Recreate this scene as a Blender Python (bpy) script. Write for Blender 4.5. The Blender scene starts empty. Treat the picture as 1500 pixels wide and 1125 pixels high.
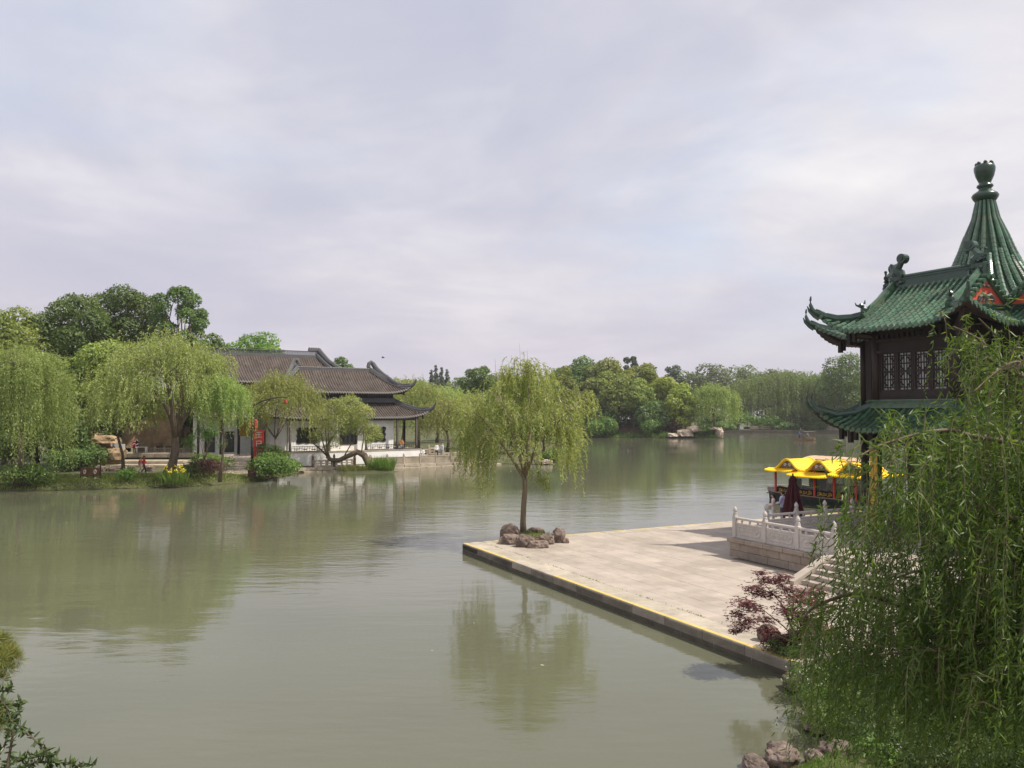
import bpy, bmesh, math, random
import numpy as np
from mathutils import Vector, Matrix

# ------------------------------------------------------------------ camera, sky, sun, exposure
SC = bpy.context.scene
COL = SC.collection
CAMZ = 6.3
F = 1177.0
HOR = 603.0
cam_d = bpy.data.cameras.new("camera")
cam_d.sensor_width = 36.0
cam_d.lens = 36.0 * F / 1500.0
cam_d.clip_start = 0.1
cam_d.clip_end = 5000
cam = bpy.data.objects.new("camera", cam_d)
COL.objects.link(cam)
cam.location = (0, 0, CAMZ)
cam.rotation_euler = (math.radians(90) + math.atan((HOR - 562.5) / F), 0, 0)
SC.camera = cam

SUN_EL = math.radians(57)
SUN_DIR = Vector((math.cos(SUN_EL) * 0.984, -math.cos(SUN_EL) * 0.18, math.sin(SUN_EL)))
sun_d = bpy.data.lights.new("sun", 'SUN')
sun_d.energy = 5.0
sun_d.angle = math.radians(0.8)
sun_d.color = (1.0, 0.93, 0.82)
sun = bpy.data.objects.new("sun", sun_d)
COL.objects.link(sun)
sun.location = (30, -5, 60)
sun.rotation_euler = SUN_DIR.to_track_quat('Z', 'Y').to_euler()

world = bpy.data.worlds.new("World")
SC.world = world
world.use_nodes = True
wt = world.node_tree
for n in list(wt.nodes):
    wt.nodes.remove(n)
def wn(t, **kw):
    n = wt.nodes.new(t)
    for k, v in kw.items():
        setattr(n, k, v)
    return n
def wl(a, b):
    wt.links.new(a, b)
w_out = wn('ShaderNodeOutputWorld')
w_bg = wn('ShaderNodeBackground')
wl(w_bg.outputs[0], w_out.inputs[0])
w_sky = wn('ShaderNodeTexSky', sky_type='NISHITA', sun_disc=False)
w_sky.sun_elevation = SUN_EL
w_sky.sun_rotation = math.radians(100)
w_sky.dust_density = 2.0
w_bg.inputs['Strength'].default_value = 0.1
w_tc = wn('ShaderNodeTexCoord')
w_sep = wn('ShaderNodeSeparateXYZ')
wl(w_tc.outputs['Generated'], w_sep.inputs[0])
w_den = wn('ShaderNodeMath', operation='ADD'); w_den.inputs[1].default_value = 0.16
w_abs = wn('ShaderNodeMath', operation='ABSOLUTE')
wl(w_sep.outputs[2], w_abs.inputs[0]); wl(w_abs.outputs[0], w_den.inputs[0])
w_dx = wn('ShaderNodeMath', operation='DIVIDE'); wl(w_sep.outputs[0], w_dx.inputs[0]); wl(w_den.outputs[0], w_dx.inputs[1])
w_dy = wn('ShaderNodeMath', operation='DIVIDE'); wl(w_sep.outputs[1], w_dy.inputs[0]); wl(w_den.outputs[0], w_dy.inputs[1])
w_cmb = wn('ShaderNodeCombineXYZ'); wl(w_dx.outputs[0], w_cmb.inputs[0]); wl(w_dy.outputs[0], w_cmb.inputs[1])
def wnoise(scale, detail, off, rough=0.55, dist=0.3):
    m = wn('ShaderNodeMapping'); m.inputs['Location'].default_value = off
    wl(w_cmb.outputs[0], m.inputs[0])
    n = wn('ShaderNodeTexNoise'); n.inputs['Scale'].default_value = scale
    n.inputs['Detail'].default_value = detail; n.inputs['Roughness'].default_value = rough
    n.inputs['Distortion'].default_value = dist
    wl(m.outputs[0], n.inputs['Vector'])
    return n.outputs[0]
def wramp(fac, stops):
    r = wn('ShaderNodeValToRGB'); wl(fac, r.inputs[0])
    e = r.color_ramp.elements
    while len(e) < len(stops):
        e.new(0.5)
    for i, (p, c) in enumerate(stops):
        e[i].position = p; e[i].color = (*c, 1)
    return r.outputs[0]
def wmix(fac, a, b):
    m = wn('ShaderNodeMix', data_type='RGBA')
    if hasattr(fac, 'node'):
        wl(fac, m.inputs[0])
    else:
        m.inputs[0].default_value = fac
    wl(a, m.inputs[6]); wl(b, m.inputs[7])
    return m.outputs[2]
# overcast layer: broad soft lavender greys, whiter tops, a few thin blue gaps (values are 10 x radiance, strength is 0.1)
big = wramp(wnoise(0.55, 7, (2.3, 0.9, 0)), [(0.36, (5.2, 5.35, 6.5)), (0.46, (6.0, 6.0, 6.9)), (0.54, (7.3, 7.15, 7.6)), (0.63, (9.4, 9.1, 9.1))])
fine = wramp(wnoise(1.25, 8, (6.1, 3.7, 2.0), 0.55, 0.35), [(0.34, (5.1, 5.3, 6.5)), (0.48, (6.3, 6.25, 7.0)), (0.64, (9.2, 8.9, 8.9))])
clouds = wmix(0.42, big, fine)
gapf = wn('ShaderNodeMapRange'); gapf.inputs[1].default_value = 0.52; gapf.inputs[2].default_value = 0.72
gapf.inputs[3].default_value = 0.0; gapf.inputs[4].default_value = 0.55
wl(wnoise(0.7, 4, (-3.2, 5.2, 1.0)), gapf.inputs[0])
blue = wn('ShaderNodeMix', data_type='RGBA', blend_type='ADD'); blue.inputs[0].default_value = 1.0
wl(w_sky.outputs[0], blue.inputs[6]); blue.inputs[7].default_value = (3.4, 3.7, 4.1, 1)
clouds2 = wmix(gapf.outputs[0], clouds, blue.outputs[2])
# murk low over the horizon
lowf = wn('ShaderNodeMapRange'); lowf.inputs[1].default_value = 0.0; lowf.inputs[2].default_value = 0.26
lowf.inputs[3].default_value = 0.85; lowf.inputs[4].default_value = 0.0
wl(w_abs.outputs[0], lowf.inputs[0])
murk = wn('ShaderNodeRGB'); murk.outputs[0].default_value = (5.85, 5.42, 6.2, 1)
wl(wmix(lowf.outputs[0], clouds2, murk.outputs[0]), w_bg.inputs['Color'])

SC.view_settings.view_transform = 'Standard'
SC.view_settings.look = 'None'
SC.view_settings.exposure = 0.12
SC.view_settings.gamma = 1.0
SC.view_settings.use_curve_mapping = False
SC.cycles.max_bounces = 8
SC.cycles.transparent_max_bounces = 8
SC.cycles.volume_bounces = 0
SC.cycles.use_denoising = True

# ------------------------------------------------------------------ helpers
rng = np.random.default_rng(7)
random.seed(7)
PI = math.pi

def at(px, Y, z):
    """world point seen at photo column px, Y metres ahead, height z"""
    return Vector(((px - 750.0) / F * Y, Y, z))
def on(px, py, z=0.0):
    """world point where the ray through photo pixel meets height z"""
    Y = (CAMZ - z) * F / (py - HOR)
    return Vector(((px - 750.0) / F * Y, Y, z))
def zat(py, Y):
    return CAMZ - (py - HOR) / F * Y

def mat_base(name):
    m = bpy.data.materials.new(name)
    m.use_nodes = True
    return m, m.node_tree, m.node_tree.nodes['Principled BSDF']

def pm(name, col, rough=0.7, var=0.18, scale=4.0, bump=0.15, bscale=30.0, spec=0.4, metallic=0.0, coat=0.0, stretch=(1, 1, 1), stain=None, stain_scale=0.8, dist=0.02, coords='Object', wear=0.0):
    m, t, b = mat_base(name)
    N, Lk = t.nodes, t.links
    tc = N.new('ShaderNodeTexCoord'); mp = N.new('ShaderNodeMapping')
    mp.inputs['Scale'].default_value = stretch
    geo = N.new('ShaderNodeNewGeometry')
    Lk.new(geo.outputs['Position'], mp.inputs[0])
    n1 = N.new('ShaderNodeTexNoise'); n1.inputs['Scale'].default_value = scale; n1.inputs['Detail'].default_value = 6
    n1.inputs['Roughness'].default_value = 0.65
    Lk.new(mp.outputs[0], n1.inputs['Vector'])
    r = N.new('ShaderNodeValToRGB')
    r.color_ramp.elements[0].position = 0.28; r.color_ramp.elements[1].position = 0.72
    r.color_ramp.elements[0].color = (*[c * (1 - var) for c in col], 1)
    r.color_ramp.elements[1].color = (*[min(1, c * (1 + var)) for c in col], 1)
    Lk.new(n1.outputs[0], r.inputs[0])
    # every object gets its own slight shade
    oi = N.new('ShaderNodeObjectInfo'); hs = N.new('ShaderNodeHueSaturation')
    mr = N.new('ShaderNodeMapRange'); mr.inputs[3].default_value = 1 - var * 0.6; mr.inputs[4].default_value = 1 + var * 0.6
    Lk.new(oi.outputs['Random'], mr.inputs[0]); Lk.new(mr.outputs[0], hs.inputs['Value'])
    Lk.new(r.outputs[0], hs.inputs['Color'])
    last = hs.outputs[0]
    if stain:
        n2 = N.new('ShaderNodeTexNoise'); n2.inputs['Scale'].default_value = stain_scale; n2.inputs['Detail'].default_value = 8
        n2.inputs['Roughness'].default_value = 0.7
        Lk.new(geo.outputs['Position'], n2.inputs['Vector'])
        r2 = N.new('ShaderNodeValToRGB'); r2.color_ramp.elements[0].position = 0.48; r2.color_ramp.elements[1].position = 0.68
        r2.color_ramp.elements[0].color = (0, 0, 0, 1); r2.color_ramp.elements[1].color = (0.75, 0.75, 0.75, 1)
        Lk.new(n2.outputs[0], r2.inputs[0])
        mx = N.new('ShaderNodeMix'); mx.data_type = 'RGBA'
        Lk.new(r2.outputs[0], mx.inputs[0]); Lk.new(last, mx.inputs[6]); mx.inputs[7].default_value = (*stain, 1)
        last = mx.outputs[2]
    Lk.new(last, b.inputs['Base Color'])
    b.inputs['Roughness'].default_value = rough
    b.inputs['Metallic'].default_value = metallic
    b.inputs['Specular IOR Level'].default_value = spec
    b.inputs['Coat Weight'].default_value = coat
    if bump > 0:
        n3 = N.new('ShaderNodeTexNoise'); n3.inputs['Scale'].default_value = bscale; n3.inputs['Detail'].default_value = 5
        Lk.new(mp.outputs[0], n3.inputs['Vector'])
        bp = N.new('ShaderNodeBump'); bp.inputs['Strength'].default_value = bump; bp.inputs['Distance'].default_value = dist
        Lk.new(n3.outputs[0], bp.inputs['Height']); Lk.new(bp.outputs[0], b.inputs['Normal'])
    return m

def leafmat(name, dark, light, trans=0.35, rough=0.5, clump=0.9, spec=0.3):
    """leaf colour varies leaf by leaf (attribute tint) and drifts over clumps; partly translucent"""
    m, t, b = mat_base(name)
    N, Lk = t.nodes, t.links
    a = N.new('ShaderNodeAttribute'); a.attribute_name = 'tint'
    tc = N.new('ShaderNodeTexCoord'); n = N.new('ShaderNodeTexNoise'); n.inputs['Scale'].default_value = clump
    n.inputs['Detail'].default_value = 3
    ge = N.new('ShaderNodeNewGeometry'); Lk.new(ge.outputs['Position'], n.inputs['Vector'])
    s = N.new('ShaderNodeMath'); s.operation = 'MULTIPLY_ADD'; s.inputs[1].default_value = 0.55
    s2 = N.new('ShaderNodeMath'); s2.operation = 'MULTIPLY'; s2.inputs[1].default_value = 0.45
    Lk.new(a.outputs['Fac'], s2.inputs[0]); Lk.new(n.outputs[0], s.inputs[0]); Lk.new(s2.outputs[0], s.inputs[2])
    r = N.new('ShaderNodeValToRGB')
    r.color_ramp.elements[0].position = 0.25; r.color_ramp.elements[1].position = 0.78
    r.color_ramp.elements[0].color = (*dark, 1); r.color_ramp.elements[1].color = (*light, 1)
    Lk.new(s.outputs[0], r.inputs[0])
    oi = N.new('ShaderNodeObjectInfo'); hs = N.new('ShaderNodeHueSaturation')
    mr = N.new('ShaderNodeMapRange'); mr.inputs[3].default_value = 0.82; mr.inputs[4].default_value = 1.18
    mr2 = N.new('ShaderNodeMapRange'); mr2.inputs[3].default_value = 0.485; mr2.inputs[4].default_value = 0.512
    Lk.new(oi.outputs['Random'], mr.inputs[0]); Lk.new(mr.outputs[0], hs.inputs['Value'])
    Lk.new(oi.outputs['Random'], mr2.inputs[0]); Lk.new(mr2.outputs[0], hs.inputs['Hue'])
    Lk.new(r.outputs[0], hs.inputs['Color'])
    Lk.new(hs.outputs[0], b.inputs['Base Color'])
    b.inputs['Roughness'].default_value = rough
    b.inputs['Specular IOR Level'].default_value = spec
    tr = N.new('ShaderNodeBsdfTranslucent')
    g = N.new('ShaderNodeMix'); g.data_type = 'RGBA'; g.blend_type = 'MULTIPLY'; g.inputs[0].default_value = 1
    Lk.new(hs.outputs[0], g.inputs[6]); g.inputs[7].default_value = (1.35, 1.4, 0.6, 1)
    Lk.new(g.outputs[2], tr.inputs[0])
    mx = N.new('ShaderNodeMixShader'); mx.inputs[0].default_value = trans
    out = [q for q in N if q.type == 'OUTPUT_MATERIAL'][0]
    Lk.new(b.outputs[0], mx.inputs[1]); Lk.new(tr.outputs[0], mx.inputs[2]); Lk.new(mx.outputs[0], out.inputs[0])
    return m

class MB:
    def __init__(s):
        s.v = []; s.f = []; s.mi = []; s.cur = 0
    def add(s, vs, fs):
        o = len(s.v)
        s.v.extend([tuple(p) for p in vs])
        for f in fs:
            s.f.append([i + o for i in f]); s.mi.append(s.cur)
    def box(s, c, d, rz=0.0, M=None, top=1.0):
        hx, hy, hz = d[0] / 2, d[1] / 2, d[2] / 2
        vs = [Vector((sx * hx * (top if sz > 0 else 1), sy * hy * (top if sz > 0 else 1), sz * hz)) for sz in (-1, 1) for sx, sy in ((-1, -1), (1, -1), (1, 1), (-1, 1))]
        R = M if M is not None else Matrix.Rotation(rz, 3, 'Z')
        vs = [R @ p + Vector(c) for p in vs]
        s.add(vs, [(3, 2, 1, 0), (4, 5, 6, 7), (0, 1, 5, 4), (1, 2, 6, 5), (2, 3, 7, 6), (3, 0, 4, 7)])
    def bbox(s, c, d, rz=0.0, bev=0.02, M=None):
        """box with a chamfer all round its upright and top edges"""
        hx, hy, hz = d[0] / 2, d[1] / 2, d[2] / 2
        b = min(bev, hx * .45, hy * .45, hz * .45)
        rings = []
        for z, i in ((-hz, b), (-hz + b, 0), (hz - b, 0), (hz, b)):
            x, y = hx - i, hy - i
            rings.append([(-x + b, -y, z), (x - b, -y, z), (x, -y + b, z), (x, y - b, z), (x - b, y, z), (-x + b, y, z), (-x, y - b, z), (-x, -y + b, z)])
        R = M if M is not None else Matrix.Rotation(rz, 3, 'Z')
        rings = [[R @ Vector(p) + Vector(c) for p in r] for r in rings]
        s.loft(rings, True, True)
    def prism(s, poly, z0, z1):
        n = len(poly)
        vs = [(p[0], p[1], z0) for p in poly] + [(p[0], p[1], z1) for p in poly]
        s.add(vs, [list(range(n))[::-1], list(range(n, 2 * n))] + [(i, (i + 1) % n, n + (i + 1) % n, n + i) for i in range(n)])
    def loft(s, rings, cap0=False, cap1=False, closed=True):
        n = len(rings[0]); vs = [p for r in rings for p in r]; fs = []
        for k in range(len(rings) - 1):
            for i in range(n if closed else n - 1):
                j = (i + 1) % n
                fs.append((k * n + i, k * n + j, (k + 1) * n + j, (k + 1) * n + i))
        if cap0: fs.append(list(range(n))[::-1])
        if cap1: fs.append([(len(rings) - 1) * n + i for i in range(n)])
        s.add(vs, fs)
    def tube(s, pts, rad, n=6, caps=True, squash=1.0, up=None):
        pts = [Vector(p) for p in pts]
        if not hasattr(rad, '__len__'): rad = [rad] * len(pts)
        rings = []; prev = None
        for i, p in enumerate(pts):
            d = (pts[min(i + 1, len(pts) - 1)] - pts[max(i - 1, 0)])
            if d.length < 1e-9: d = Vector((0, 0, 1))
            d.normalize()
            ref = Vector(up) if up is not None else (prev if prev is not None else (Vector((0, 0, 1)) if abs(d.z) < 0.9 else Vector((1, 0, 0))))
            a = d.cross(ref)
            if a.length < 1e-6: a = d.cross(Vector((1, 0, 0.3)))
            a.normalize(); b = a.cross(d).normalized(); prev = b
            rings.append([p + (a * math.cos(2 * PI * k / n) + b * math.sin(2 * PI * k / n) * squash) * rad[i] for k in range(n)])
        s.loft(rings, caps, caps)
    def lathe(s, prof, n=12, c=(0, 0, 0), sx=1.0, sy=1.0):
        c = Vector(c)
        rings = [[c + Vector((r * math.cos(2 * PI * k / n) * sx, r * math.sin(2 * PI * k / n) * sy, z)) for k in range(n)] for r, z in prof]
        s.loft(rings, True, True)
    def ball(s, c, r, n=8, m=5, sq=(1, 1, 1)):
        c = Vector(c)
        prof = [(math.sin(PI * k / m), -math.cos(PI * k / m)) for k in range(m + 1)]
        prof[0] = (0.02, -1); prof[-1] = (0.02, 1)
        rings = [[c + Vector((q * math.cos(2 * PI * k / n) * r * sq[0], q * math.sin(2 * PI * k / n) * r * sq[1], z * r * sq[2])) for k in range(n)] for q, z in prof]
        s.loft(rings, True, True)
    def mesh(s, name, mats, smooth=False):
        me = bpy.data.meshes.new(name)
        me.from_pydata(s.v, [], s.f)
        if not isinstance(mats, (list, tuple)): mats = [mats]
        for m in mats: me.materials.append(m)
        if len(mats) > 1: me.polygons.foreach_set('material_index', s.mi)
        if smooth: me.polygons.foreach_set('use_smooth', [True] * len(me.polygons))
        me.validate(); me.update()
        return me
    def build(s, name, mats, parent=None, smooth=False, loc=None, rz=None):
        return put(name, s.mesh(name, mats, smooth), parent, loc, rz)

def put(name, me, parent=None, loc=None, rz=None, scale=None):
    o = bpy.data.objects.new(name, me)
    COL.objects.link(o)
    if parent is not None: o.parent = parent
    if loc is not None: o.location = loc
    if rz is not None: o.rotation_euler = (0, 0, rz)
    if scale is not None: o.scale = scale if hasattr(scale, '__len__') else (scale,) * 3
    return o
def thing(name, label, cat, loc=(0, 0, 0), rz=0.0, group=None):
    o = put(name, None, None, loc, rz)
    o.empty_display_size = 0.3
    return tag(o, label, cat, group)
def tag(o, label, cat, group=None):
    o['label'] = label; o['category'] = cat
    if group: o['group'] = group
    return o
def stuff(o):
    o['kind'] = 'stuff'; return o
def struct(o):
    o['kind'] = 'structure'; return o
def dup(root, loc, rz, label, group=None, scale=1.0):
    """copy of a thing with copies of its parts and sub-parts, mesh data shared"""
    r = root.copy(); COL.objects.link(r)
    r.location = loc; r.rotation_euler = (0, 0, rz)
    r.scale = scale if hasattr(scale, '__len__') else (scale,) * 3
    r['label'] = label
    if group: r['group'] = group
    for ch in list(root.children):
        c = ch.copy(); COL.objects.link(c); c.parent = r
        for g in list(ch.children):
            d = g.copy(); COL.objects.link(d); d.parent = c
    return r

# fast leaf meshes -------------------------------------------------------------
def unit(a):
    return a / np.maximum(np.linalg.norm(a, axis=1, keepdims=True), 1e-9)
def leaf_mesh(name, C, D, Nn, L, Wd, mat, r, fine=False):
    """C base points, D directions, Nn rough normals, L lengths, Wd widths -> one mesh of pointed leaves"""
    n = len(C)
    D = unit(D); S = unit(np.cross(D, Nn)); U = np.cross(S, D)
    L = L[:, None]; Wd = Wd[:, None]
    me = bpy.data.meshes.new(name)
    if fine:
        bend = U * L * r.uniform(-0.18, 0.1, (n, 1))
        V = np.stack([C, C + D * L * .3 + S * Wd * .5 + bend * .3, C + D * L * .3 - S * Wd * .5 + bend * .3,
                      C + D * L * .68 + S * Wd * .36 + bend * .7 , C + D * L * .68 - S * Wd * .36 + bend * .7, C + D * L + bend * 1.6], 1).reshape(-1, 3)
        base = np.arange(n)[:, None] * 6
        lv = (base + np.array([[0, 1, 2, 1, 3, 4, 2, 3, 5, 4]])).reshape(-1)
        tot = np.tile(np.array([3, 4, 3]), n); per = 3
    else:
        fold = U * Wd * r.uniform(-0.25, 0.25, (n, 1))
        V = np.stack([C, C + D * L * .45 + S * Wd * .5 + fold, C + D * L, C + D * L * .45 - S * Wd * .5 + fold], 1).reshape(-1, 3)
        base = np.arange(n)[:, None] * 4
        lv = (base + np.array([[0, 1, 2, 3]])).reshape(-1)
        tot = np.full(n, 4); per = 1
    st = np.concatenate([[0], np.cumsum(tot)[:-1]])
    me.vertices.add(len(V)); me.vertices.foreach_set('co', V.astype(np.float32).ravel())
    me.loops.add(len(lv)); me.loops.foreach_set('vertex_index', lv.astype(np.int32))
    me.polygons.add(len(tot)); me.polygons.foreach_set('loop_start', st.astype(np.int32))
    at_ = me.attributes.new('tint', 'FLOAT', 'FACE')
    at_.data.foreach_set('value', np.repeat(r.random(n), per).astype(np.float32))
    me.materials.append(mat)
    me.update(calc_edges=True)
    return me
# ------------------------------------------------------------------ materials
M = {}
M['paving'] = pm('paving_stone', (0.375, 0.32, 0.27), 0.85, 0.16, 1.1, 0.2, 60, stain=(0.27, 0.225, 0.185), stain_scale=0.4)
M['kerb'] = pm('kerb_stone', (0.40, 0.35, 0.28), 0.85, 0.16, 2.5, 0.3, 40, stain=(0.22, 0.19, 0.15))
M['yellow_line'] = pm('yellow_paint', (0.60, 0.43, 0.10), 0.6, 0.18, 6, 0.1, 60, stain=(0.42, 0.33, 0.18), stain_scale=3)
M['wetwall'] = pm('wet_stone', (0.10, 0.085, 0.06), 0.6, 0.3, 2.5, 0.3, 20, stain=(0.05, 0.05, 0.03))
M['granite'] = pm('granite_block', (0.33, 0.27, 0.22), 0.8, 0.16, 6, 0.25, 60, stain=(0.22, 0.185, 0.15), stain_scale=1.2)
M['joint'] = pm('mortar', (0.16, 0.14, 0.11), 0.9, 0.2, 6, 0.2, 60)
M['marble'] = pm('white_stone', (0.52, 0.48, 0.45), 0.6, 0.12, 5, 0.15, 40, stain=(0.40, 0.37, 0.33), stain_scale=2.5)
M['stone_old'] = pm('old_stone', (0.40, 0.34, 0.26), 0.85, 0.22, 1.5, 0.35, 25, stain=(0.2, 0.17, 0.12), stain_scale=0.8)
M['white_wall'] = pm('white_plaster', (0.87, 0.86, 0.84), 0.85, 0.04, 1.0, 0.1, 20, stain=(0.66, 0.63, 0.58), stain_scale=0.7, stretch=(1, 1, .3))
M['grey_tile'] = pm('grey_roof_tile', (0.085, 0.066, 0.056), 0.8, 0.4, 1.2, 0.4, 18, stain=(0.15, 0.125, 0.105), stain_scale=0.9)
M['grey_ridge'] = pm('grey_ridge_clay', (0.10, 0.10, 0.105), 0.8, 0.25, 3, 0.3, 20)
M['lime'] = pm('lime_mortar', (0.30, 0.28, 0.26), 0.9, 0.2, 4, 0.2, 20)
M['dark_wood'] = pm('dark_brown_wood', (0.028, 0.018, 0.015), 0.6, 0.3, 3, 0.2, 30, stretch=(1, 1, 0.2))
M['red_wood'] = pm('dark_red_wood', (0.085, 0.022, 0.02), 0.5, 0.25, 3, 0.15, 30, stretch=(1, 1, 0.2))
M['glaze'] = pm('green_glaze', (0.052, 0.118, 0.066), 0.26, 0.5, 3.5, 0.3, 22, spec=0.5, coat=0.22, dist=0.012, stain=(0.115, 0.135, 0.085), stain_scale=1.6)
M['glaze_dark'] = pm('dark_green_glaze', (0.022, 0.055, 0.035), 0.28, 0.35, 5, 0.35, 16, spec=0.5, coat=0.25, dist=0.02)
M['pan'] = pm('green_pan_tile', (0.03, 0.075, 0.042), 0.45, 0.3, 5, 0.3, 22)
M['pediment'] = pm('red_pediment', (0.62, 0.10, 0.06), 0.7, 0.1, 4, 0.1, 30)
M['carving'] = pm('grey_carving', (0.20, 0.18, 0.16), 0.7, 0.25, 8, 0.3, 40)
M['pane'] = pm('frosted_pane', (0.50, 0.51, 0.52), 0.4, 0.12, 3, 0.0)
M['gold'] = pm('gold_board', (0.62, 0.36, 0.05), 0.45, 0.2, 4, 0.1, 30)
M['yellow_roof'] = pm('yellow_boat_roof', (0.92, 0.62, 0.012), 0.45, 0.06, 3, 0.1, 20, spec=0.5)
M['red_paint'] = pm('red_paint', (0.60, 0.05, 0.025), 0.4, 0.12, 4, 0.05, 20)
M['dark_red_paint'] = pm('dark_red_paint', (0.28, 0.03, 0.02), 0.45, 0.15, 4, 0.05, 20)
M['hull'] = pm('dark_hull', (0.045, 0.055, 0.05), 0.45, 0.3, 3, 0.15, 10)
M['hull_wood'] = pm('boat_wood', (0.20, 0.13, 0.08), 0.6, 0.25, 4, 0.2, 15)
M['tan_roof'] = pm('tan_canopy', (0.50, 0.36, 0.24), 0.8, 0.12, 3, 0.2, 30)
M['maroon'] = pm('maroon_canvas', (0.055, 0.008, 0.012), 0.9, 0.2, 4, 0.3, 60)
M['rock'] = pm('grey_rock', (0.17, 0.125, 0.10), 0.9, 0.6, 4.5, 1.0, 9, stain=(0.30, 0.235, 0.20), stain_scale=3.0, dist=0.09, stretch=(1, 1, .35))
M['rock_warm'] = pm('ochre_rock', (0.30, 0.205, 0.12), 0.9, 0.4, 1.0, 0.7, 4, stain=(0.44, 0.33, 0.2), stain_scale=0.7, dist=0.1)
M['rock_pale'] = pm('pale_rock', (0.46, 0.37, 0.29), 0.9, 0.25, 0.8, 0.6, 3, dist=0.1)
M['bark'] = pm('bark', (0.135, 0.10, 0.07), 0.9, 0.4, 6, 0.9, 14, stretch=(1, 1, 0.25), dist=0.04)
M['bark_light'] = pm('light_bark', (0.21, 0.165, 0.11), 0.9, 0.3, 5, 0.8, 14, stretch=(1, 1, 0.25), dist=0.03)
M['grass_ground'] = pm('grassy_soil', (0.085, 0.095, 0.035), 0.95, 0.35, 0.7, 0.6, 8, stain=(0.15, 0.12, 0.07), stain_scale=0.35, dist=0.08)
M['soil'] = pm('brown_soil', (0.13, 0.085, 0.055), 0.95, 0.3, 0.8, 0.6, 6, dist=0.08)
M['path'] = pm('path_paving', (0.40, 0.34, 0.28), 0.9, 0.15, 1.5, 0.3, 20)
M['skin'] = pm('skin', (0.50, 0.31, 0.22), 0.55, 0.06, 8, 0.0)
M['hair'] = pm('black_hair', (0.012, 0.011, 0.012), 0.5, 0.3, 20, 0.2, 80)
M['steel'] = pm('dark_metal', (0.05, 0.04, 0.038), 0.5, 0.2, 5, 0.1, 30, spec=0.5)
M['white_paint'] = pm('white_paint', (0.75, 0.74, 0.72), 0.5, 0.05, 5, 0.05, 30)
M['brown_board'] = pm('brown_board', (0.16, 0.075, 0.035), 0.65, 0.2, 5, 0.15, 30)
M['black'] = pm('black_interior', (0.012, 0.011, 0.010), 0.9, 0.2, 3, 0.0)
def glassmat():
    m, t, b = mat_base('boat_window_glass')
    b.inputs['Base Color'].default_value = (0.75, 0.80, 0.74, 1); b.inputs['Roughness'].default_value = 0.06
    b.inputs['Transmission Weight'].default_value = 0.9; b.inputs['IOR'].default_value = 1.1
    return m
M['glass'] = glassmat()
_cl = {}
def cloth(name, col):
    if name not in _cl: _cl[name] = pm(name, col, 0.9, 0.1, 10, 0.2, 60)
    return _cl[name]

L_ = {}
L_['willow'] = leafmat('willow_leaf', (0.15, 0.19, 0.06), (0.47, 0.49, 0.19), 0.42, 0.5, 0.8)
L_['willow_pale'] = leafmat('pale_willow_leaf', (0.18, 0.23, 0.075), (0.46, 0.51, 0.20), 0.42, 0.5, 0.6)
L_['willow_green'] = leafmat('fresh_willow_leaf', (0.15, 0.235, 0.065), (0.43, 0.53, 0.19), 0.42, 0.5, 0.6)
L_['willow_far'] = leafmat('far_willow_leaf', (0.10, 0.145, 0.055), (0.25, 0.30, 0.12), 0.38, 0.5, 0.4)
L_['willow_near'] = leafmat('near_willow_leaf', (0.05, 0.098, 0.024), (0.17, 0.245, 0.055), 0.42, 0.42, 1.3, 0.4)
L_['dark'] = leafmat('dark_tree_leaf', (0.065, 0.12, 0.035), (0.18, 0.26, 0.075), 0.32, 0.5, 0.35)
L_['mid'] = leafmat('camphor_leaf', (0.12, 0.17, 0.04), (0.34, 0.39, 0.10), 0.35, 0.5, 0.3)
L_['bright'] = leafmat('bright_tree_leaf', (0.11, 0.19, 0.04), (0.21, 0.31, 0.07), 0.38, 0.5, 0.5)
L_['yellow'] = leafmat('yellow_green_leaf', (0.20, 0.25, 0.045), (0.36, 0.40, 0.085), 0.38, 0.5, 0.5)
L_['far'] = leafmat('far_tree_leaf', (0.09, 0.13, 0.05), (0.20, 0.25, 0.09), 0.25, 0.6, 0.15)
L_['maple'] = leafmat('red_maple_leaf', (0.09, 0.028, 0.034), (0.22, 0.065, 0.065), 0.35, 0.5, 1.5)
L_['purple'] = leafmat('purple_shrub_leaf', (0.10, 0.045, 0.045), (0.19, 0.085, 0.075), 0.25, 0.5, 0.5)
L_['shrub'] = leafmat('shrub_leaf', (0.075, 0.145, 0.035), (0.20, 0.31, 0.075), 0.35, 0.45, 1.0)
L_['grass'] = leafmat('grass_blade', (0.13, 0.17, 0.045), (0.29, 0.33, 0.09), 0.35, 0.6, 0.35)
L_['reed'] = leafmat('reed_blade', (0.09, 0.17, 0.035), (0.21, 0.32, 0.07), 0.35, 0.5, 0.8)
L_['pine'] = leafmat('pine_needle', (0.09, 0.12, 0.035), (0.29, 0.30, 0.085), 0.25, 0.5, 2.0)
L_['candle'] = leafmat('pine_candle', (0.35, 0.16, 0.06), (0.5, 0.26, 0.10), 0.1, 0.6, 2.0)
L_['twig'] = leafmat('dark_twig_leaf', (0.04, 0.07, 0.028), (0.10, 0.14, 0.045), 0.2, 0.4, 2.0)
L_['iris'] = leafmat('iris_petal', (0.65, 0.48, 0.02), (0.8, 0.62, 0.05), 0.2, 0.6, 2.0)
L_['cypress'] = leafmat('cypress_leaf', (0.04, 0.07, 0.03), (0.08, 0.12, 0.045), 0.15, 0.6, 0.5)
L_['white_fl'] = leafmat('white_petal', (0.6, 0.6, 0.55), (0.75, 0.75, 0.7), 0.2, 0.6, 2.0)

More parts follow.
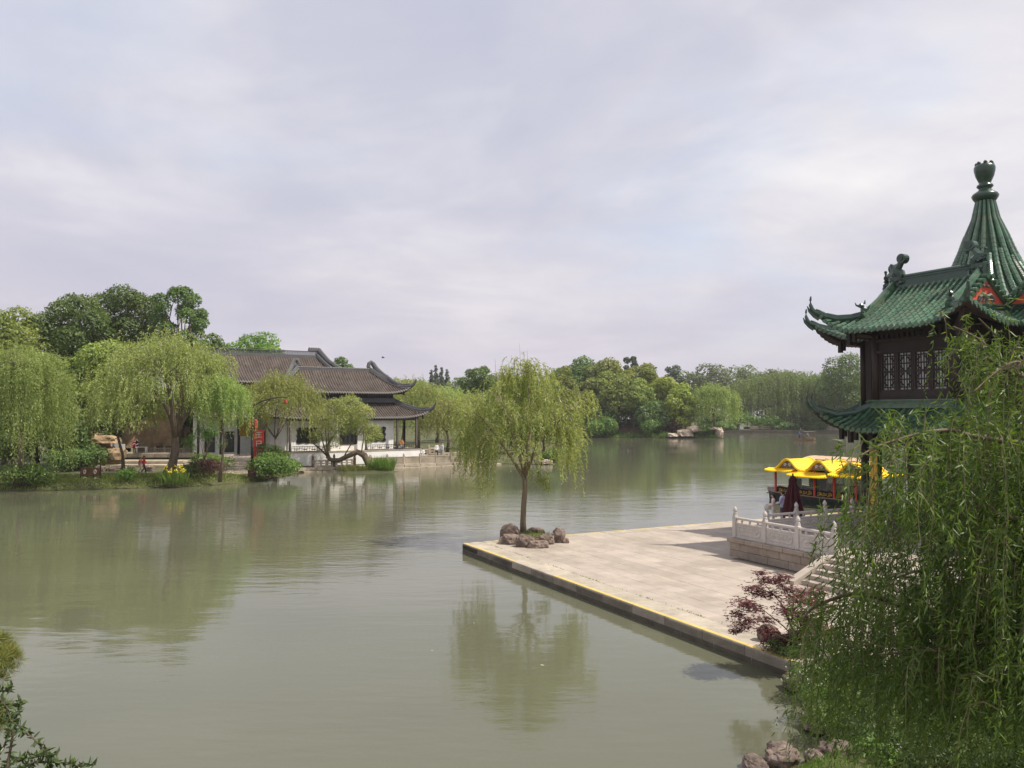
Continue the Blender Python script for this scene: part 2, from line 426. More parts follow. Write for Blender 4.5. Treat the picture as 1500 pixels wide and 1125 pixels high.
# ------------------------------------------------------------------ water and land
def watermat():
    m, t, b = mat_base('lake_water')
    N, Lk = t.nodes, t.links
    tc = N.new('ShaderNodeTexCoord')
    def noise(scale, sx, sy, detail=3, rough=0.5, rot=0.0):
        mp = N.new('ShaderNodeMapping'); mp.inputs['Scale'].default_value = (sx, sy, 1); mp.inputs['Rotation'].default_value = (0, 0, rot)
        Lk.new(tc.outputs['Object'], mp.inputs[0])
        n = N.new('ShaderNodeTexNoise'); n.inputs['Scale'].default_value = scale; n.inputs['Detail'].default_value = detail; n.inputs['Roughness'].default_value = rough
        Lk.new(mp.outputs[0], n.inputs['Vector']); return n.outputs[0]
    c = N.new('ShaderNodeValToRGB'); c.color_ramp.elements[0].position = 0.3; c.color_ramp.elements[1].position = 0.7
    c.color_ramp.elements[0].color = (0.098, 0.101, 0.064, 1); c.color_ramp.elements[1].color = (0.118, 0.120, 0.080, 1)
    Lk.new(noise(0.05, 1, 2.5, 4), c.inputs[0]); Lk.new(c.outputs[0], b.inputs['Base Color'])
    b.inputs['Roughness'].default_value = 0.05; b.inputs['IOR'].default_value = 1.40
    b.inputs['Specular IOR Level'].default_value = 0.5
    # calm and ruffled areas
    ruf = N.new('ShaderNodeMapRange'); ruf.inputs[1].default_value = 0.42; ruf.inputs[2].default_value = 0.66; ruf.inputs[3].default_value = 0.35; ruf.inputs[4].default_value = 1.25
    Lk.new(noise(0.045, 0.7, 1.6, 3, 0.5, 0.4), ruf.inputs[0])
    b1 = N.new('ShaderNodeBump'); b1.inputs['Distance'].default_value = 0.011
    Lk.new(ruf.outputs[0], b1.inputs['Strength']); Lk.new(noise(2.2, 0.55, 1.5, 4, 0.5, 0.12), b1.inputs['Height'])
    b2 = N.new('ShaderNodeBump'); b2.inputs['Distance'].default_value = 0.028; b2.inputs['Strength'].default_value = 0.55
    Lk.new(noise(0.55, 0.55, 1.4, 2, 0.5, -0.15), b2.inputs['Height']); Lk.new(b1.outputs[0], b2.inputs['Normal'])
    Lk.new(b2.outputs[0], b.inputs['Normal'])
    return m
w = MB(); w.add([(-520, -60, 0), (520, -60, 0), (520, 620, 0), (-520, 620, 0)], [(0, 1, 2, 3)])
struct(w.build('water', watermat()))

def land(name, outline, mat, z=0.4, slope=1.2, sub=5.0, bumps=0.08, inner=350, far=330):
    """uneven ground inside a shore outline: waterline edge, sloping bank, rolling interior"""
    from mathutils.geometry import delaunay_2d_cdt
    from mathutils import noise as mn
    pts = []; n = len(outline)
    for i in range(n):
        a, b = Vector(outline[i]), Vector(outline[(i + 1) % n])
        k = max(1, int((b - a).length / sub))
        if max(a.length, b.length) > far: k = min(k, 4)
        for j in range(k):
            p = a.lerp(b, j / k)
            if k > 1 and j: p += Vector((random.uniform(-1, 1), random.uniform(-1, 1))) * sub * .07
            pts.append(p)
    m = len(pts)
    area = sum(pts[i].x * pts[(i + 1) % m].y - pts[(i + 1) % m].x * pts[i].y for i in range(m))
    if area < 0: pts.reverse()
    A = np.array([(p.x, p.y) for p in pts]); B = np.roll(A, -1, 0); AB = B - A; LL2 = (AB ** 2).sum(1)
    def dist(x, y):
        q = np.clip(((np.array([x, y]) - A) * AB).sum(1) / LL2, 0, 1)
        return np.sqrt((((A + AB * q[:, None]) - np.array([x, y])) ** 2).sum(1).min())
    def inside(x, y):
        c = ((A[:, 1] > y) != (B[:, 1] > y)); t = (y - A[:, 1]) / np.where(np.abs(AB[:, 1]) < 1e-9, 1e-9, AB[:, 1])
        return bool((c & (x < A[:, 0] + t * AB[:, 0])).sum() % 2)
    extra = []
    for i in range(m):
        d = (pts[(i + 1) % m] - pts[i - 1]).normalized(); nn = Vector((-d.y, d.x))
        for w_ in (slope, slope * 2.6):
            q = pts[i] + nn * w_
            if inside(q.x, q.y) and dist(q.x, q.y) > w_ * .75: extra.append(q)
    for i in range(inner * 4):
        x, y = random.uniform(A[:, 0].min(), A[:, 0].max()), random.uniform(A[:, 1].min(), A[:, 1].max())
        if i % 2: x, y = random.uniform(-70, 120), random.uniform(max(-40, A[:, 1].min()), min(260, A[:, 1].max()))
        if inside(x, y) and dist(x, y) > slope * 2.5: extra.append(Vector((x, y)))
        if len(extra) > inner + 2 * m: break
    co = [Vector((p.x, p.y)) for p in pts] + extra
    out = delaunay_2d_cdt(co, [], [list(range(m))], 1, 1e-4)
    V = []
    for p in out[0]:
        d = dist(p.x, p.y)
        zz = .05 + (z - .05) * min(1, d / slope) ** .7 + (bumps * (mn.noise(Vector((p.x * .13, p.y * .13, 3.0)))) if d > slope else 0)
        V.append((p.x, p.y, zz))
    Fc = [list(f) for f in out[2]]
    k = len(V)
    V += [(p.x, p.y, .05) for p in pts] + [(p.x, p.y, -.6) for p in pts]
    Fc += [(k + i, k + m + i, k + m + (i + 1) % m, k + (i + 1) % m) for i in range(m)]
    me = bpy.data.meshes.new(name); me.from_pydata(V, [], Fc); me.materials.append(mat)
    me.polygons.foreach_set('use_smooth', [True] * len(me.polygons)); me.update()
    return struct(put(name, me))

# grid of the near terrace: s away to the right (v), t towards the camera (u)
TU = Vector((0.457, -0.889)).normalized(); TV = Vector((0.889, 0.457)).normalized(); T0 = Vector((9.0, 33.0))
def st(s, t, z=0.0):
    p = T0 + TV * s + TU * t
    return Vector((p.x, p.y, z))
TROT = math.atan2(TU.y, TU.x)          # local x along t, local y along -s... (x=t, y=s is left-handed, so y = v)
VROT = math.atan2(TV.y, TV.x)

# far and left shore
EDIR = Vector((0.84, 0.54)).normalized(); NB = Vector((-EDIR.y, EDIR.x)); Q0 = Vector((-22.6, 83.0))
def hq(a, b, z=0.0):
    p = Q0 + EDIR * a + NB * b
    return Vector((p.x, p.y, z))
HROT = math.atan2(EDIR.y, EDIR.x)
lb = [(-110, 56), (-60, 62), (-41, 63.6), (-36, 64.6), (-31, 66.2), (-27, 67.6), (-23.6, 71.5), (-22.6, 75), (-22.2, 80), (-21.9, 83.6), (-1.2, 97.4), (2.5, 96.0), (5.0, 96.4), (6.2, 100), (6.6, 112), (7, 140), (10, 180), (13, 194), (22, 195.5), (35, 192.5), (48.5, 190), (50.5, 194), (52, 215), (58, 236), (85, 237), (112, 234), (128, 222), (150, 170), (170, 120), (500, 110), (500, 600), (-500, 600), (-500, 56)]
land('bank', lb, M['grass_ground'], 0.5, 1.4)
nb = [(6.9, 19.2), (6.25, 17.6), (6.0, 16.4), (6.15, 15.4), (5.0, 14.4), (3.9, 13.4), (2.0, 12.2), (-5, 11.5), (-40, 11), (-40, -40), (60, -40), (60, 24), (20, 24), (12, 22)]
land('near_bank', nb, M['grass_ground'], 0.34, 0.6, sub=1.2, inner=200)

# mounded ground of the wooded point
b = MB()
rings = []
for q, h in ((1.0, .3), (.9, 1.3), (.7, 2.6), (.45, 3.6), (.15, 4.1)):
    rings.append([(31 + 21 * q * math.cos(2 * PI * k / 40) * (1 + .05 * math.sin(k * 2.3)), 211 + 15.5 * q * math.sin(2 * PI * k / 40), h + .25 * math.sin(k * 1.7)) for k in range(40)])
b.loft(rings, False, True)
struct(b.build('mound', M['soil'], None, True))
# ------------------------------------------------------------------ near terrace
def frame_root(name, z=0.0):
    o = put(name, None); o.location = (T0.x, T0.y, z); o.rotation_euler = (0, 0, TROT)
    return o
R3 = random.Random(3)
b = MB()
b.prism([(-8.0, -8.5), (11.3, -8.5), (11.3, 26), (-8.0, 26)], -1.2, 0.355)
terrace = b.build('terrace', M['joint'], None, loc=(T0.x, T0.y, 0), rz=TROT); struct(terrace)
slab_me = []
for k in range(6):
    b = MB(); b.bbox((0, 0, -0.03), (1.494, 0.644, 0.06), bev=0.006); slab_me.append(b.mesh('paving_slab', M['paving']))
spot = []
far_slabs = MB()
row = 0; s = -7.58
while s < 25.5:
    off = (row % 2) * 0.75
    t = -7.9 - off
    while t < 11.3:
        t0, t1 = max(t, -7.9), min(t + 1.5, 11.25)
        if t1 - t0 > 0.3 and not (s > -0.55 and t0 > -0.9):
            near = s < 0 or (t1 < 0.5 and s < 9)
            spot.append((abs((t0 + t1) / 2 - 6) + max(0, s) * 2, t0, t1, s))
        t += 1.5
    s += 0.65; row += 1
spot.sort()
for i, (q, t0, t1, s) in enumerate(spot):
    zc = 0.4 + R3.uniform(-0.003, 0.003)
    if i < 296:
        o = put('paving_slab', R3.choice(slab_me), terrace, ((t0 + t1) / 2, s + 0.325, zc))
        o.scale = ((t1 - t0) / 1.5, 1, 1)
    else:
        far_slabs.box(((t0 + t1) / 2, s + 0.325, zc - 0.03), (t1 - t0 - 0.012, 0.638, 0.06))
stuff(far_slabs.build('far_paving', M['paving'], terrace))
# kerb stones with the yellow line, on two sides
kb = MB(); kb.bbox((0, 0, -0.16), (1.585, 0.90, 0.34), bev=0.015); kerb_me = kb.mesh('kerb_stone', M['kerb'])
yl = MB()
n = 12
for k in range(n):
    L0 = 19.3 / n
    o = put('kerb_stone', kerb_me, terrace, (-8.0 + L0 * (k + .5), -8.05, 0.405 + R3.uniform(-.004, .004)))
    o.scale = (L0 / 1.6, 1, 1)
    yl.box((-8.0 + L0 * (k + .5), -8.42, 0.4125), (L0 - 0.012, 0.13, 0.011))
for k in range(18):
    L0 = 1.6
    o = put('kerb_stone', kerb_me, terrace, (-7.72, -7.55 + L0 * (k + .5), 0.404 + R3.uniform(-.003, .003)))
    o.rotation_euler = (0, 0, PI / 2); o.scale = (1, 0.6, 1)
    yl.box((-7.94, -7.55 + L0 * (k + .5), 0.413), (0.08, L0 - 0.05, 0.012))
stuff(yl.build('edge_line', M['yellow_line'], terrace))
wb = MB()
for k in range(14):
    L0 = 19.3 / 14
    wb.bbox((-8.0 + L0 * (k + .5), -8.45, -0.2), (L0 - 0.02, 0.12, 0.84 - .12), bev=0.012)
stuff(wb.build('edge_wall', M['wetwall'], terrace))
# moss and weeds in the long joint behind the kerb
n = 700
tt = rng.uniform(-7, 11.2, n); keep = rng.random(n) < 0.25 + 0.75 * (np.sin(tt * 1.7) * np.sin(tt * 0.63) > 0.25); tt = tt[keep]; n = len(tt)
C = np.stack([tt, -7.585 + rng.normal(0, .02, n), np.full(n, .40)], 1); D = rng.normal(0, 1, (n, 3)); D[:, 2] = np.abs(D[:, 2]) + .4
stuff(put('joint_weeds', leaf_mesh('joint_weeds', C, D, rng.normal(0, 1, (n, 3)), rng.uniform(.03, .09, n), rng.uniform(.01, .025, n), L_['grass'], rng), terrace))

# ------------------------------------------------------------------ raised terrace with its block wall and steps
b = MB()
b.prism([(0.06, 0.12), (16, 0.12), (16, 24), (0.06, 24)], 0.2, 1.10)
raised = b.build('raised_terrace', M['joint'], None, loc=(T0.x, T0.y, 0), rz=TROT); struct(raised)
for c in range(2):
    zc = 0.37 + 0.305 * (c + .5); t = -0.18 - (0.45 if c else 0)
    while t < 4.75:
        t0, t1 = max(t, -0.18), min(t + 1.05, 4.78)
        if t1 - t0 > 0.15:
            bb = MB(); bb.bbox((0, 0, 0), (t1 - t0 - 0.012, 0.26, 0.294), bev=0.012)
            bb.build('wall_block', M['granite'], raised, loc=((t0 + t1) / 2, 0.13 + R3.uniform(-.004, .004), zc))
        t += 1.05
for k in range(12):
    bb = MB(); bb.bbox((0, 0, 0), (0.24, 0.98, 0.6), bev=0.012)
    bb.build('wall_block', M['granite'], raised, loc=(-0.06, 0.75 + k * 1.0, 0.67))
for k in range(5):
    bb = MB(); bb.bbox((0, 0, 0), (0.995, 0.62, 0.17), bev=0.018)
    bb.build('cap_stone', M['granite'], raised, loc=(-0.27 + 1.01 * (k + .5), 0.23, 1.065 + R3.uniform(-.002, .002)))
for k in range(12):
    bb = MB(); bb.bbox((0, 0, 0), (0.5, 0.985, 0.17), bev=0.018)
    bb.build('cap_stone', M['granite'], raised, loc=(-0.02, 1.05 + k * 1.0, 1.064))
fl = MB()
t = 0.25
while t < 15.5:
    s = 0.56
    while s < 20:
        fl.box((t + .49, s + .49, 1.115), (0.97, 0.97, 0.06)); s += 0.98
    t += 0.98
stuff(fl.build('floor_slabs', M['paving'], raised))
for i in range(5):
    sdep = 1.65 - 0.33 * i
    for j in range(3):
        bb = MB(); bb.bbox((0, 0, 0), (1.29, 0.37, 0.155), bev=0.014)
        bb.build('step', M['paving'], raised, loc=(5.16 + 1.3 * (j + .5), -1.65 + .33 * i + .165, 0.40 + .15 * (i + .5)))
    bb = MB(); bb.box((7.1, -1.5 + .33 * i + (1.62 - .33 * i) / 2, 0.38 + .15 * (i + .5) - 0.03), (3.86, max(.05, 1.6 - .33 * i), 0.13)); bb.build('step_core', M['joint'], raised)
for tt in (4.94, 9.28):
    ck = MB()
    prof = [(-1.95, 0.40), (0.12, 0.40), (0.12, 1.24), (-0.12, 1.24), (-1.95, 0.52)]
    ck.add([(tt - .17, a, z) for a, z in prof] + [(tt + .17, a, z) for a, z in prof], [(4, 3, 2, 1, 0), (5, 6, 7, 8, 9)] + [(i, (i + 1) % 5, 5 + (i + 1) % 5, 5 + i) for i in range(5)])
    ck.build('cheek_wall', M['paving'], raised)

# ------------------------------------------------------------------ carved stone balustrades
def post_mesh(mat=M['marble']):
    b = MB()
    b.bbox((0, 0, 0.45), (0.19, 0.19, 0.90), bev=0.02)
    b.bbox((0, 0, 0.93), (0.15, 0.15, 0.06), bev=0.012)
    b.lathe([(.05, .95), (.085, .97), (.09, 1.0), (.06, 1.02), (.065, 1.04), (.092, 1.09), (.088, 1.15), (.06, 1.21), (.025, 1.25), (.008, 1.28)], 12)
    return b.mesh('post', mat, False)
def spiral(c, r0, turns, sgn, k=14, ph=0.0):
    out = []
    for i in range(k + 1):
        a = ph + sgn * turns * 2 * PI * i / k; r = r0 * (1 - 0.75 * i / k)
        out.append((c[0] + r * math.cos(a), c[1] + r * math.sin(a)))
    return out
def panel_mesh(Lp, mat):
    """panel along local x, centred, with rail, vase supports and carved cloud scrolls on both faces"""
    b = MB()
    w = Lp - 0.2
    b.bbox((0, 0, 0.05), (w, 0.15, 0.10), bev=0.015)
    b.box((0, 0, 0.345), (w, 0.06, 0.51))
    for sx in (-1, 1): b.bbox((sx * (w / 2 - .035), 0, 0.35), (0.07, 0.095, 0.50), bev=0.01)
    b.bbox((0, 0, 0.585), (w, 0.10, 0.07), bev=0.012)
    b.bbox((0, 0, 0.80), (w, 0.12, 0.10), bev=0.03)
    for x in (-w * .30, w * .30, 0): b.lathe([(.05, .62), (.03, .65), (.055, .70), (.03, .74), (.05, .76)], 8, (x, 0, 0), 1.3, .7)
    for sy in (-1, 1):
        y = sy * 0.036
        W2, Hh = w * .40, 0.175
        loop = []
        for i in range(33):
            a = 2 * PI * i / 32
            ca, sa = math.cos(a), math.sin(a)
            loop.append((W2 * math.copysign(abs(ca) ** .5, ca), 0.33 + Hh * math.copysign(abs(sa) ** .6, sa) * (1 - .12 * math.cos(4 * a))))
        b.tube([(x, y, z) for x, z in loop], 0.026, 5, False, 1.0, (0, 1, 0))
        for cx, sg in ((-W2 * .58, 1), (W2 * .58, -1), (-W2 * .16, -1), (W2 * .2, 1)):
            b.tube([(x, y, z) for x, z in spiral((cx, .33), .085, 1.3, sg, 12, 1.0 if sg > 0 else 2.1)], 0.026, 5, True, 1.0, (0, 1, 0))
        b.tube([(W2 * q, y, .33 + .06 * math.sin(q * 9)) for q in np.linspace(-.85, .85, 15)], 0.022, 5, True, 1.0, (0, 1, 0))
    return b.mesh('panel', mat, False)
pm_ = post_mesh(); pn_ = panel_mesh(1.64, M['marble'])
def balustrade(pts, label, me_post, me_panel, Lp, sc=1.0, name='stone_balustrade', group=None):
    """pts: world points of the posts"""
    p0 = Vector(pts[0])
    root = thing(name, label, 'balustrade', p0, 0, group)
    for i, p in enumerate(pts):
        d = Vector(pts[min(i + 1, len(pts) - 1)]) - Vector(pts[max(i - 1, 0)])
        o = put('post', me_post, root, Vector(p) - p0, math.atan2(d.y, d.x)); o.scale = (sc,) * 3
        if i + 1 < len(pts):
            a, c = Vector(p), Vector(pts[i + 1]); m = (a + c) / 2 - p0
            o = put('panel', me_panel, root, m, math.atan2((c - a).y, (c - a).x)); o.scale = ((c - a).length / Lp, sc, sc)
    return root
balustrade([st(0.18, -0.02 + 1.66 * k, 1.15) for k in range(4)], 'white carved stone balustrade on the sunlit block wall left of the steps', pm_, pn_, 1.64, 1.0, group='balustrades of the raised terrace')
balustrade([st(0.18 + 1.72 * k, -0.02, 1.15) for k in range(1, 7)], 'shaded grey carved stone balustrade running behind the waiting couple and parasol', pm_, pn_, 1.64, 1.0, group='balustrades of the raised terrace')

# ------------------------------------------------------------------ green glazed pavilion
PV = thing('pavilion', 'two storey pavilion with green glazed roofs and a tall pointed spire', 'pavilion', st(11.1, 3.8, 1.15), TROT)
PZ = 1.15
def rotk(k): return Matrix.Rotation(k * PI / 2, 3, 'Z')
def ff(w): return w * (0.62 + 0.38 * w)
def grid_shell(b, P, th, mt=0, mb=1):
    """P[i][j] points: top surface, underside and all four edges"""
    nu, nv = len(P), len(P[0])
    vs = [p for r in P for p in r] + [p - Vector((0, 0, th)) for r in P for p in r]
    o = nu * nv; q = lambda i, j: i * nv + j
    b.cur = mt
    top = [(q(i, j), q(i + 1, j), q(i + 1, j + 1), q(i, j + 1)) for i in range(nu - 1) for j in range(nv - 1)]
    bot = [tuple(o + k for k in f[::-1]) for f in top]
    ed = []
    for i in range(nu - 1):
        ed.append((q(i, 0), o + q(i, 0), o + q(i + 1, 0), q(i + 1, 0))); ed.append((q(i, nv - 1), q(i + 1, nv - 1), o + q(i + 1, nv - 1), o + q(i, nv - 1)))
    for j in range(nv - 1):
        ed.append((q(0, j), q(0, j + 1), o + q(0, j + 1), o + q(0, j))); ed.append((q(nu - 1, j), o + q(nu - 1, j), o + q(nu - 1, j + 1), q(nu - 1, j + 1)))
    base = len(b.v); b.v.extend([tuple(p) for p in vs])
    for fs, m in ((top, mt), (bot, mb), (ed, mb)):
        for f in fs:
            b.f.append([base + k for k in f]); b.mi.append(m)
ZE, ZR, LW, GG, LL, YR = 9.62 - PZ, 11.72 - PZ, 3.1, 2.0, 3.3, -3.4
def Hup(a, y):
    bb = y - YR; aa = abs(a)
    w = (LW - abs(bb)) / LW
    if aa > GG + 1e-6: w = min(w, (LL - aa) / LW)
    cx = max(0, (aa - 1.3) / 2.0); cy = max(0, (-bb - .8) / 2.3)
    return ZE + (ZR - ZE) * ff(max(0, w)) + 0.8 * cx ** 2.2 * cy ** 1.2
WL, AW, OV, ZLE, ZLT = 4.95, 1.75, 1.55, 5.52 - PZ, 6.5 - PZ
def Hlow(a, y):
    d = max(abs(a) - AW, -y - WL); w = 1 - d / OV
    ex = max(0, (abs(a) - 1.0) / 2.3); ey = max(0, (-y - 4.4) / 2.1)
    return ZLE + (ZLT - ZLE) * ff(max(0, min(1, w))) + 0.75 * ex ** 2.4 * ey ** 1.3
def tile_row(pts, r, eave_dir, name='tile_row'):
    """half-barrel tile row: stepped rings so the single tiles read, with a round end disc and drip tile at the eave"""
    b = MB(); P = [Vector(p) for p in pts]
    tot = sum((P[i + 1] - P[i]).length for i in range(len(P) - 1)); nt = max(2, int(tot / 0.30))
    # resample
    cum = [0]
    for i in range(len(P) - 1): cum.append(cum[-1] + (P[i + 1] - P[i]).length)
    def samp(x):
        for i in range(len(P) - 1):
            if x <= cum[i + 1] + 1e-9: return P[i].lerp(P[i + 1], (x - cum[i]) / max(1e-9, cum[i + 1] - cum[i]))
        return P[-1]
    path, rad = [], []
    for k in range(nt):
        x0, x1 = tot * k / nt, tot * (k + 1) / nt
        path += [samp(x0), samp(x0 + (x1 - x0) * .92)]; rad += [r, r * .93]
        if k < nt - 1: path.append(samp(x0 + (x1 - x0) * .985)); rad.append(r * .80)
    b.tube(path, rad, 8, True, 1.0, (0, 0, 1))
    e = Vector(eave_dir)
    b.tube([P[0] - e * .0, P[0] + e * .045], r * 1.12, 10, True, 1.0, (0, 0, 1))
    return b
def drip(b, c, e, w=.15, h=.13):
    e = Vector(e); sd = Vector((-e.y, e.x, 0)); c = Vector(c)
    v = [c + sd * w / 2, c - sd * w / 2, c - sd * w * .42 - Vector((0, 0, h * .55)), c - Vector((0, 0, h)), c + sd * w * .42 - Vector((0, 0, h * .55))]
    b.add([p + e * .03 for p in v] + [p + e * .0 for p in v], [(0, 1, 2, 3, 4), (9, 8, 7, 6, 5)] + [(i, 5 + i, 5 + (i + 1) % 5, (i + 1) % 5) for i in range(5)])
def arm(k):
    Rk = rotk(k); X = lambda p: Rk @ Vector(p)
    show = k in (0, 1)
    # upper roof body
    aa = sorted(set(list(np.linspace(-LL, -GG - .012, 8)) + list(np.linspace(-GG, GG, 9)) + list(np.linspace(GG + .012, LL, 8))))
    P = []
    for a in aa:
        ye = -max(abs(a), 1.3)
        ys = list(np.linspace(-6.5, YR, 13)) + list(np.linspace(YR, ye, 6))[1:]
        P.append([X((a, y, Hup(a, y))) for y in ys])
    b = MB(); grid_shell(b, P, 0.10)
    roof = b.build('roof', [M['pan'], M['dark_wood']], PV)
    merged = MB(); drips = MB()
    rows = []
    r = .088
    for q in np.arange(-12, 13) * 0.268:
        a = float(q)
        if abs(a) > LL - .05: continue
        ye = YR - .06 if abs(a) < GG - .05 else YR - (abs(a) - .2) - .05
        ys = np.linspace(-6.52, ye, 9)
        rows.append(([X((a, y, Hup(a, y) + .025)) for y in ys], X((0, -1, 0))))
        if abs(a + .134) < LL - .02: drip(drips, X((a + .134, -6.5, Hup(a + .134, -6.5) + .01)), X((0, -1, 0)))
    for sg in (-1, 1):
        for y in np.arange(-6.3, -2.1, 0.268):
            bb = y - YR
            a0 = max(GG + .06, abs(bb) + .2 + .05 if bb < 0 else 0); a1 = min(LL + .02, -y)
            if a1 - a0 < .12: continue
            xs = np.linspace(a1, a0, 6)
            rows.append(([X((sg * x, y, Hup(sg * x, y) + .025)) for x in xs], X((sg, 0, 0))))
            if a1 > LL - .05: drip(drips, X((sg * LL, y + .134, Hup(sg * LL, y + .134) + .01)), X((sg, 0, 0)))
    nrow = len(rows)
    # lower skirt roof: front strip and two side strips
    b = MB()
    ds = np.linspace(OV, 0, 7)
    Pf = [[X((u * (AW + d), -(WL + d), Hlow(u * (AW + d), -(WL + d)))) for d in ds] for u in np.linspace(-1, 1, 21)]
    grid_shell(b, Pf, .09)
    for sg in (-1, 1):
        Ps = []
        for u in np.linspace(0, 1, 11):
            row_ = []
            for d in ds:
                y0, y1 = -(WL + d), -(AW + d); y = y0 + (y1 - y0) * u
                row_.append(X((sg * (AW + d), y, Hlow(sg * (AW + d), y))))
            Ps.append(row_ if sg < 0 else row_)
        if sg < 0: Ps = Ps[::-1]
        grid_shell(b, Ps, .09)
    skirt = b.build('skirt_roof', [M['pan'], M['dark_wood']], PV)
    lrows = []
    for q in np.arange(-12, 13) * 0.268:
        a = float(q)
        if abs(a) > AW + OV - .05: continue
        d1 = max(0.0, abs(a) - AW) + .06
        lrows.append(([X((a, -(WL + d), Hlow(a, -(WL + d)) + .025)) for d in np.linspace(OV + .02, d1, 6)], X((0, -1, 0))))
        drip(drips, X((a + .134, -(WL + OV), Hlow(a + .134, -(WL + OV)) + .01)), X((0, -1, 0)))
    for sg in (-1, 1):
        for y in np.arange(-6.35, -1.8, 0.268):
            d1 = max(0.0, -y - WL) + .06; d0 = min(OV + .02, -y - AW)
            if d0 - d1 < .12: continue
            lrows.append(([X((sg * (AW + d), y, Hlow(sg * (AW + d), y) + .025)) for d in np.linspace(d0, d1, 6)], X((sg, 0, 0))))
            if d0 > OV: drip(drips, X((sg * (AW + OV), y + .134, Hlow(sg * (AW + OV), y + .134) + .01)), X((sg, 0, 0)))
    for (pts, e) in rows:
        tb = tile_row(pts, r, e)
        if show: tb.build('tile_row', M['glaze'], roof, smooth=False)
        else: merged.add(tb.v, tb.f)
    for (pts, e) in lrows:
        tb = tile_row(pts, r, e)
        if show: tb.build('tile_row', M['glaze'], skirt)
        else: merged.add(tb.v, tb.f)
    if not show: stuff(merged.build('tile_rows', M['glaze'], roof))
    stuff(drips.build('drip_tiles', M['glaze'], roof))
    # main ridge, stacked mouldings
    b = MB()
    z0 = ZR - .04
    for w_, za, zb in ((.34, z0 - .06, z0 + .07), (.22, z0 + .07, z0 + .12), (.16, z0 + .12, z0 + .32), (.26, z0 + .32, z0 + .38)):
        b.box(X((0, YR, (za + zb) / 2)), (4.0, w_, zb - za), k * PI / 2)
    b.tube([X((a, YR, z0 + .43)) for a in np.linspace(-2.0, 2.0, 9)], .10, 8)
    b.build('ridge', M['glaze_dark'], roof)
    # dragon-fish ornaments at the ridge ends
    for sg in (-1, 1):
        b = MB(); Yc = YR
        Q = lambda a, z: X((sg * a, Yc, z0 + z))
        b.bbox(X((sg * 1.86, Yc, z0 + .22)), (.62, .34, .62), k * PI / 2, .08)
        b.tube([Q(1.55, .35), Q(1.68, .62), Q(1.9, .78), Q(2.1, .74)], [.16, .21, .2, .12], 7)      # back of the head
        b.tube([Q(1.62, .18), Q(1.42, .20), Q(1.28, .30)], [.16, .12, .05], 6)                     # upper jaw
        b.tube([Q(1.62, .02), Q(1.42, -.02), Q(1.32, .04)], [.12, .09, .04], 6)                     # lower jaw
        pts = [Q(1.95, .55), Q(1.78, .85), Q(1.62, 1.05), Q(1.55, 1.22)]
        b.tube(pts, [.2, .17, .13, .14], 7)
        c0, c1 = X((sg * 1.53, Yc - .15, z0 + 1.22)), X((sg * 1.53, Yc + .15, z0 + 1.22))
        b.tube([c0, c1], .21, 14)                                                                   # the curled tail
        b.tube([X((sg * 1.53, Yc - .18, z0 + 1.22)), X((sg * 1.53, Yc + .18, z0 + 1.22))], .10, 10)
        b.tube([Q(2.05, .7), Q(2.1, .98)], [.06, .05], 6); b.ball(Q(2.1, 1.02), .075, 7, 4)         # hilt
        for i in range(7):
            an = i * .5
            b.tube([Q(1.98 + .1 * math.cos(an), .25 + .08 * i), Q(2.2 + .05 * math.sin(an * 2), .16 + .10 * i)], [.07, .02], 5)
        for sy in (-1, 1):
            for i in range(4):
                b.ball(X((sg * (1.55 + .15 * i), Yc + sy * .18, z0 + .16 + .12 * (i % 2))), .085, 6, 4)
            b.tube([X((sg * 1.5, Yc + sy * .14, z0 + .42)), X((sg * 1.36, Yc + sy * .24, z0 + .52)), X((sg * 1.25, Yc + sy * .26, z0 + .46))], [.05, .04, .015], 5)
        b.build('ridge_ornament', M['glaze_dark'], roof)
        # descending ridge, beast, upturned hip ridge
        b = MB()
        ys = np.linspace(YR - .18, YR - 2.1, 9)
        b.tube([X((sg * 1.92, y, Hup(sg * 1.92, y) + .17)) for y in ys], .115, 8, True, 1.35, (0, 0, 1))
        b.tube([X((sg * 1.92, y, Hup(sg * 1.92, y) + .33)) for y in ys], .085, 8)
        ys2 = np.linspace(YR + .18, -1.9, 5)
        b.tube([X((sg * 1.92, y, Hup(sg * 1.92, y) + .2)) for y in ys2], .13, 8)
        b.build('slope_ridge', M['glaze'], roof)
        b = MB()
        A0 = Vector((sg * 1.95, YR - 1.95, Hup(sg * 1.95, YR - 1.95) + .15))
        hp = [A0]
        for q in (.3, .6, .85, 1.0):
            a = 1.95 + (LL - 1.95) * q; y = YR - 1.95 + (-6.5 - YR + 1.95) * q
            hp.append(Vector((sg * a, y, Hup(sg * a, y) + .16 - .06 * q)))
        c = hp[-1]; od = Vector((sg * .7071, -.7071, 0))
        tail = [c + od * .16 + Vector((0, 0, .06)), c + od * .30 + Vector((0, 0, .20)), c + od * .37 + Vector((0, 0, .42)), c + od * .37 + Vector((0, 0, .62)), c + od * .35 + Vector((0, 0, .78))]
        pts = [X(p) for p in hp + tail]
        b.tube(pts, [.12, .12, .12, .115, .105, .09, .075, .055, .04, .022], 8, True, 1.3, (0, 0, 1))
        b.tube([p + Vector((0, 0, .13)) for p in pts[:6]], .06, 7)
        t2 = [X(c + od * .02 + Vector((0, 0, -.22))), X(c + od * .22 + Vector((0, 0, -.08))), X(c + od * .42 + Vector((0, 0, .14))), X(c + od * .50 + Vector((0, 0, .36)))]
        b.tube(t2, [.09, .08, .06, .02], 7)
        b.build('hip_ridge', M['glaze_dark'], roof)
        b = MB()
        f0 = X(A0 + Vector((0, -.02, .22))); fd = X((sg * .5, -.86, 0))
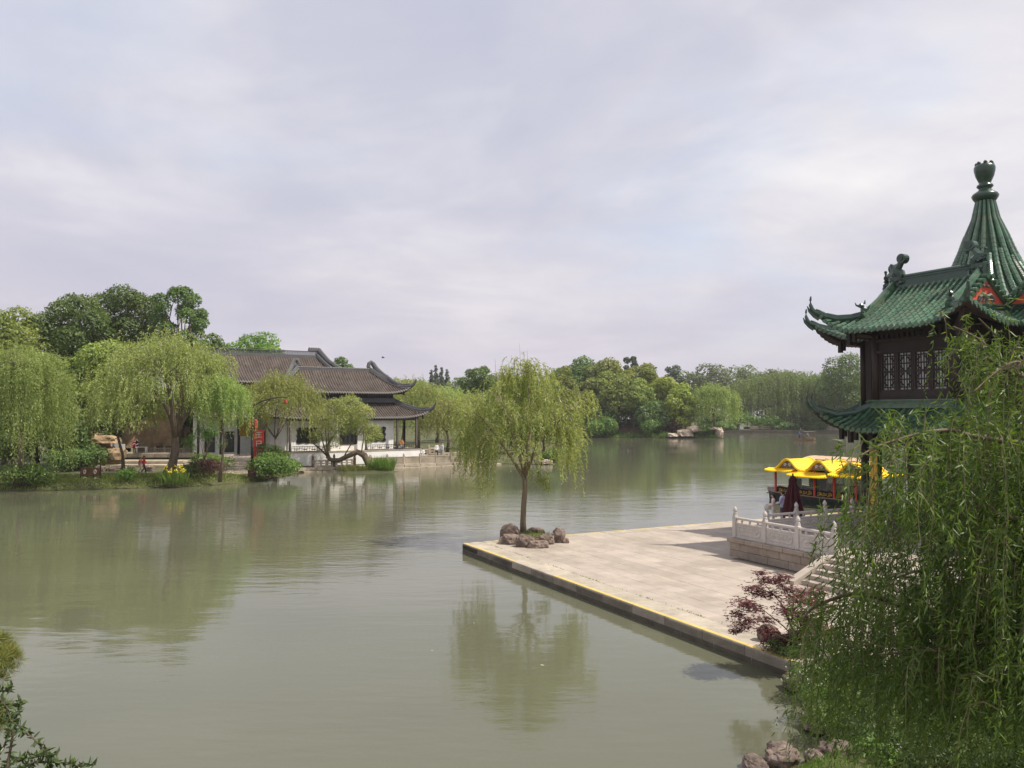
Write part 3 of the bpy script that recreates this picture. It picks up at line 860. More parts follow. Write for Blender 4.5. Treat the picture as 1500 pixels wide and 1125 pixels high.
        b.ball(f0, .15, 8, 5, (1, 1, 1.2)); b.ball(f0 + fd * .12 + Vector((0, 0, .18)), .11, 8, 5)
        b.tube([f0 + fd * .18 + Vector((0, 0, .16)), f0 + fd * .32 + Vector((0, 0, .2)), f0 + fd * .38 + Vector((0, 0, .32))], [.06, .04, .01], 5)
        b.tube([f0 - fd * .02 + Vector((0, 0, .26)), f0 - fd * .05 + Vector((0, 0, .42))], [.05, .015], 5)
        b.tube([f0 - fd * .12, f0 - fd * .24 + Vector((0, 0, .2))], [.07, .02], 5)
        b.build('beast', M['glaze_dark'], roof)
        # gable: red pediment with grey relief, rake tiles, foot ridge
        b = MB()
        zb = Hup(GG + .02, YR) + .12
        tri = [(-1.32, zb), (1.32, zb), (0.06, zb + 1.02), (-.06, zb + 1.02)]
        v0 = [X((sg * (GG + .03), YR + y, z)) for y, z in tri]; v1 = [X((sg * (GG + .07), YR + y, z)) for y, z in tri]
        fs = [(0, 1, 2, 3), (7, 6, 5, 4)] + [(i, 4 + i, 4 + (i + 1) % 4, (i + 1) % 4) for i in range(4)]
        b.add(v0 + v1, fs)
        ped = b.build('pediment', M['pediment'], roof)
        b = MB()
        G2 = lambda y, z: X((sg * (GG + .09), YR + y, zb + z))
        b.ball(G2(0, .36), .12, 8, 5); b.tube([G2(-.06, .8), G2(.2, .8)], .05, 6) ; b.tube([G2(-.2, .8), G2(.0, .8)], .05, 6)
        for sy in (-1, 1):
            b.tube([G2(0, .38), G2(sy * .22, .46), G2(sy * .42, .34), G2(sy * .50, .2)], [.09, .10, .08, .03], 6)
            b.tube([G2(sy * .12, .32), G2(sy * .2, .18)], [.06, .03], 5); b.tube([G2(sy * .3, .36), G2(sy * .4, .16)], [.06, .03], 5)
        b.tube([G2(0, .3), G2(0, .12)], [.07, .03], 5)
        b.build('relief', M['carving'], roof)
        b = MB()
        for sy in (-1, 1):
            for i in range(8):
                y = YR + sy * (.16 + .235 * i); z = Hup(GG - .01, y) + .03
                b.tube([X((sg * (GG - .1), y, z)), X((sg * (GG + .30), y, z - .02))], .10, 10)
            b.tube([X((sg * (GG + .12), YR + sy * (.05 + 1.95 * q), Hup(GG - .01, YR + sy * (.05 + 1.95 * q)) - .12)) for q in np.linspace(0, 1, 6)], .08, 6)
        b.build('rake_tile', M['glaze'], roof)
        b = MB()
        b.box(X((sg * (GG + .12), YR + .2, zb - .06)), (.2, 3.0, .16), k * PI / 2) if k % 2 == 0 else b.box(X((sg * (GG + .12), YR + .2, zb - .06)), (.2, 3.0, .16), k * PI / 2)
        b.tube([X((sg * (GG + .12), YR + y, zb + .05)) for y in (-1.3, 1.6)], .08, 8)
        b.build('foot_ridge', M['glaze_dark'], roof)
        # lower hip ridge
        b = MB(); hp = []
        for q in (0, .35, .7, 1.0):
            d = .05 + (OV - .05) * q; hp.append(Vector((sg * (AW + d), -(WL + d), Hlow(AW + d, -(WL + d)) + .12 - .03 * q)))
        c = hp[-1]
        tail = [c + od * .16 + Vector((0, 0, .06)), c + od * .30 + Vector((0, 0, .2)), c + od * .38 + Vector((0, 0, .42)), c + od * .38 + Vector((0, 0, .60)), c + od * .36 + Vector((0, 0, .74))]
        pts = [X(p) for p in hp + tail]
        b.tube(pts, [.13, .12, .12, .11, .09, .075, .055, .04, .02], 8, True, 1.25, (0, 0, 1))
        b.tube([p + Vector((0, 0, .13)) for p in pts[:5]], .06, 7)
        b.build('hip_ridge', M['glaze_dark'], skirt)
        # hanging posts and corner beam below the eaves
        for zz, rr in ((ZE + .1, roof), (ZLE + .05, skirt)):
            b = MB()
            b.box(X((sg * (AW + .72), -(WL + .72), zz - .28)), (.17, .17, .62), k * PI / 2); b.box(X((sg * (AW + .34), -(WL + .85), zz - .22)), (.14, .14, .5), k * PI / 2)
            b.tube([X((sg * AW, -WL, zz - .25)), X((sg * (AW + .8), -(WL + .8), zz - .02)), X((sg * (AW + 1.3), -(WL + 1.3), zz + .42))], .10, 6)
            b.build('corner_beam', M['dark_wood'], rr)
    # foot ridge of the lower roof round the wall
    b = MB()
    for yy, w_, za, zb_ in ((-WL - .12, .30, ZLT - .06, ZLT + .10), (-WL - .07, .20, ZLT + .10, ZLT + .24), (-WL - .10, .30, ZLT + .24, ZLT + .30)):
        b.box(X((0, yy, (za + zb_) / 2)), (2 * AW + .5, w_, zb_ - za), k * PI / 2)
        for sg in (-1, 1): b.box(X((sg * (AW - yy - WL), -3.1, (za + zb_) / 2 - .002)), (w_, 3.2, zb_ - za - .004), k * PI / 2)
    b.build('foot_ridge', M['glaze'], skirt)
    # upper storey: columns, beams, carved frieze, lattice windows
    b = MB(); zl, zh = ZLT + .28, ZE + .1
    b.box(X((0, -WL + .06, (zl + zl + .36) / 2)), (2 * AW, .14, .36), k * PI / 2)
    b.box(X((0, -WL + .06, (zh - .95 + zh) / 2)), (2 * AW, .14, .95), k * PI / 2)
    for i in range(14): b.box(X((-1.55 + i * .238, -WL - .05, zh - .28)), (.10, .22, .16), k * PI / 2)
    b.box(X((0, -WL - .06, zh - .47)), (2 * AW, .12, .09), k * PI / 2); b.box(X((0, -WL - .06, zh - .92)), (2 * AW, .10, .08), k * PI / 2)
    for sg in (-1, 1):
        b.box(X((sg * AW, -3.3, (zl + zh) / 2)), (.14, 3.2, zh - zl), k * PI / 2)
        for i in range(5): b.box(X((sg * (AW + .08), -4.5 + i * .6, (zl + zh) / 2)), (.06, .09, zh - zl), k * PI / 2)
        b.box(X((sg * 1.61, -WL + .06, (zl + zh) / 2)), (.14, .15, zh - zl - .01), k * PI / 2)
    b.build('wall', M['dark_wood'], PV)
    for sg in (-1, 1):
        b = MB(); b.lathe([(.16, zl - .05), (.16, zh + .1)], 14, X((sg * AW, -WL, 0))); b.build('column', M['dark_wood'], PV, True)
    pw = 3.08 / 4
    fb = MB(); pb = MB(); lb_ = MB()
    z0w, z1w = zl + .36, zh - .95; hh = z1w - z0w
    for w_, x in ((pw - .02, 0),):
        for sx in (-1, 1): fb.box((sx * (pw / 2 - .045), 0, hh / 2), (.075, .10, hh))
        fb.box((0, 0, .035), (pw - .165, .10, .07)); fb.box((0, 0, hh - .035), (pw - .165, .10, .07))
    pb.box((0, .02, hh / 2), (pw - .15, .015, hh - .12))
    iw = pw - .19
    for x in (-.5, .5): lb_.box((x * iw * .88, -.015, hh / 2), (.032, .03, hh - .15))
    for x in (-.11, .11): lb_.box((x * iw, -.015, hh / 2), (.034, .03, hh - .15))
    for z in (.10, .30, .50, .70, .90): lb_.box((0, -.018, hh * z), (iw, .03, .05 if z != .5 else .09))
    for zc in (.20, .40, .60, .80):
        for sx in (-1, 1):
            sgn = 1 if (zc in (.20, .60)) else -1
            lb_.tube([(sx * iw * .10, -.015, hh * (zc - .07 * sgn)), (sx * iw * .46, -.015, hh * (zc + .05 * sgn))], .030, 4)
            lb_.box((sx * iw * .30, -.017, hh * zc), (.03, .03, hh * .17))
    fme, pme, lme = fb.mesh('window_frame', M['dark_wood']), pb.mesh('pane', M['pane']), lb_.mesh('lattice', M['dark_wood'])
    for i in range(4):
        if k == 0 or True:
            o = put('window', fme, PV, X((-1.54 + pw * (i + .5), -WL + .07, z0w)), k * PI / 2)
            put('pane', pme, o); put('lattice', lme, o)
    # lower storey
    for sg in (-1, 1):
        b = MB(); b.lathe([(.26, 0), (.27, .08), (.2, .16), (.19, .2), (.19, ZLE - .1)], 14, X((sg * AW, -WL, 0))); b.build('column', M['dark_wood'], PV, True)
    b = MB()
    b.box(X((0, -WL, ZLE - .35)), (2 * AW, .16, .55), k * PI / 2)
    for sg in (-1, 1): b.box(X((sg * AW, -3.3, ZLE - .351)), (.16, 3.1, .55), k * PI / 2)
    b.build('beam', M['dark_wood'], PV)
    b = MB(); b.box(X((0, -3.0, 1.9)), (2.6, .12, 3.8), k * PI / 2); b.build('door_wall', M['dark_wood'], PV)
for k in range(4): arm(k)
b = MB(); b.box((0, 0, (ZLT + ZE) / 2), (3.3, 3.3, ZE - ZLT)); b.build('core_wall', M['dark_wood'], PV)
b = MB(); b.prism([(-5.4, -2.2), (-2.2, -2.2), (-2.2, -5.4), (2.2, -5.4), (2.2, -2.2), (5.4, -2.2), (5.4, 2.2), (2.2, 2.2), (2.2, 5.4), (-2.2, 5.4), (-2.2, 2.2), (-5.4, 2.2)][::-1], -.005, .12)
b.build('plinth', M['granite'], PV)
b = MB(); b.prism([(-4.9, -1.7), (-1.7, -1.7), (-1.7, -4.9), (1.7, -4.9), (1.7, -1.7), (4.9, -1.7), (4.9, 1.7), (1.7, 1.7), (1.7, 4.9), (-1.7, 4.9), (-1.7, 1.7), (-4.9, 1.7)][::-1], ZLE - .2, ZLE + .0)
b.build('ceiling', M['dark_wood'], PV)
# golden board on the corner column
b = MB(); b.bbox((-AW + .02, -WL - .24, 2.0), (.36, .06, 3.1), 0, .02); b.build('golden_board', M['gold'], PV)
# spire
prof = [(2.9, 10.2), (2.42, 10.75), (1.78, 11.7), (1.27, 12.6), (0.98, 13.3), (0.78, 13.9), (.50, 14.65), (.32, 15.55)]
def rz_(z):
    for (r0, z0), (r1, z1) in zip(prof, prof[1:]):
        if z <= z1: return r0 + (r1 - r0) * (z - z0) / (z1 - z0)
    return prof[-1][0]
b = MB(); b.lathe([(r - .06, z - PZ) for r, z in prof], 32)
spire = b.build('spire', M['pan'], PV, True)
for i in range(32):
    an = 2 * PI * i / 32 + .06; full = i % 2 == 0
    zt = 15.5 if full else R3.uniform(12.7, 14.1)
    zs = np.linspace(10.3, zt, 26)
    pts = [Vector((rz_(z) * math.cos(an), rz_(z) * math.sin(an), z - PZ)) for z in zs]
    rad = [min(.12, rz_(z) * .11 + .022) for z in zs]
    bb = MB(); path = []; rr = []
    for j in range(25):
        path += [pts[j], pts[j].lerp(pts[j + 1], .93)]; rr += [rad[j], rad[j] * .9]
    bb.tube(path, rr, 8)
    bb.build('tile_row', M['glaze'], spire)
b = MB()
b.lathe([(.45, 15.45 - PZ), (.55, 15.58 - PZ), (.60, 15.68 - PZ), (.54, 15.78 - PZ), (.34, 15.9 - PZ), (.26, 15.98 - PZ), (.30, 16.03 - PZ), (.37, 16.1 - PZ), (.34, 16.17 - PZ), (.25, 16.22 - PZ),
         (.28, 16.3 - PZ), (.40, 16.55 - PZ), (.46, 16.78 - PZ), (.47, 16.92 - PZ), (.42, 17.04 - PZ), (.30, 17.08 - PZ), (.05, 17.09 - PZ)], 20, (0, 0, 0), .9, .9)
for i in range(7):
    an = 2 * PI * i / 7; b.ball((.30 * math.cos(an), .30 * math.sin(an), 17.1 - PZ), .09, 7, 4)
b.build('finial', M['glaze_dark'], PV, True)

# fallen willow leaves and litter on the paving
r = np.random.default_rng(44); n = 420
ta = np.concatenate([r.normal(-5.5, 2.2, n // 2), r.uniform(-7.5, 11, n - n // 2)]); sa = np.concatenate([r.normal(-6.2, 1.4, n // 2), r.uniform(-8, -.6, n - n // 2)])
kk = (ta > -7.6) & (ta < 11) & (sa > -8.2) & (sa < -.6); ta, sa = ta[kk], sa[kk]; n = len(ta)
C = np.stack([ta, sa, np.full(n, .412)], 1); a_ = r.uniform(0, 2 * PI, n); D = np.stack([np.cos(a_), np.sin(a_), r.normal(.05, .05, n)], 1); N_ = np.zeros((n, 3)); N_[:, 2] = 1
stuff(put('fallen_leaves', leaf_mesh('fallen_leaves', C, D, N_, r.uniform(.05, .11, n), r.uniform(.015, .03, n), L_['yellow'], r), terrace))
M['lantern'] = pm('faded_red_silk', (0.30, 0.045, 0.03), 0.7, 0.2, 4, 0.05, 20)
# ------------------------------------------------------------------ grey tiled halls on the far bank
def hip_gable(parent, cx, cy, L, W, G, ze, zr, up, ridge_open=0.0, rows=True, tip=1.2, kx=1.0, pitch=0.30, finial=True, front_only=True, sides=(-1, 1)):
    """hip-and-gable roof in the local frame of parent: roof slab, tile rows, ridge, hip ridges"""
    def H(x, y):
        ax, ay = abs(x - cx), abs(y - cy)
        w = (W - ay) / W
        if ax > G + 1e-6: w = min(w, (L - ax) / (L - G) * kx)
        qx = max(0, (ax - L * .5) / (L * .5)); qy = max(0, (ay - W * .35) / (W * .65))
        return ze + (zr - ze) * ff(max(0, w)) + up * qx ** 3 * qy ** 1.5
    xs = sorted(set(list(np.linspace(cx - L, cx - G - .01, 9)) + list(np.linspace(cx - G, cx + G, 9)) + list(np.linspace(cx + G + .01, cx + L, 9))))
    ys = np.linspace(cy - W, cy + W, 21)
    P = [[Vector((x, y, H(x, y))) for y in ys] for x in xs]
    b = MB(); grid_shell(b, P, .12)
    roof = b.build('roof', [M['grey_tile'], M['dark_wood']], parent)
    b = MB(); e = MB()
    x = cx - L + .15
    while x < cx + L - .1:
        ax = abs(x - cx)
        yend = cy - .1 if ax <= G or kx >= 1 and ax < G else cy - W + W * max(0.05, (L - ax) / (L - G) * kx)
        yend = min(yend, cy - .1)
        pts = [Vector((x, y, H(x, y) + .03)) for y in np.linspace(cy - W - .02, yend, 8)]
        b.tube(pts, .085, 5, True, 1.0, (0, 0, 1))
        e.tube([pts[0] - Vector((0, .03, 0)), pts[0] + Vector((0, .03, 0))], .10, 6)
        drip(e, Vector((x + pitch / 2, cy - W, H(x + pitch / 2, cy - W))), (0, -1, 0), .17, .2)
        x += pitch
    for sg in sides:
        y = cy - W + .15
        while y < cy + W - .1:
            bb = abs(y - cy)
            x0 = max(G + .05, L - (L - G) * min(1, (W - bb) / W / kx))
            if L - x0 > .2:
                pts = [Vector((cx + sg * q, y, H(cx + sg * q, y) + .03)) for q in np.linspace(L + .02, x0, 6)]
                b.tube(pts, .085, 5, True, 1.0, (0, 0, 1))
                e.tube([pts[0] - Vector((sg * .03, 0, 0)), pts[0] + Vector((sg * .03, 0, 0))], .10, 6)
            y += pitch
    stuff(b.build('tile_rows', M['grey_tile'], roof)); stuff(e.build('eave_tiles', M['lime'], roof))
    # hip ridges with upturned tips
    for sg in sides:
        for sy in (-1, 1):
            hp = []
            for q in np.linspace(0, 1, 7):
                ax = G + (L - G) * q; ay = (W * (1 - (L - ax) / (L - G) * kx)) if True else 0
                ay = max(0.0, min(W, ay)); X_ = cx + sg * ax; Y_ = cy + sy * ay
                hp.append(Vector((X_, Y_, H(X_ - sg * .02, Y_ - sy * .02) + .22)))
            c = hp[-1]; od = Vector((sg * .75, sy * .66, 0))
            tail = [c + od * (.35 * tip) + Vector((0, 0, .10 * tip)), c + od * (.7 * tip) + Vector((0, 0, .36 * tip)), c + od * (.95 * tip) + Vector((0, 0, .80 * tip)), c + od * (1.05 * tip) + Vector((0, 0, 1.15 * tip))]
            b = MB()
            b.tube(hp + tail, [.16] * 7 + [.14, .11, .07, .03], 7, True, 1.6, (0, 0, 1))
            b.tube([p + Vector((0, 0, .27)) for p in hp], .09, 6)
            b.build('hip_ridge', M['grey_ridge'], roof)
            b = MB(); b.tube([p - Vector((0, 0, .17)) + Vector((0, sy * .16, 0)) for p in hp], .05, 5); b.build('mortar_line', M['lime'], roof)
            b = MB(); b.tube([c - od * .9 - Vector((0, 0, .5)), c - od * .2 - Vector((0, 0, .35)), c + od * .25 - Vector((0, 0, .1))], .09, 5); b.box(c - od * .75 - Vector((0, 0, .8)), (.16, .16, .5)); b.build('corner_beam', M['dark_wood'], roof)
    return roof, H

HALL = thing('waterside_hall', 'white walled waterside hall with two tiers of grey tiled roof and upturned eaves', 'hall', hq(0, 0, 0), HROT)
hx, hy = 7.25, 7.7
upr, Hh = hip_gable(HALL, hx, hy, 8.0, 3.5, 4.3, 8.5, 11.15, .6, tip=.72)
# low ridge with pale cap tiles, horned ends
b = MB(); b.box((hx, hy, 11.2), (8.6, .24, .34)); b.build('ridge', M['grey_ridge'], upr)
b = MB()
for i in range(28): b.box((hx - 4.2 + i * .31, hy, 11.42), (.22, .3, .10))
b.build('ridge_cap', M['lime'], upr)
for sg in (-1, 1):
    b = MB()
    pts = [Vector((hx + sg * 4.25, hy, 11.1)), Vector((hx + sg * 4.2, hy, 11.6)), Vector((hx + sg * 4.3, hy, 12.05)), Vector((hx + sg * 4.55, hy, 12.2)), Vector((hx + sg * 4.8, hy, 12.0)), Vector((hx + sg * 5.1, hy - .25, 11.4)), Vector((hx + sg * 5.6, hy - .9, 10.75)), Vector((hx + sg * 6.3, hy - 1.9, 10.0)), Vector((hx + sg * 7.0, hy - 2.6, 9.5))]
    b.tube(pts, [.2, .17, .16, .17, .19, .22, .2, .18, .14], 8, True, 1.5, (0, 0, 1))
    b.tube([p + Vector((0, -.16, -.25)) for p in pts[4:]], .06, 5)
    b.build('ridge_horn', M['grey_ridge'], upr)
# upper wall band with grille
b = MB(); b.box((hx, hy, 8.2), (12.9, 4.4, 1.7)); b.build('upper_wall', M['dark_wood'], HALL)
b = MB()
for i in range(42): b.box((hx - 6.3 + i * .31, hy - 2.24, 8.15), (.05, .05, .9))
for z in (7.75, 8.2, 8.55): b.box((hx, hy - 2.27, z), (12.8, .05, .07))
stuff(b.build('grille', M['steel'], HALL))
# lower roof: skirt as a truncated hip roof
lwr, _ = hip_gable(HALL, hx, hy, 9.65, 5.2, 6.4, 5.66, 9.0, .65, tip=.8, kx=0.62)
b = MB()
for sy in (-1,): 
    b.box((hx, hy - 2.35, 7.62), (13.2, .3, .5))
for i in range(40): b.box((hx - 6.4 + i * .325, hy - 2.52, 7.66), (.16, .06, .22))
b.build('foot_ridge', M['grey_ridge'], lwr)
# walls, columns, windows
b = MB(); b.box((7.6, 7.2, 1.15), (16.4, 9.4, 1.5)); b.build('platform', M['white_wall'], HALL)
b = MB(); b.box((7.6, 7.2, 1.95), (16.5, 9.5, .10)); b.build('platform_cap', M['stone_old'], HALL)
def lobed(w, h, cz, cx_, n=40, kind='lobed'):
    out = []
    for i in range(n):
        a = 2 * PI * i / n
        if kind == 'rect':
            ca, sa = math.cos(a), math.sin(a); k = 1 / max(abs(ca) / (w / 2), abs(sa) / (h / 2)); out.append((cx_ + ca * k, cz + sa * k))
        else:
            r = 1 + .16 * math.cos(4 * (a - PI / 4) ) + .10 * math.cos(8 * a)
            out.append((cx_ + w / 2 * .86 * r * math.cos(a), cz + h / 2 * .86 * r * math.sin(a)))
    return out
def wall_bay(x0, x1, z0, z1, y, loop, parent, th=.22):
    n = len(loop); cx_ = sum(p[0] for p in loop) / n; cz = sum(p[1] for p in loop) / n
    ring = []
    for (lx, lz) in loop:
        dx, dz = lx - cx_, lz - cz
        kx_ = ((x1 if dx > 0 else x0) - cx_) / dx if abs(dx) > 1e-6 else 1e9
        kz_ = ((z1 if dz > 0 else z0) - cz) / dz if abs(dz) > 1e-6 else 1e9
        k = min(abs(kx_), abs(kz_)); ring.append((cx_ + dx * k, cz + dz * k))
    b = MB(); b.loft([[(x, y + th, z) for x, z in loop], [(x, y, z) for x, z in loop], [(x, y, z) for x, z in ring]], False, False)
    for X_, Z_ in ((x0, z0), (x1, z0), (x1, z1), (x0, z1)):   # fill corners cut off by the ray ring
        near = sorted(ring, key=lambda p: (p[0] - X_) ** 2 + (p[1] - Z_) ** 2)
        e1 = [p for p in near if abs(p[0] - X_) < 1e-6][:1]; e2 = [p for p in near if abs(p[1] - Z_) < 1e-6][:1]
        if e1 and e2: b.add([(X_, y, Z_), (e1[0][0], y, e1[0][1]), (e2[0][0], y, e2[0][1])], [(0, 1, 2)])
    b.build('wall_panel', M['white_wall'], parent)
    f = MB(); f.tube([(x, y - .02, z) for x, z in loop] + [(loop[0][0], y - .02, loop[0][1])], .05, 5)
    wn_ = f.build('window', M['dark_wood'], parent)
    p = MB(); p.add([(x, y + th - .02, z) for x, z in loop], [list(range(n))]); p.build('pane', M['win'], wn_)
    l = MB()
    zs = [q[1] for q in loop]; xs_ = [q[0] for q in loop]
    for q in (.25, .5, .75): l.box((min(xs_) + (max(xs_) - min(xs_)) * q, y + .10, cz), (.05, .04, (max(zs) - min(zs)) * .8))
    l.box((cx_, y + .09, cz), ((max(xs_) - min(xs_)) * .9, .04, .05)); l.build('lattice', M['dark_wood'], wn_)
M['win'] = pm('dark_window', (0.035, 0.045, 0.035), 0.25, 0.4, 2, 0.0, spec=0.5)
wall_bay(0.6, 4.85, 1.99, 5.5, 3.6, lobed(2.9, 2.1, 3.7, 2.7), HALL)
b = MB(); b.box((5.5, 3.71, 3.745), (1.28, .22, 3.51)); b.build('wall_panel', M['white_wall'], HALL)
wall_bay(6.16, 9.0, 1.99, 5.5, 3.6, lobed(2.0, 2.2, 3.75, 7.45, 40, 'rect'), HALL)
wall_bay(9.02, 12.9, 1.99, 5.5, 3.6, lobed(2.9, 2.1, 3.7, 10.75), HALL)
b = MB(); b.box((.48, 7.5, 3.745), (.22, 7.5, 3.51)); b.build('side_wall', M['white_wall'], HALL)
b = MB(); b.box((12.78, 7.5, 3.745), (.22, 7.5, 3.51)); b.build('side_wall', M['white_wall'], HALL)
for (x, y) in [(0.55, 2.75), (4.85, 2.75), (9.2, 2.75), (13.0, 2.75), (15.4, 2.75), (15.4, 6), (15.4, 9.5), (15.4, 11.5), (13.2, 11.5)]:
    b = MB(); b.lathe([(.2, 1.99), (.2, 2.1), (.14, 2.15), (.14, 6.2)], 10, (x, y, 0)); b.build('column', M['dark_wood'], HALL, True)
b = MB(); b.box((7.9, 2.75, 5.55), (15.4, .16, .5)); b.box((15.4, 7.1, 5.551), (.16, 8.8, .5)); b.build('beam', M['dark_wood'], HALL)
def bench_rail(x0, x1, y, z=1.98):
    b = MB()
    b.box(((x0 + x1) / 2, y, z + .06), (x1 - x0, .3, .06)); b.box(((x0 + x1) / 2, y - .22, z + .58), (x1 - x0, .06, .06)); b.box(((x0 + x1) / 2, y - .18, z + .40), (x1 - x0, .05, .04))
    k = x0
    while k <= x1:
        b.tube([(k, y - .08, z + .08), (k, y - .12, z + .3), (k, y - .22, z + .58)], .022, 4); k += .28
    k = x0 + .2
    while k + .5 <= x1:
        b.box((k + .3, y - .12, z + .24), (.5, .03, .09)); k += .95
    b.build('bench_rail', M['dark_wood'], HALL)
bench_rail(0.7, 4.7, 2.72); bench_rail(9.35, 15.6, 2.72)

# back hall
BH = thing('back_hall', 'large grey roofed hall with openwork ridge rising behind the willows', 'hall', hq(0, 0, 0), HROT)
br, _ = hip_gable(BH, 0.9, 16.2, 9.6, 5.0, 7.1, 9.75, 13.1, .4, tip=.5)
b = MB(); b.box((.9, 16.2, 13.2), (14.6, .3, .35)); b.box((.9, 16.2, 13.82), (14.8, .2, .10)); b.build('ridge', M['grey_ridge'], br)
b = MB()
k = -6.2
while k < 8.0:
    for p, q in (((k, 13.38), (k + .3, 13.77)), ((k + .3, 13.38), (k, 13.77)), ((k + .3, 13.38), (k + .3, 13.77))):
        b.tube([(p[0], 16.2, p[1]), (q[0], 16.2, q[1])], .035, 4)
    k += .32
stuff(b.build('ridge_fretwork', M['grey_ridge'], br))
b = MB()
b.bbox((7.7, 16.2, 14.0), (1.5, .3, .35), 0, .05)
for i in range(5): b.ball((7.1 + .3 * i, 16.2, 14.22), .15, 6, 4)
b.tube([(8.2, 16.2, 14.05), (8.6, 15.9, 13.5), (9.2, 15.2, 12.6), (10.2, 14.2, 11.7), (11.6, 13.0, 11.1)], [.26, .24, .22, .2, .16], 7, True, 1.5, (0, 0, 1))
b.build('ridge_ornament', M['grey_ridge'], br)
b = MB(); b.box((.9, 16.2, 8.3), (15, 7.4, 3.4)); b.build('upper_wall', M['red_wood'], BH)
for i in range(10):
    b = MB(); b.bbox((0, 0, 0), (1.15, .08, 2.5), bev=.02)
    for z in (-.9, -.3, .3, .9): b.box((0, -.05, z), (1.0, .03, .05))
    for q in (-.3, 0, .3): b.box((q, -.05, .3), (.04, .03, 1.6))
    b.build('shutter', M['red_wood'], BH, loc=(-5.7 + 1.4 * i, 12.44, 8.2))
b = MB(); b.box((.9, 12.0, 6.75), (15.4, 1.2, .16)); b.box((.9, 11.5, 7.2), (15.4, .08, .7)); b.build('balcony', M['white_paint'], BH)
P = [[Vector((x, y, 6.4 - (11.9 - y) * .42)) for y in np.linspace(10.2, 12.3, 6)] for x in np.linspace(-7.5, 2, 9)]
b = MB(); grid_shell(b, P, .1); 
for i in range(29): b.tube([(-7.3 + i * .32, y, 6.43 - (11.9 - y) * .42) for y in (10.15, 11.2, 12.3)], .08, 5)
b.cur = 0; b.build('porch_roof', [M['grey_tile'], M['dark_wood']], BH)
def plain_wall(x0, x1, mat, z0=.5, z1=5.9, y=12.3, nm='wall_panel'):
    b = MB(); b.box(((x0 + x1) / 2, y, (z0 + z1) / 2), (x1 - x0 - .01, .3, z1 - z0)); b.build(nm, mat, BH)
plain_wall(-7.3, -2.6, M['white_wall']); plain_wall(-2.6, -1.0, M['white_wall'], .5, 3.5); plain_wall(-1.0, 3.5, M['white_wall'])
plain_wall(-2.6, -1.0, M['gold'], 3.5, 5.5, 12.28, 'yellow_panel'); plain_wall(-2.6, -1.0, M['dark_wood'], 5.5, 6.2, 12.3, 'beam')
for i, x in enumerate((-5.6, -3.5, .2, 1.9)):
    b = MB(); b.box((x, 12.1, 2.9), (1.1, .14, 2.3)); w_ = b.build('window', M['dark_wood'], BH)
    b = MB(); b.box((x, 12.02, 2.9), (.9, .03, 2.1)); b.build('pane', M['win'], w_)
for x in (-2.65, -.95, -4.6, -7.0): 
    b = MB(); b.lathe([(.15, .5), (.14, 6.2)], 10, (x, 11.2, 0)); b.build('column', M['dark_wood'], BH, True)
def lantern(label, loc, r=.2):
    t = thing('lantern', label, 'lantern', loc, 0, 'red hanging lanterns')
    b = MB(); b.lathe([(r * .5, -.45), (r, -.3), (r * 1.1, 0), (r, .3), (r * .5, .45)], 10); b.build('shade', M['lantern'], t)
    b = MB(); b.lathe([(r * .5, .45), (r * .55, .55)], 8); b.tube([(0, 0, .5), (0, 0, .95)], .02, 4); b.lathe([(r * .4, -.55), (r * .5, -.45)], 8); b.build('cap', M['gold'], t)
    b = MB(); b.tube([(0, 0, -.55), (0, 0, -.95)], [.06, .08], 5); b.build('tassel', M['red_paint'], t)
lantern('red lantern under the upper eave of the back hall, left of the dark shutters', hq(-4.6, 10.9, 8.95))
lantern('red lantern under the upper eave of the back hall, near the lamp post top', hq(-1.0, 10.9, 8.95))

# white dagoba tip behind the halls
DG = thing('pagoda', 'small gilded pagoda spire showing above the grey hall roofs', 'pagoda', at(482, 135, .5))
b = MB(); b.lathe([(2.6, 0), (2.6, 2.5), (1.9, 3.0), (2.3, 5.0), (2.0, 7.6), (1.0, 9.0), (.7, 9.4), (.9, 9.6), (.5, 10.2), (.4, 11.3)], 16); b.build('body', M['white_wall'], DG, True)
b = MB(); b.lathe([(.4, 11.3), (.75, 11.5), (.45, 11.7), (.65, 12.1), (.4, 12.3), (.6, 12.8), (.35, 13.0), (.85, 13.3), (.9, 13.5), (.3, 13.7), (.35, 14.1), (.15, 14.5), (.03, 14.9)], 12); b.build('gilded_finial', M['gold'], DG, True)

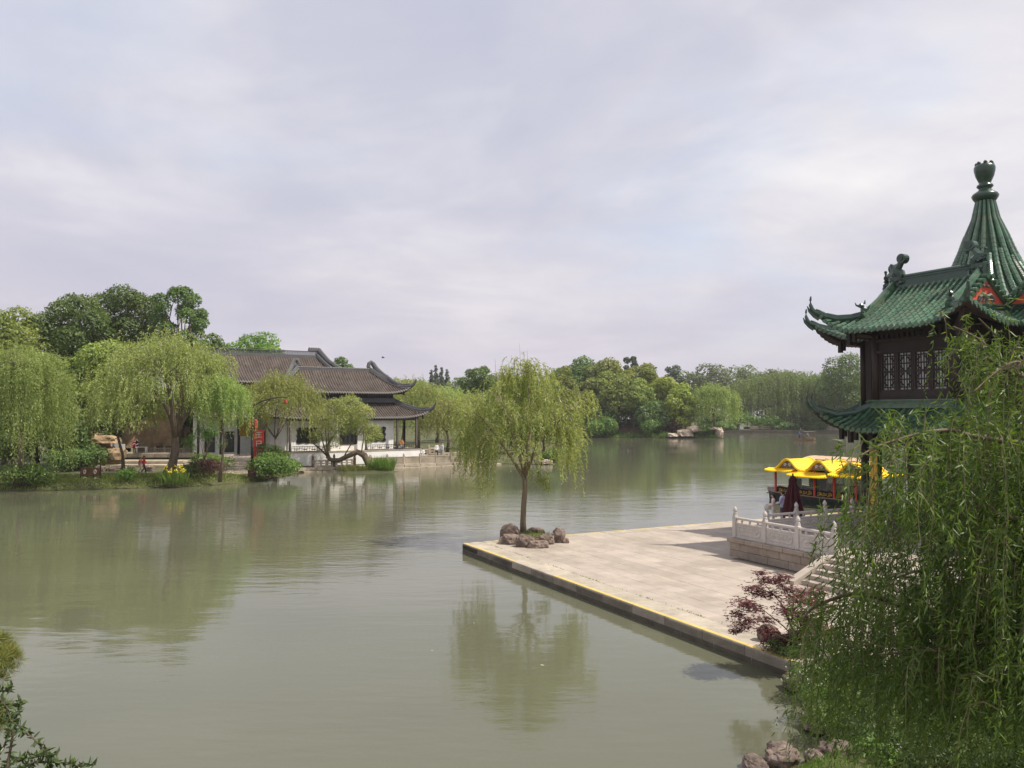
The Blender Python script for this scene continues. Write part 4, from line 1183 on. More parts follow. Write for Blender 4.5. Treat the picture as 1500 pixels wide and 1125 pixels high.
# ------------------------------------------------------------------ quay below the hall
b = MB(); b.prism([hq(.3, -.05)[:2], hq(24.6, -.05)[:2], hq(24.6, 14)[:2], hq(.3, 12)[:2]], -.8, .44); quay = struct(b.build('quay', M['stone_old']))
k = .5
while k < 24.4:
    L0 = 1.98; bb = MB(); bb.bbox((0, 0, 0), (L0 - .02, .5, .30), bev=.02)
    bb.build('quay_block', M['stone_old'], quay, loc=hq(k + L0 / 2, -.02, .30 + R3.uniform(-.01, .01)), rz=HROT)
    bb = MB(); bb.bbox((0, 0, 0), (L0 - .02, .6, .34), bev=.02)
    bb.build('quay_block', M['stone_old'], quay, loc=hq(k + L0 / 2 + .5, -.30, -.04 + R3.uniform(-.01, .01)), rz=HROT)
    k += 2.0
def quay_panel(Lp, mat, openw=False):
    b = MB(); w = Lp - .2
    if openw:
        b.bbox((0, 0, .10), (w, .16, .2), bev=.02); b.bbox((0, 0, .72), (w, .16, .16), bev=.03); b.bbox((0, 0, .42), (w, .12, .10), bev=.02)
        for q in (-.42, -.14, .14, .42): b.box((w * q, 0, .42), (.16, .12, .5))
    else:
        b.bbox((0, 0, .40), (w, .10, .72), bev=.015); b.bbox((0, 0, .80), (w, .17, .10), bev=.03)
        for sy in (-1, 1):
            for sx in (-.25, .25):
                c = (w * sx, sy * .055)
                for dx, dz, ww, hh_ in ((0, .60, .7, .03), (0, .22, .7, .03), (-.36, .41, .03, .35), (.36, .41, .03, .35), (0, .41, .28, .07)): b.box((c[0] + dx, c[1], dz), (ww, .03, hh_))
    return b.mesh('panel', mat)
qpost = MB(); qpost.bbox((0, 0, .5), (.20, .20, 1.0), bev=.02); qpost.bbox((0, 0, 1.04), (.16, .16, .08), bev=.02); qpost.lathe([(.07, 1.08), (.09, 1.14), (.03, 1.2)], 8); qpost_me = qpost.mesh('post', M['stone_old'])
dpost = MB(); dpost.bbox((0, 0, .5), (.26, .26, 1.0), bev=.03); dpost.lathe([(.10, 1.0), (.15, 1.1), (.13, 1.25), (.05, 1.42), (.01, 1.5)], 8); dpost_me = dpost.mesh('post', M['rock'])
qp = quay_panel(2.0, M['stone_old']); qpo = quay_panel(2.0, M['stone_old'], True)
balustrade([hq(8.6 + 2.0 * k, .15, .45) for k in range(8)], 'pale stone quay balustrade along the water right of the leaning willow', qpost_me, qp, 2.0, 1.0, 'quay_balustrade', 'stone balustrades of the far quay')
balustrade([hq(2.2 + 2.3 * k, .15, .45) for k in range(3)], 'weathered quay balustrade with pointed posts left of the leaning willow', dpost_me, qpo, 2.0, .95, 'quay_balustrade', 'stone balustrades of the far quay')
balustrade([hq(16.6 + 1.9 * k, 9.6 - .1 * k, .5 + .12 * k) for k in range(4)], 'pale open stone balustrade on the plaza beside the hall verandah', qpost_me, qpo, 2.0, 1.15, 'quay_balustrade', 'stone balustrades of the far quay')
balustrade([hq(20.2 + 1.9 * k, 5.2 - .3 * k, .5) for k in range(3)], 'dark open stone balustrade on the plaza in front of the standing couple', qpost_me, qpo, 2.0, 1.0, 'quay_balustrade', 'stone balustrades of the far quay')
# paved plaza (crazy paving) and stone stairway slope left of the hall
b = MB(); pr = random.Random(5)
for i in range(9):
    for j in range(12):
        b.bbox(hq(16.2 + j * .68 + (i % 2) * .3, 1.2 + i * .85, .47 + .05 * i * .3), (.62, .78, .08), HROT + pr.uniform(-.06, .06), .01)
stuff(b.build('plaza_paving', M['path'], quay))

# stepped stone path climbing to the back hall
SP = put('stone_path', None); struct(SP)
for i in range(13):
    p0 = at(348 + pr.uniform(-1, 1), 74 + i * .95, .42 + i * .10)
    for j in range(5):
        bb = MB(); bb.bbox((0, 0, 0), (.72 + pr.uniform(-.04, .02), .93, .22), bev=.03)
        bb.build('step', M['path'], SP, loc=p0 + Vector((-1.55 + .78 * j, pr.uniform(-.04, .04), pr.uniform(-.015, .015))), rz=pr.uniform(-.03, .03))

# stone stage with tiers behind the lawn path
SG = put('stone_stage', None); struct(SG)
for i, (zz, Y, x0, x1) in enumerate(((.75, 84, 168, 262), (1.05, 86, 168, 258), (1.6, 89, 168, 290))):
    xa, xb = at(x0, Y, 0).x, at(x1, Y, 0).x
    k = xa
    while k < xb - .5:
        L0 = 1.5; bb = MB(); bb.bbox((0, 0, 0), (L0 - .03, 2.6, .26 if i < 2 else .5), bev=.03)
        bb.build('stone_block', M['stone_old'], SG, loc=(k + L0 / 2, Y + 1.2, zz - .13), rz=pr.uniform(-.01, .01)); k += L0
    b = MB(); b.box(((xa + xb) / 2, Y + 1.5, zz / 2 - .2), (xb - xa - .2, 2.2, zz + .2)); b.build('footing', M['joint'], SG)
SGZ = 1.6

# ------------------------------------------------------------------ boats
def boat_yellow():
    t = thing('tour_boat', 'tour boat with wavy yellow roof and red posts moored behind the parasol', 'boat', (19.6, 57.6, 0), math.atan2(-.84, .54))
    Wd = 1.15
    st_ = [(-1.15, .55, .86), (-.8, 1.0, .74), (-.2, 1.3, .62), (3, 1.35, .56), (7.0, 1.35, .56), (8.6, 1.2, .62), (9.6, .7, .8), (10.0, .45, .9)]
    rings = []
    for x, w_, z in st_:
        rings.append([(x, -w_, z), (x, -w_ * .97, z - .15), (x, -w_ * .80, -.02), (x, -w_ * .5, -.3), (x, w_ * .5, -.3), (x, w_ * .80, -.02), (x, w_ * .97, z - .15), (x, w_, z)])
    b = MB(); b.loft(rings, True, True, True); b.build('hull', M['hull'], t)
    b = MB()
    for sy in (-1, 1): b.tube([(x, sy * w_, z + .02) for x, w_, z in st_], .06, 5)
    b.build('gunwale', M['hull_wood'], t)
    b = MB(); b.box((3.6, 0, .50), (9.0, 2.1, .06)); b.build('deck', M['hull_wood'], t)
    for x in (0, 1.6, 3.2, 4.7, 6.3, 7.9):
        for sy in (-1, 1):
            b = MB(); b.lathe([(.10, .5), (.085, .56), (.085, 2.3)], 10, (x, sy * Wd, 0)); b.build('post', M['red_paint'], t, True)
    # low side panels with gold scrolls
    for x0, x1 in ((0, 1.6), (1.6, 3.2), (3.2, 4.7), (4.7, 6.3), (6.3, 7.9)):
        for sy in (-1, 1):
            b = MB(); b.bbox(((x0 + x1) / 2, sy * Wd, .80), (x1 - x0 - .2, .06, .44), bev=.01); p = b.build('side_panel', M['black'], t)
            b = MB()
            for q in (-.4, 0, .4):
                c = (x0 + x1) / 2 + q
                b.tube([(u_, sy * (Wd + .035), v_) for u_, v_ in spiral((c, .82), .13, 1.2, 1 if q else -1, 10, q)], .02, 4)
                b.ball((c + .16, sy * (Wd + .035), .76), .05, 6, 4); b.tube([(c - .16, sy * (Wd + .035), .68), (c + .05, sy * (Wd + .035), .70), (c + .2, sy * (Wd + .035), .9)], .018, 4)
            b.build('gold_scroll', M['gold'], p)
            if x0 >= 1.6:
                b = MB(); b.box(((x0 + x1) / 2, sy * (Wd - .12), 1.6), (x1 - x0 - .16, .02, 1.15)); b.build('window_glass', M['glass'], t)
    b = MB()
    for x in (2.2, 3.6, 5.0, 6.4): b.bbox((x, .1, .85), (.5, 1.4, .5), bev=.05); b.bbox((x + .28, .1, 1.2), (.08, 1.4, .5), bev=.02)
    b.build('seats', M['hull_wood'], t)
    b = MB(); b.box((2.4, .3, 1.4), (.7, .8, 1.7)); b.build('curtain', M['maroon'], t)
    b = MB(); b.bbox((.9, -.2, 1.25), (.5, .9, .7), bev=.05); b.build('console', M['hull'], t)
    # rolled yellow roof: three humps, ridge lines running across the boat
    def zz(x): 
        z = 2.30
        for c in (1.05, 3.6, 6.0):
            q = abs(x - c) / 1.05
            if q < 1: z = max(z, 2.30 + .68 * (math.cos(q * PI) * .5 + .5))
        return z
    xs = np.linspace(-.5, 8.3, 67)
    P = [[Vector((x, y, zz(x) - .02 * abs(y))) for y in np.linspace(-1.22, 1.22, 5)] for x in xs]
    b = MB(); grid_shell(b, P, .08, 0, 0)
    for i in range(2, 66):
        b.tube([(xs[i], -1.2, zz(xs[i]) + .0), (xs[i], 1.2, zz(xs[i]) + .0)], .035, 5)
    roof = b.build('roof', M['yellow_roof'], t)
    for c in (1.05, 3.6, 6.0):
        for sy in (-1, 1):
            b = MB(); pts = [(x, sy * 1.27, zz(x) + .02) for x in np.linspace(c - 1.0, c + 1.0, 17)]
            b.tube(pts, .075, 6); b.build('arch_trim', M['yellow_roof'], roof)
            b = MB(); lo = [(x, sy * 1.17, zz(x) - .09) for x in np.linspace(c - .72, c + .72, 13)]
            b.add(lo + [(x, sy * 1.19, z) for x, _, z in lo], [list(range(13)), list(range(13, 26))[::-1]] + [(i, i + 1, 14 + i, 13 + i) for i in range(12)] + [(12, 0, 13, 25)]); g = b.build('gable', M['hull_wood'], roof)
            b = MB(); b.tube([(u_, sy * 1.215, v_) for u_, v_ in spiral((c - .2, 2.6), .12, 1.2, 1, 10)], .03, 4); b.tube([(u_, sy * 1.215, v_) for u_, v_ in spiral((c + .2, 2.6), .12, 1.2, -1, 10, PI)], .03, 4); b.build('relief', M['white_paint'], g)
    for (x0, x1, yo, zi, zo) in ((-.55, 1.62, 1.72, 2.30, 2.14), (1.5, 4.66, 1.92, 2.18, 1.92), (4.6, 8.4, 1.75, 2.28, 2.10)):
        for sy in (-1, 1):
            b = MB(); xs2 = np.linspace(x0, x1, 13)
            def curve(x): q = (x - x0) / (x1 - x0) * 2 - 1; return .07 * q ** 4
            Ps = [[Vector((x, sy * (1.16 + (yo - 1.16) * q), zi + (zo - zi) * (q ** .8) + curve(x) * q)) for q in np.linspace(0, 1, 4)] for x in (xs2 if sy < 0 else xs2[::-1])]
            Ps = [r[::-1] for r in Ps]
            grid_shell(b, Ps, .05, 0, 0)
            k = x0 + .06
            while k < x1:
                b.tube([(k, sy * (1.16 + (yo - 1.16) * q), zi + (zo - zi) * (q ** .8) + curve(k) * q + .02) for q in (0, .5, 1.02)], .045, 5); k += .15
            b.build('skirt', M['yellow_roof'], roof)
    return t
boat_yellow()
def boat_flat():
    p = Vector((19.4, 57.5, 0)) + Vector((.84, .54, 0)) * 3.7
    t = thing('tour_boat', 'tour boat with flat tan canopy moored beyond the yellow roofed boat', 'boat', p, math.atan2(-.84, .54))
    st_ = [(-1.6, .4, .85), (-.8, .95, .66), (1, 1.1, .56), (5, 1.1, .56), (6.4, .5, .8)]
    b = MB(); b.loft([[(x, -w_, z), (x, -w_ * .85, .0), (x, -w_ * .5, -.25), (x, w_ * .5, -.25), (x, w_ * .85, .0), (x, w_, z)] for x, w_, z in st_], True, True); b.build('hull', M['hull_wood'], t)
    P = [[Vector((x, y, 3.02 - .10 * y * y)) for y in np.linspace(-1.2, 1.2, 7)] for x in np.linspace(-.35, 4.5, 9)]
    b = MB(); grid_shell(b, P, .1, 0, 0)
    for i in range(9): b.tube([(-.3 + i * .59, y, 3.03 - .10 * y * y) for y in np.linspace(-1.2, 1.2, 7)], .03, 4)
    b.build('canopy', M['tan_roof'], t)
    for x in (.1, 1.5, 2.9, 4.2):
        for sy in (-1, 1): b = MB(); b.tube([(x, sy * 1.0, .5), (x, sy * 1.0, 2.95)], .045, 6); b.build('post', M['steel'], t)
    b = MB(); b.box((2.2, 0, .9), (3.6, 1.3, .5)); b.build('seats', M['hull_wood'], t)
    b = MB(); b.box((2.2, -1.0, 2.68), (4.1, .04, .26)); b.build('fringe', M['dark_wood'], t)
boat_flat()
def boat_small():
    p = on(1178, 645.6, 0)
    t = thing('rowing_boat', 'small wooden boat with a canopy crossing the far water', 'boat', p, 0.12)
    st_ = [(-2.5, .25, .75), (-1.8, .55, .5), (0, .75, .42), (1.6, .65, .46), (2.3, .35, .6)]
    b = MB(); b.loft([[(x, -w_, z), (x, -w_ * .8, .02), (x, 0, -.15), (x, w_ * .8, .02), (x, w_, z)] for x, w_, z in st_], True, True); b.build('hull', M['hull_wood'], t)
    b = MB(); b.bbox((.9, 0, 1.98), (2.5, 1.4, .08), bev=.03); b.build('canopy', M['hull_wood'], t)
    for x in (-.2, 2.0):
        for sy in (-1, 1): b = MB(); b.tube([(x, sy * .6, .4), (x, sy * .6, 1.96)], .045, 5); b.build('post', M['hull_wood'], t)
    b = MB(); b.box((.9, 0, .62), (1.8, 1.0, .3)); b.build('seat', M['hull_wood'], t)
    return p
SBP = boat_small()

# closed maroon parasol
PU = thing('parasol', 'closed maroon parasol standing beside the waiting couple', 'parasol', at(1160, 41.0, .4))
n = 40
def rng_ring(z, r, amp, tw=0): return [Vector(((r + amp * math.cos(9 * 2 * PI * k / n + tw)) * math.cos(2 * PI * k / n), (r + amp * math.cos(9 * 2 * PI * k / n + tw)) * math.sin(2 * PI * k / n), z)) for k in range(n)]
b = MB(); b.loft([rng_ring(.62, .54, .06, .6), rng_ring(1.0, .46, .065, .4), rng_ring(1.6, .33, .06, .2), rng_ring(2.1, .21, .04), rng_ring(2.3, .15, .02), rng_ring(2.45, .17, .03), rng_ring(2.6, .10, .02), rng_ring(2.66, .02, 0)], True, True); b.build('canopy', M['maroon'], PU)
b = MB(); b.tube([(0, 0, .1), (0, 0, 2.72)], .04, 8); b.ball((0, 0, 2.72), .05, 8, 5); b.build('pole', M['steel'], PU)
b = MB(); b.lathe([(.32, 0), (.34, .08), (.1, .16), (.06, .3)], 14); b.build('base', M['steel'], PU)
b = MB(); b.tube([(.1, .03, 2.15), (.28, .05, 2.0), (.34, .06, 1.9)], [.1, .08, .03], 6); b.build('strap', M['maroon'], PU)

# ------------------------------------------------------------------ people
def skin_mesh(V, E, Rr, root=0):
    me = bpy.data.meshes.new('skeleton'); me.from_pydata([tuple(v) for v in V], E, [])
    o = bpy.data.objects.new('skeleton', me); COL.objects.link(o)
    md = o.modifiers.new('s', 'SKIN'); md.use_smooth_shade = True
    for i, r_ in enumerate(Rr):
        sv = me.skin_vertices[0].data[i]; sv.radius = r_ if hasattr(r_, '__len__') else (r_, r_); sv.use_root = (i == root)
    sb = o.modifiers.new('d', 'SUBSURF'); sb.levels = 1; sb.render_levels = 1
    dg = bpy.context.evaluated_depsgraph_get(); dg.update()
    m2 = bpy.data.meshes.new_from_object(o.evaluated_get(dg))
    bpy.data.objects.remove(o); bpy.data.meshes.remove(me)
    return m2
def person(label, loc, rz, h=1.68, shirt=(.7, .7, .7), legs=(.05, .05, .07), long=True, pose='stand', hair='short', skirt=False, group='people on the banks', face=False, extra=None):
    t = thing('person', label, 'person', loc, rz, group)
    s = h / 1.70
    Z = 0.0
    arms = {-1: ((-.235, .02, 1.14), (-.25, -.08, .90)), 1: ((.235, .02, 1.14), (.25, -.08, .90))}
    lg = {-1: ((-.10, -.01, .50), (-.10, .02, .085)), 1: ((.10, -.01, .50), (.10, .02, .085))}
    lean = 0.0
    if pose == 'walk':
        lg = {-1: ((-.10, -.14, .51), (-.10, -.20, .10)), 1: ((.10, .02, .49), (.10, .26, .14))}
        arms = {-1: ((-.24, .10, 1.15), (-.24, .06, .92)), 1: ((.24, -.05, 1.14), (.22, -.24, .98))}
    if pose == 'hold':
        arms = {-1: ((-.235, .0, 1.15), (-.12, -.25, 1.12)), 1: ((.235, 0, 1.15), (.13, -.26, 1.10))}
    if pose == 'reach':
        arms = {-1: ((-.235, -.08, 1.18), (-.20, -.33, 1.12)), 1: ((.235, .0, 1.15), (.14, -.24, 1.05))}
    if pose == 'sit':
        Z = -.45
        lg = {-1: ((-.11, -.42, .93), (-.11, -.44, .53)), 1: ((.11, -.42, .93), (.11, -.42, .53))}
        arms = {-1: ((-.23, -.06, 1.16), (-.14, -.30, 1.04)), 1: ((.23, -.06, 1.16), (.14, -.30, 1.04))}
    V = [(0, 0, .96), (0, .005, 1.12), (0, .01, 1.28), (0, .01, 1.40), (0, .0, 1.475), (0, -.02, 1.545), (0, -.02, 1.615), (0, -.01, 1.672)]
    Rr = [(.135, .10), (.125, .09), (.145, .10), (.12, .085), (.052, .052), (.066, .075), (.074, .092), (.05, .06)]
    tagz = ['hip', 'torso', 'torso', 'torso', 'neck', 'head', 'head', 'head']
    E = [(i, i + 1) for i in range(7)]
    tips = {}
    for sd in (-1, 1):
        o = len(V); el, wr = arms[sd]
        dv = (Vector(wr) - Vector(el)).normalized(); hand = Vector(wr) + dv * .085
        V += [(sd * .165, .01, 1.385), el, wr, tuple(hand)]; Rr += [.062, .045, .032, (.042, .022)]; E += [(3, o), (o, o + 1), (o + 1, o + 2), (o + 2, o + 3)]
        tagz += ['uarm', 'farm', 'farm', 'hand']; tips[sd] = (hand, dv)
        o = len(V); kn, an = lg[sd]
        if pose == 'sit': toe = (an[0], an[1] - .17, an[2] - .055)
        else: toe = (an[0], an[1] - .17, an[2] - .05)
        V += [(sd * .095, 0, .88), kn, an, toe]; Rr += [.085, .058, .042, (.042, .03)]; E += [(0, o), (o, o + 1), (o + 1, o + 2), (o + 2, o + 3)]
        tagz += ['thigh', 'shin', 'shin', 'foot']
    V = [Vector(v) + Vector((0, 0, Z)) for v in V]
    V = [v * s for v in V]; Rr = [tuple(q * s for q in r_) if hasattr(r_, '__len__') else r_ * s for r_ in Rr]
    me = skin_mesh(V, E, Rr)
    bm = bmesh.new(); bm.from_mesh(me); bpy.data.meshes.remove(me)
    segs = [(V[a], V[c], tagz[c] if tagz[c] != 'hip' else 'hip') for a, c in E]
    segs = [(a, c, ('torso' if tg == 'uarm' and abs(a.x) < 1e-4 else tg)) for a, c, tg in segs]
    # a segment's tag is that of its far end; upper arm = shoulder->elbow
    segs2 = []
    for (a, c), (i, j) in zip([(V[a], V[c]) for a, c in E], E):
        ti, tj = tagz[i], tagz[j]
        tg = tj
        if ti == 'uarm' and tj == 'farm': tg = 'uarm'
        if ti == 'torso' and tj == 'uarm': tg = 'torso'
        if ti == 'thigh' and tj == 'shin': tg = 'thigh'
        if ti == 'hip' and tj == 'thigh': tg = 'hip'
        segs2.append((a, c, tg))
    def near(p):
        best = None
        for a, c, tg in segs2:
            d = c - a; q = max(0, min(1, (p - a).dot(d) / max(1e-9, d.length_squared))); dd = (a + d * q - p).length
            if best is None or dd < best[0]: best = (dd, tg)
        return best[1]
    bm.normal_update()
    ft = {f: near(f.calc_center_median()) for f in bm.faces}
    def garment(tags, off, col, nm):
        idx = {}; vs = []; fs = []
        for f in bm.faces:
            if ft[f] in tags:
                ff_ = []
                for v in f.verts:
                    if v not in idx: idx[v] = len(vs); vs.append(tuple(v.co + v.normal * off * s))
                    ff_.append(idx[v])
                fs.append(ff_)
        m = MB(); m.add(vs, fs); return m.build(nm, cloth(nm + '_' + '%d_%d_%d' % tuple(int(100 * c) for c in col), col), t, True)
    garment({'torso', 'uarm', 'hip'} | ({'farm'} if long else set()), .018, shirt, 'shirt')
    if not skirt: garment({'thigh', 'shin', 'hip'}, .014, legs, 'trousers')
    garment({'foot'}, .012, (.06, .05, .05) if legs[0] > .02 else (.6, .6, .6), 'shoes')
    if skirt:
        b = MB(); k = 16
        b.loft([[Vector((r_ * math.cos(2 * PI * i / k) * s, r_ * .8 * math.sin(2 * PI * i / k) * s, (z + Z) * s)) for i in range(k)] for r_, z in ((.15, 1.02), (.19, .85), (.24, .55), (.27, .32))], True, False); b.build('skirt', cloth('skirt', legs), t, True)
    # fingers, nose, ears joined to the body mesh
    body = MB()
    vi = {v: i for i, v in enumerate(bm.verts)}
    body.add([tuple(v.co) for v in bm.verts], [[vi[v] for v in f.verts] for f in bm.faces])
    for sd in (-1, 1):
        hd, dv = tips[sd]; hd = (hd + Vector((0, 0, Z))) * s
        sdv = dv.cross(Vector((1, 0, 0))).normalized(); inn = Vector((-sd, 0, 0))
        for k, (o_, ln) in enumerate(((-.03, .065), (-.01, .08), (.01, .075), (.03, .06))):
            p = hd + sdv * o_ * s
            body.tube([p - dv * .02 * s, p + dv * ln * .5 * s + inn * .008 * s, p + dv * ln * s + inn * .03 * s], [.010 * s, .009 * s, .006 * s], 5)
        p = hd - dv * .04 * s - sdv * .032 * s
        body.tube([p, p - sdv * .03 * s + dv * .02 * s + inn * .015 * s, p - sdv * .035 * s + dv * .055 * s + inn * .03 * s], [.012 * s, .010 * s, .007 * s], 5)
    hz = (1.615 + Z) * s
    body.tube([(0, -.100 * s, hz + .02 * s), (0, -.122 * s, hz - .015 * s), (0, -.104 * s, hz - .028 * s)], [.010 * s, .015 * s, .010 * s], 6)
    for sd in (-1, 1): body.ball((sd * .076 * s, .0, hz), .022 * s, 6, 4, (.5, .8, 1.3))
    body.build('body', M['skin'], t, True)
    b = MB()
    for sd in (-1, 1): b.ball((sd * .032 * s, -.100 * s, hz + .012 * s), .012 * s, 6, 4)
    b.tube([(-.03 * s, -.100 * s, hz - .052 * s), (0, -.108 * s, hz - .055 * s), (.03 * s, -.100 * s, hz - .052 * s)], .005 * s, 4)
    b.build('eyes', M['hair'], t)
    b = MB(); rings = []
    for z_, r_ in ((-.03, .094), (.01, .102), (.05, .100), (.085, .078), (.105, .03)):
        rings.append([Vector((r_ * math.cos(a) * .88 * s, (.012 + r_ * 1.05 * math.sin(a) * (1 if math.sin(a) > 0 else (.55 if z_ < .03 else .95))) * s, hz + z_ * s)) for a in [2 * PI * i / 14 for i in range(14)]])
    b.loft(rings, True, True)
    if hair == 'long':
        b.tube([(0, .05 * s, hz + .02 * s), (0, .10 * s, hz - .10 * s), (.02 * s, .11 * s, hz - .26 * s), (.02 * s, .10 * s, hz - .36 * s)], [.08 * s, .075 * s, .06 * s, .02 * s], 8, True, .6)
    b.build('hair', M['hair'], t, True)
    if extra: extra(t, s, Z)
    return t
def hat(col):
    def f(t, s, Z):
        b = MB(); z = (1.665 + Z) * s; b.lathe([(.16 * s, z - .01), (.165 * s, z), (.10 * s, z + .015), (.095 * s, z + .09 * s), (.05 * s, z + .11 * s)], 14); b.build('hat', cloth('hat', col), t, True)
    return f
person('woman in a pale pink top with a dark ponytail waiting by the maroon parasol', at(1131, 41.6, .4), -2.0, 1.66, (.75, .60, .56), (.62, .60, .58), True, 'hold', 'long', group='couple waiting by the parasol', face=True)
person('man in a light lilac shirt standing between the woman and the parasol', at(1145, 41.9, .4), -2.5, 1.76, (.55, .55, .74), (.10, .10, .13), True, 'hold', 'short', group='couple waiting by the parasol', face=True)
person('walker in a red jacket, dark trousers and hat on the lawn path', at(212.5, 75.5, .5), 1.75, 1.62, (.55, .06, .04), (.02, .018, .02), True, 'walk', extra=hat((.12, .07, .04)))
person('smaller walker in pale trousers beside the red jacket on the lawn path', at(207.3, 76.0, .5), 1.6, 1.5, (.35, .12, .10), (.55, .52, .52), True, 'walk')
person('person in a magenta top beside the black vest on the stone stage', at(198.6, 90.0, SGZ), 0.4, 1.6, (.42, .05, .16), (.35, .04, .08), True, 'stand', 'long')
person('person in a black vest leaning towards the white table on the stone stage', at(202.4, 89.8, SGZ), -.5, 1.68, (.03, .025, .035), (.02, .02, .025), False, 'reach')
person('person in a dark green shirt behind the low shrubs left of the slender willow', at(287.5, 77.5, .7), 2.6, 1.66, (.06, .075, .05), (.02, .02, .025), True, 'hold')
person('dark clothed person standing just right of the lamp post', at(376.0, 76.0, .5), 1.2, 1.7, (.03, .03, .045), (.018, .018, .022), True, 'stand')
person('child in a white shirt looking over the weathered quay balustrade', hq(4.1, .8, .44), 0, 1.35, (.75, .75, .75), (.1, .1, .13), False, 'hold')
person('person in a red and yellow top sitting in the hall verandah', hq(13.75, 3.2, 2.0), .2, 1.6, (.60, .22, .05), (.5, .5, .52), True, 'sit', 'short')
person('person in white with black trousers standing on the plaza', hq(21.1, 8.6, .6), .4, 1.7, (.78, .78, .78), (.02, .02, .022), True, 'stand')
person('person in a pale blue shirt standing close to the black trousered one', hq(21.7, 8.4, .6), -.6, 1.72, (.55, .62, .70), (.22, .26, .34), True, 'stand')
person('person in white sitting low by the plaza gate post', hq(19.3, 8.9, .55), .2, 1.6, (.75, .75, .75), (.6, .6, .62), True, 'sit')
person('person in white bending at the far end of the quay', hq(23.2, 1.6, .45), -1.2, 1.55, (.78, .78, .80), (.3, .3, .35), True, 'sit')
person('boatman in a blue shirt standing on the small far boat', SBP + Vector((-1.15, 0, .42)), 1.6, 1.70, (.06, .14, .52), (.02, .03, .06), True, 'reach')
person('passenger in pale clothes sitting under the small boat canopy', SBP + Vector((.6, -.1, .78)), 0.3, 1.6, (.6, .55, .52), (.3, .3, .3), True, 'sit')

# ------------------------------------------------------------------ lamp post with hanging lantern, banner, signs, table
LP = thing('lamp_post', 'tall dark lamp post with a long curved arm and red lantern', 'lamp', at(370.5, 72.5, .48))
b = MB(); b.bbox((0, 0, .35), (.62, .62, .7), bev=.05); b.bbox((0, 0, .85), (.42, .42, .4), bev=.05); b.build('pedestal', M['red_wood'], LP)
b = MB(); b.lathe([(.14, .9), (.12, 2.5), (.16, 2.6), (.12, 2.7), (.11, 6.3), (.15, 6.45), (.06, 6.7)], 12); b.build('pole', M['dark_wood'], LP, True)
b = MB()
b.tube([(-.35, 0, 6.15), (0, 0, 6.35), (.7, 0, 6.72), (1.5, 0, 6.98), (2.3, 0, 7.10), (3.1, 0, 7.12)], [.06, .075, .07, .06, .05, .035], 7); b.tube([(.1, 0, 5.35), (.5, 0, 5.95), (1.0, 0, 6.45), (1.6, 0, 6.95)], .04, 6)
b.tube([(-.35, 0, 6.15), (-.55, 0, 6.0), (-.5, 0, 5.8)], [.06, .04, .02], 6); b.build('arm', M['steel'], LP)
b = MB(); b.lathe([(.08, 6.5), (.13, 6.58), (.14, 6.72), (.12, 6.86), (.07, 6.92)], 10, (2.95, 0, 0)); b.tube([(2.95, 0, 6.95), (2.95, 0, 7.1)], .02, 4); b.build('lantern', M['lantern'], LP)
for sx in (-.26, .26):
    b = MB(); b.lathe([(.1, 4.2), (.2, 4.35), (.21, 4.75), (.18, 5.05), (.08, 5.15)], 10, (sx, 0, 0)); b.build('lantern', M['lantern'], LP)
b = MB(); b.box((0, 0, 5.2), (.8, .06, .06)); b.build('bracket', M['steel'], LP)

BN = thing('banner', 'red vertical banner with white lettering right of the lamp post', 'banner', at(380.0, 77.5, .5))
b = MB(); b.bbox((0, 0, 2.6), (.98, .06, 2.85), bev=.02); b.build('board', M['red_paint'], BN)
b = MB()
for zc, strokes in ((3.55, ((0, .26, .5, .06), (0, .05, .42, .06), (0, -.2, .56, .06), (0, .03, .06, .46))), (2.72, ((-.22, 0, .06, .5), (.22, 0, .06, .5), (0, .25, .5, .06), (0, 0, .4, .06), (0, -.25, .5, .06))), (1.9, ((0, .2, .5, .06), (0, 0, .06, .55), (-.16, -.12, .06, .3), (.16, -.12, .06, .3), (0, -.27, .46, .06)))):
    for (dx, dz, w_, h_) in strokes: b.box((dx, -.04, zc + dz), (w_, .02, h_))
b.build('lettering', M['white_paint'], BN)
for sx in (-.42, .42): b = MB(); b.tube([(sx, 0, 0), (sx, 0, 1.2)], .04, 6); b.build('leg', M['steel'], BN)

SGN = thing('park_sign', 'low brown board with two white figure emblems on the lawn edge', 'sign', at(134, 69.5, .48))
b = MB(); b.bbox((0, 0, .62), (1.62, .08, .72), bev=.02); b.build('board', M['brown_board'], SGN)
for sx in (-.84, -.28, .28, .84): b = MB(); b.bbox((sx, .07, .6), (.08, .08, 1.35), bev=.015); b.build('post', M['dark_wood'], SGN)
b = MB()
for sx in (-.45, .45):
    b.tube([(sx + .10 * math.cos(a), -.05, .66 + .14 * math.sin(a)) for a in np.linspace(0, 2 * PI, 13)], .03, 5, False); b.box((sx, -.05, .70), (.05, .02, .05)); b.box((sx, -.05, .48), (.14, .02, .05))
b.build('emblem', M['white_paint'], SGN)
for i, (dx, r_) in enumerate(((-.45, .24), (.45, .2))):
    b = MB(); b.ball((0, 0, .06), r_, 8, 5, (1.4, .8, .7)); tag(b.build('rock', M['marble'], None, loc=at(134, 69.2, .46) + Vector((dx, 0, 0))), 'white boulder under the %s emblem of the low brown board' % ('left' if i == 0 else 'right'), 'rock', 'white boulders at the brown board')
TB = thing('table', 'white table on the stone stage beside the black vested person', 'table', at(209, 89.6, SGZ))
b = MB(); b.bbox((0, 0, .76), (1.25, .7, .05), bev=.02); b.build('tabletop', M['white_paint'], TB)
for sx in (-.5, .5):
    b = MB(); b.bbox((sx, 0, .37), (.08, .5, .74), bev=.02); b.build('leg', M['white_paint'], TB)
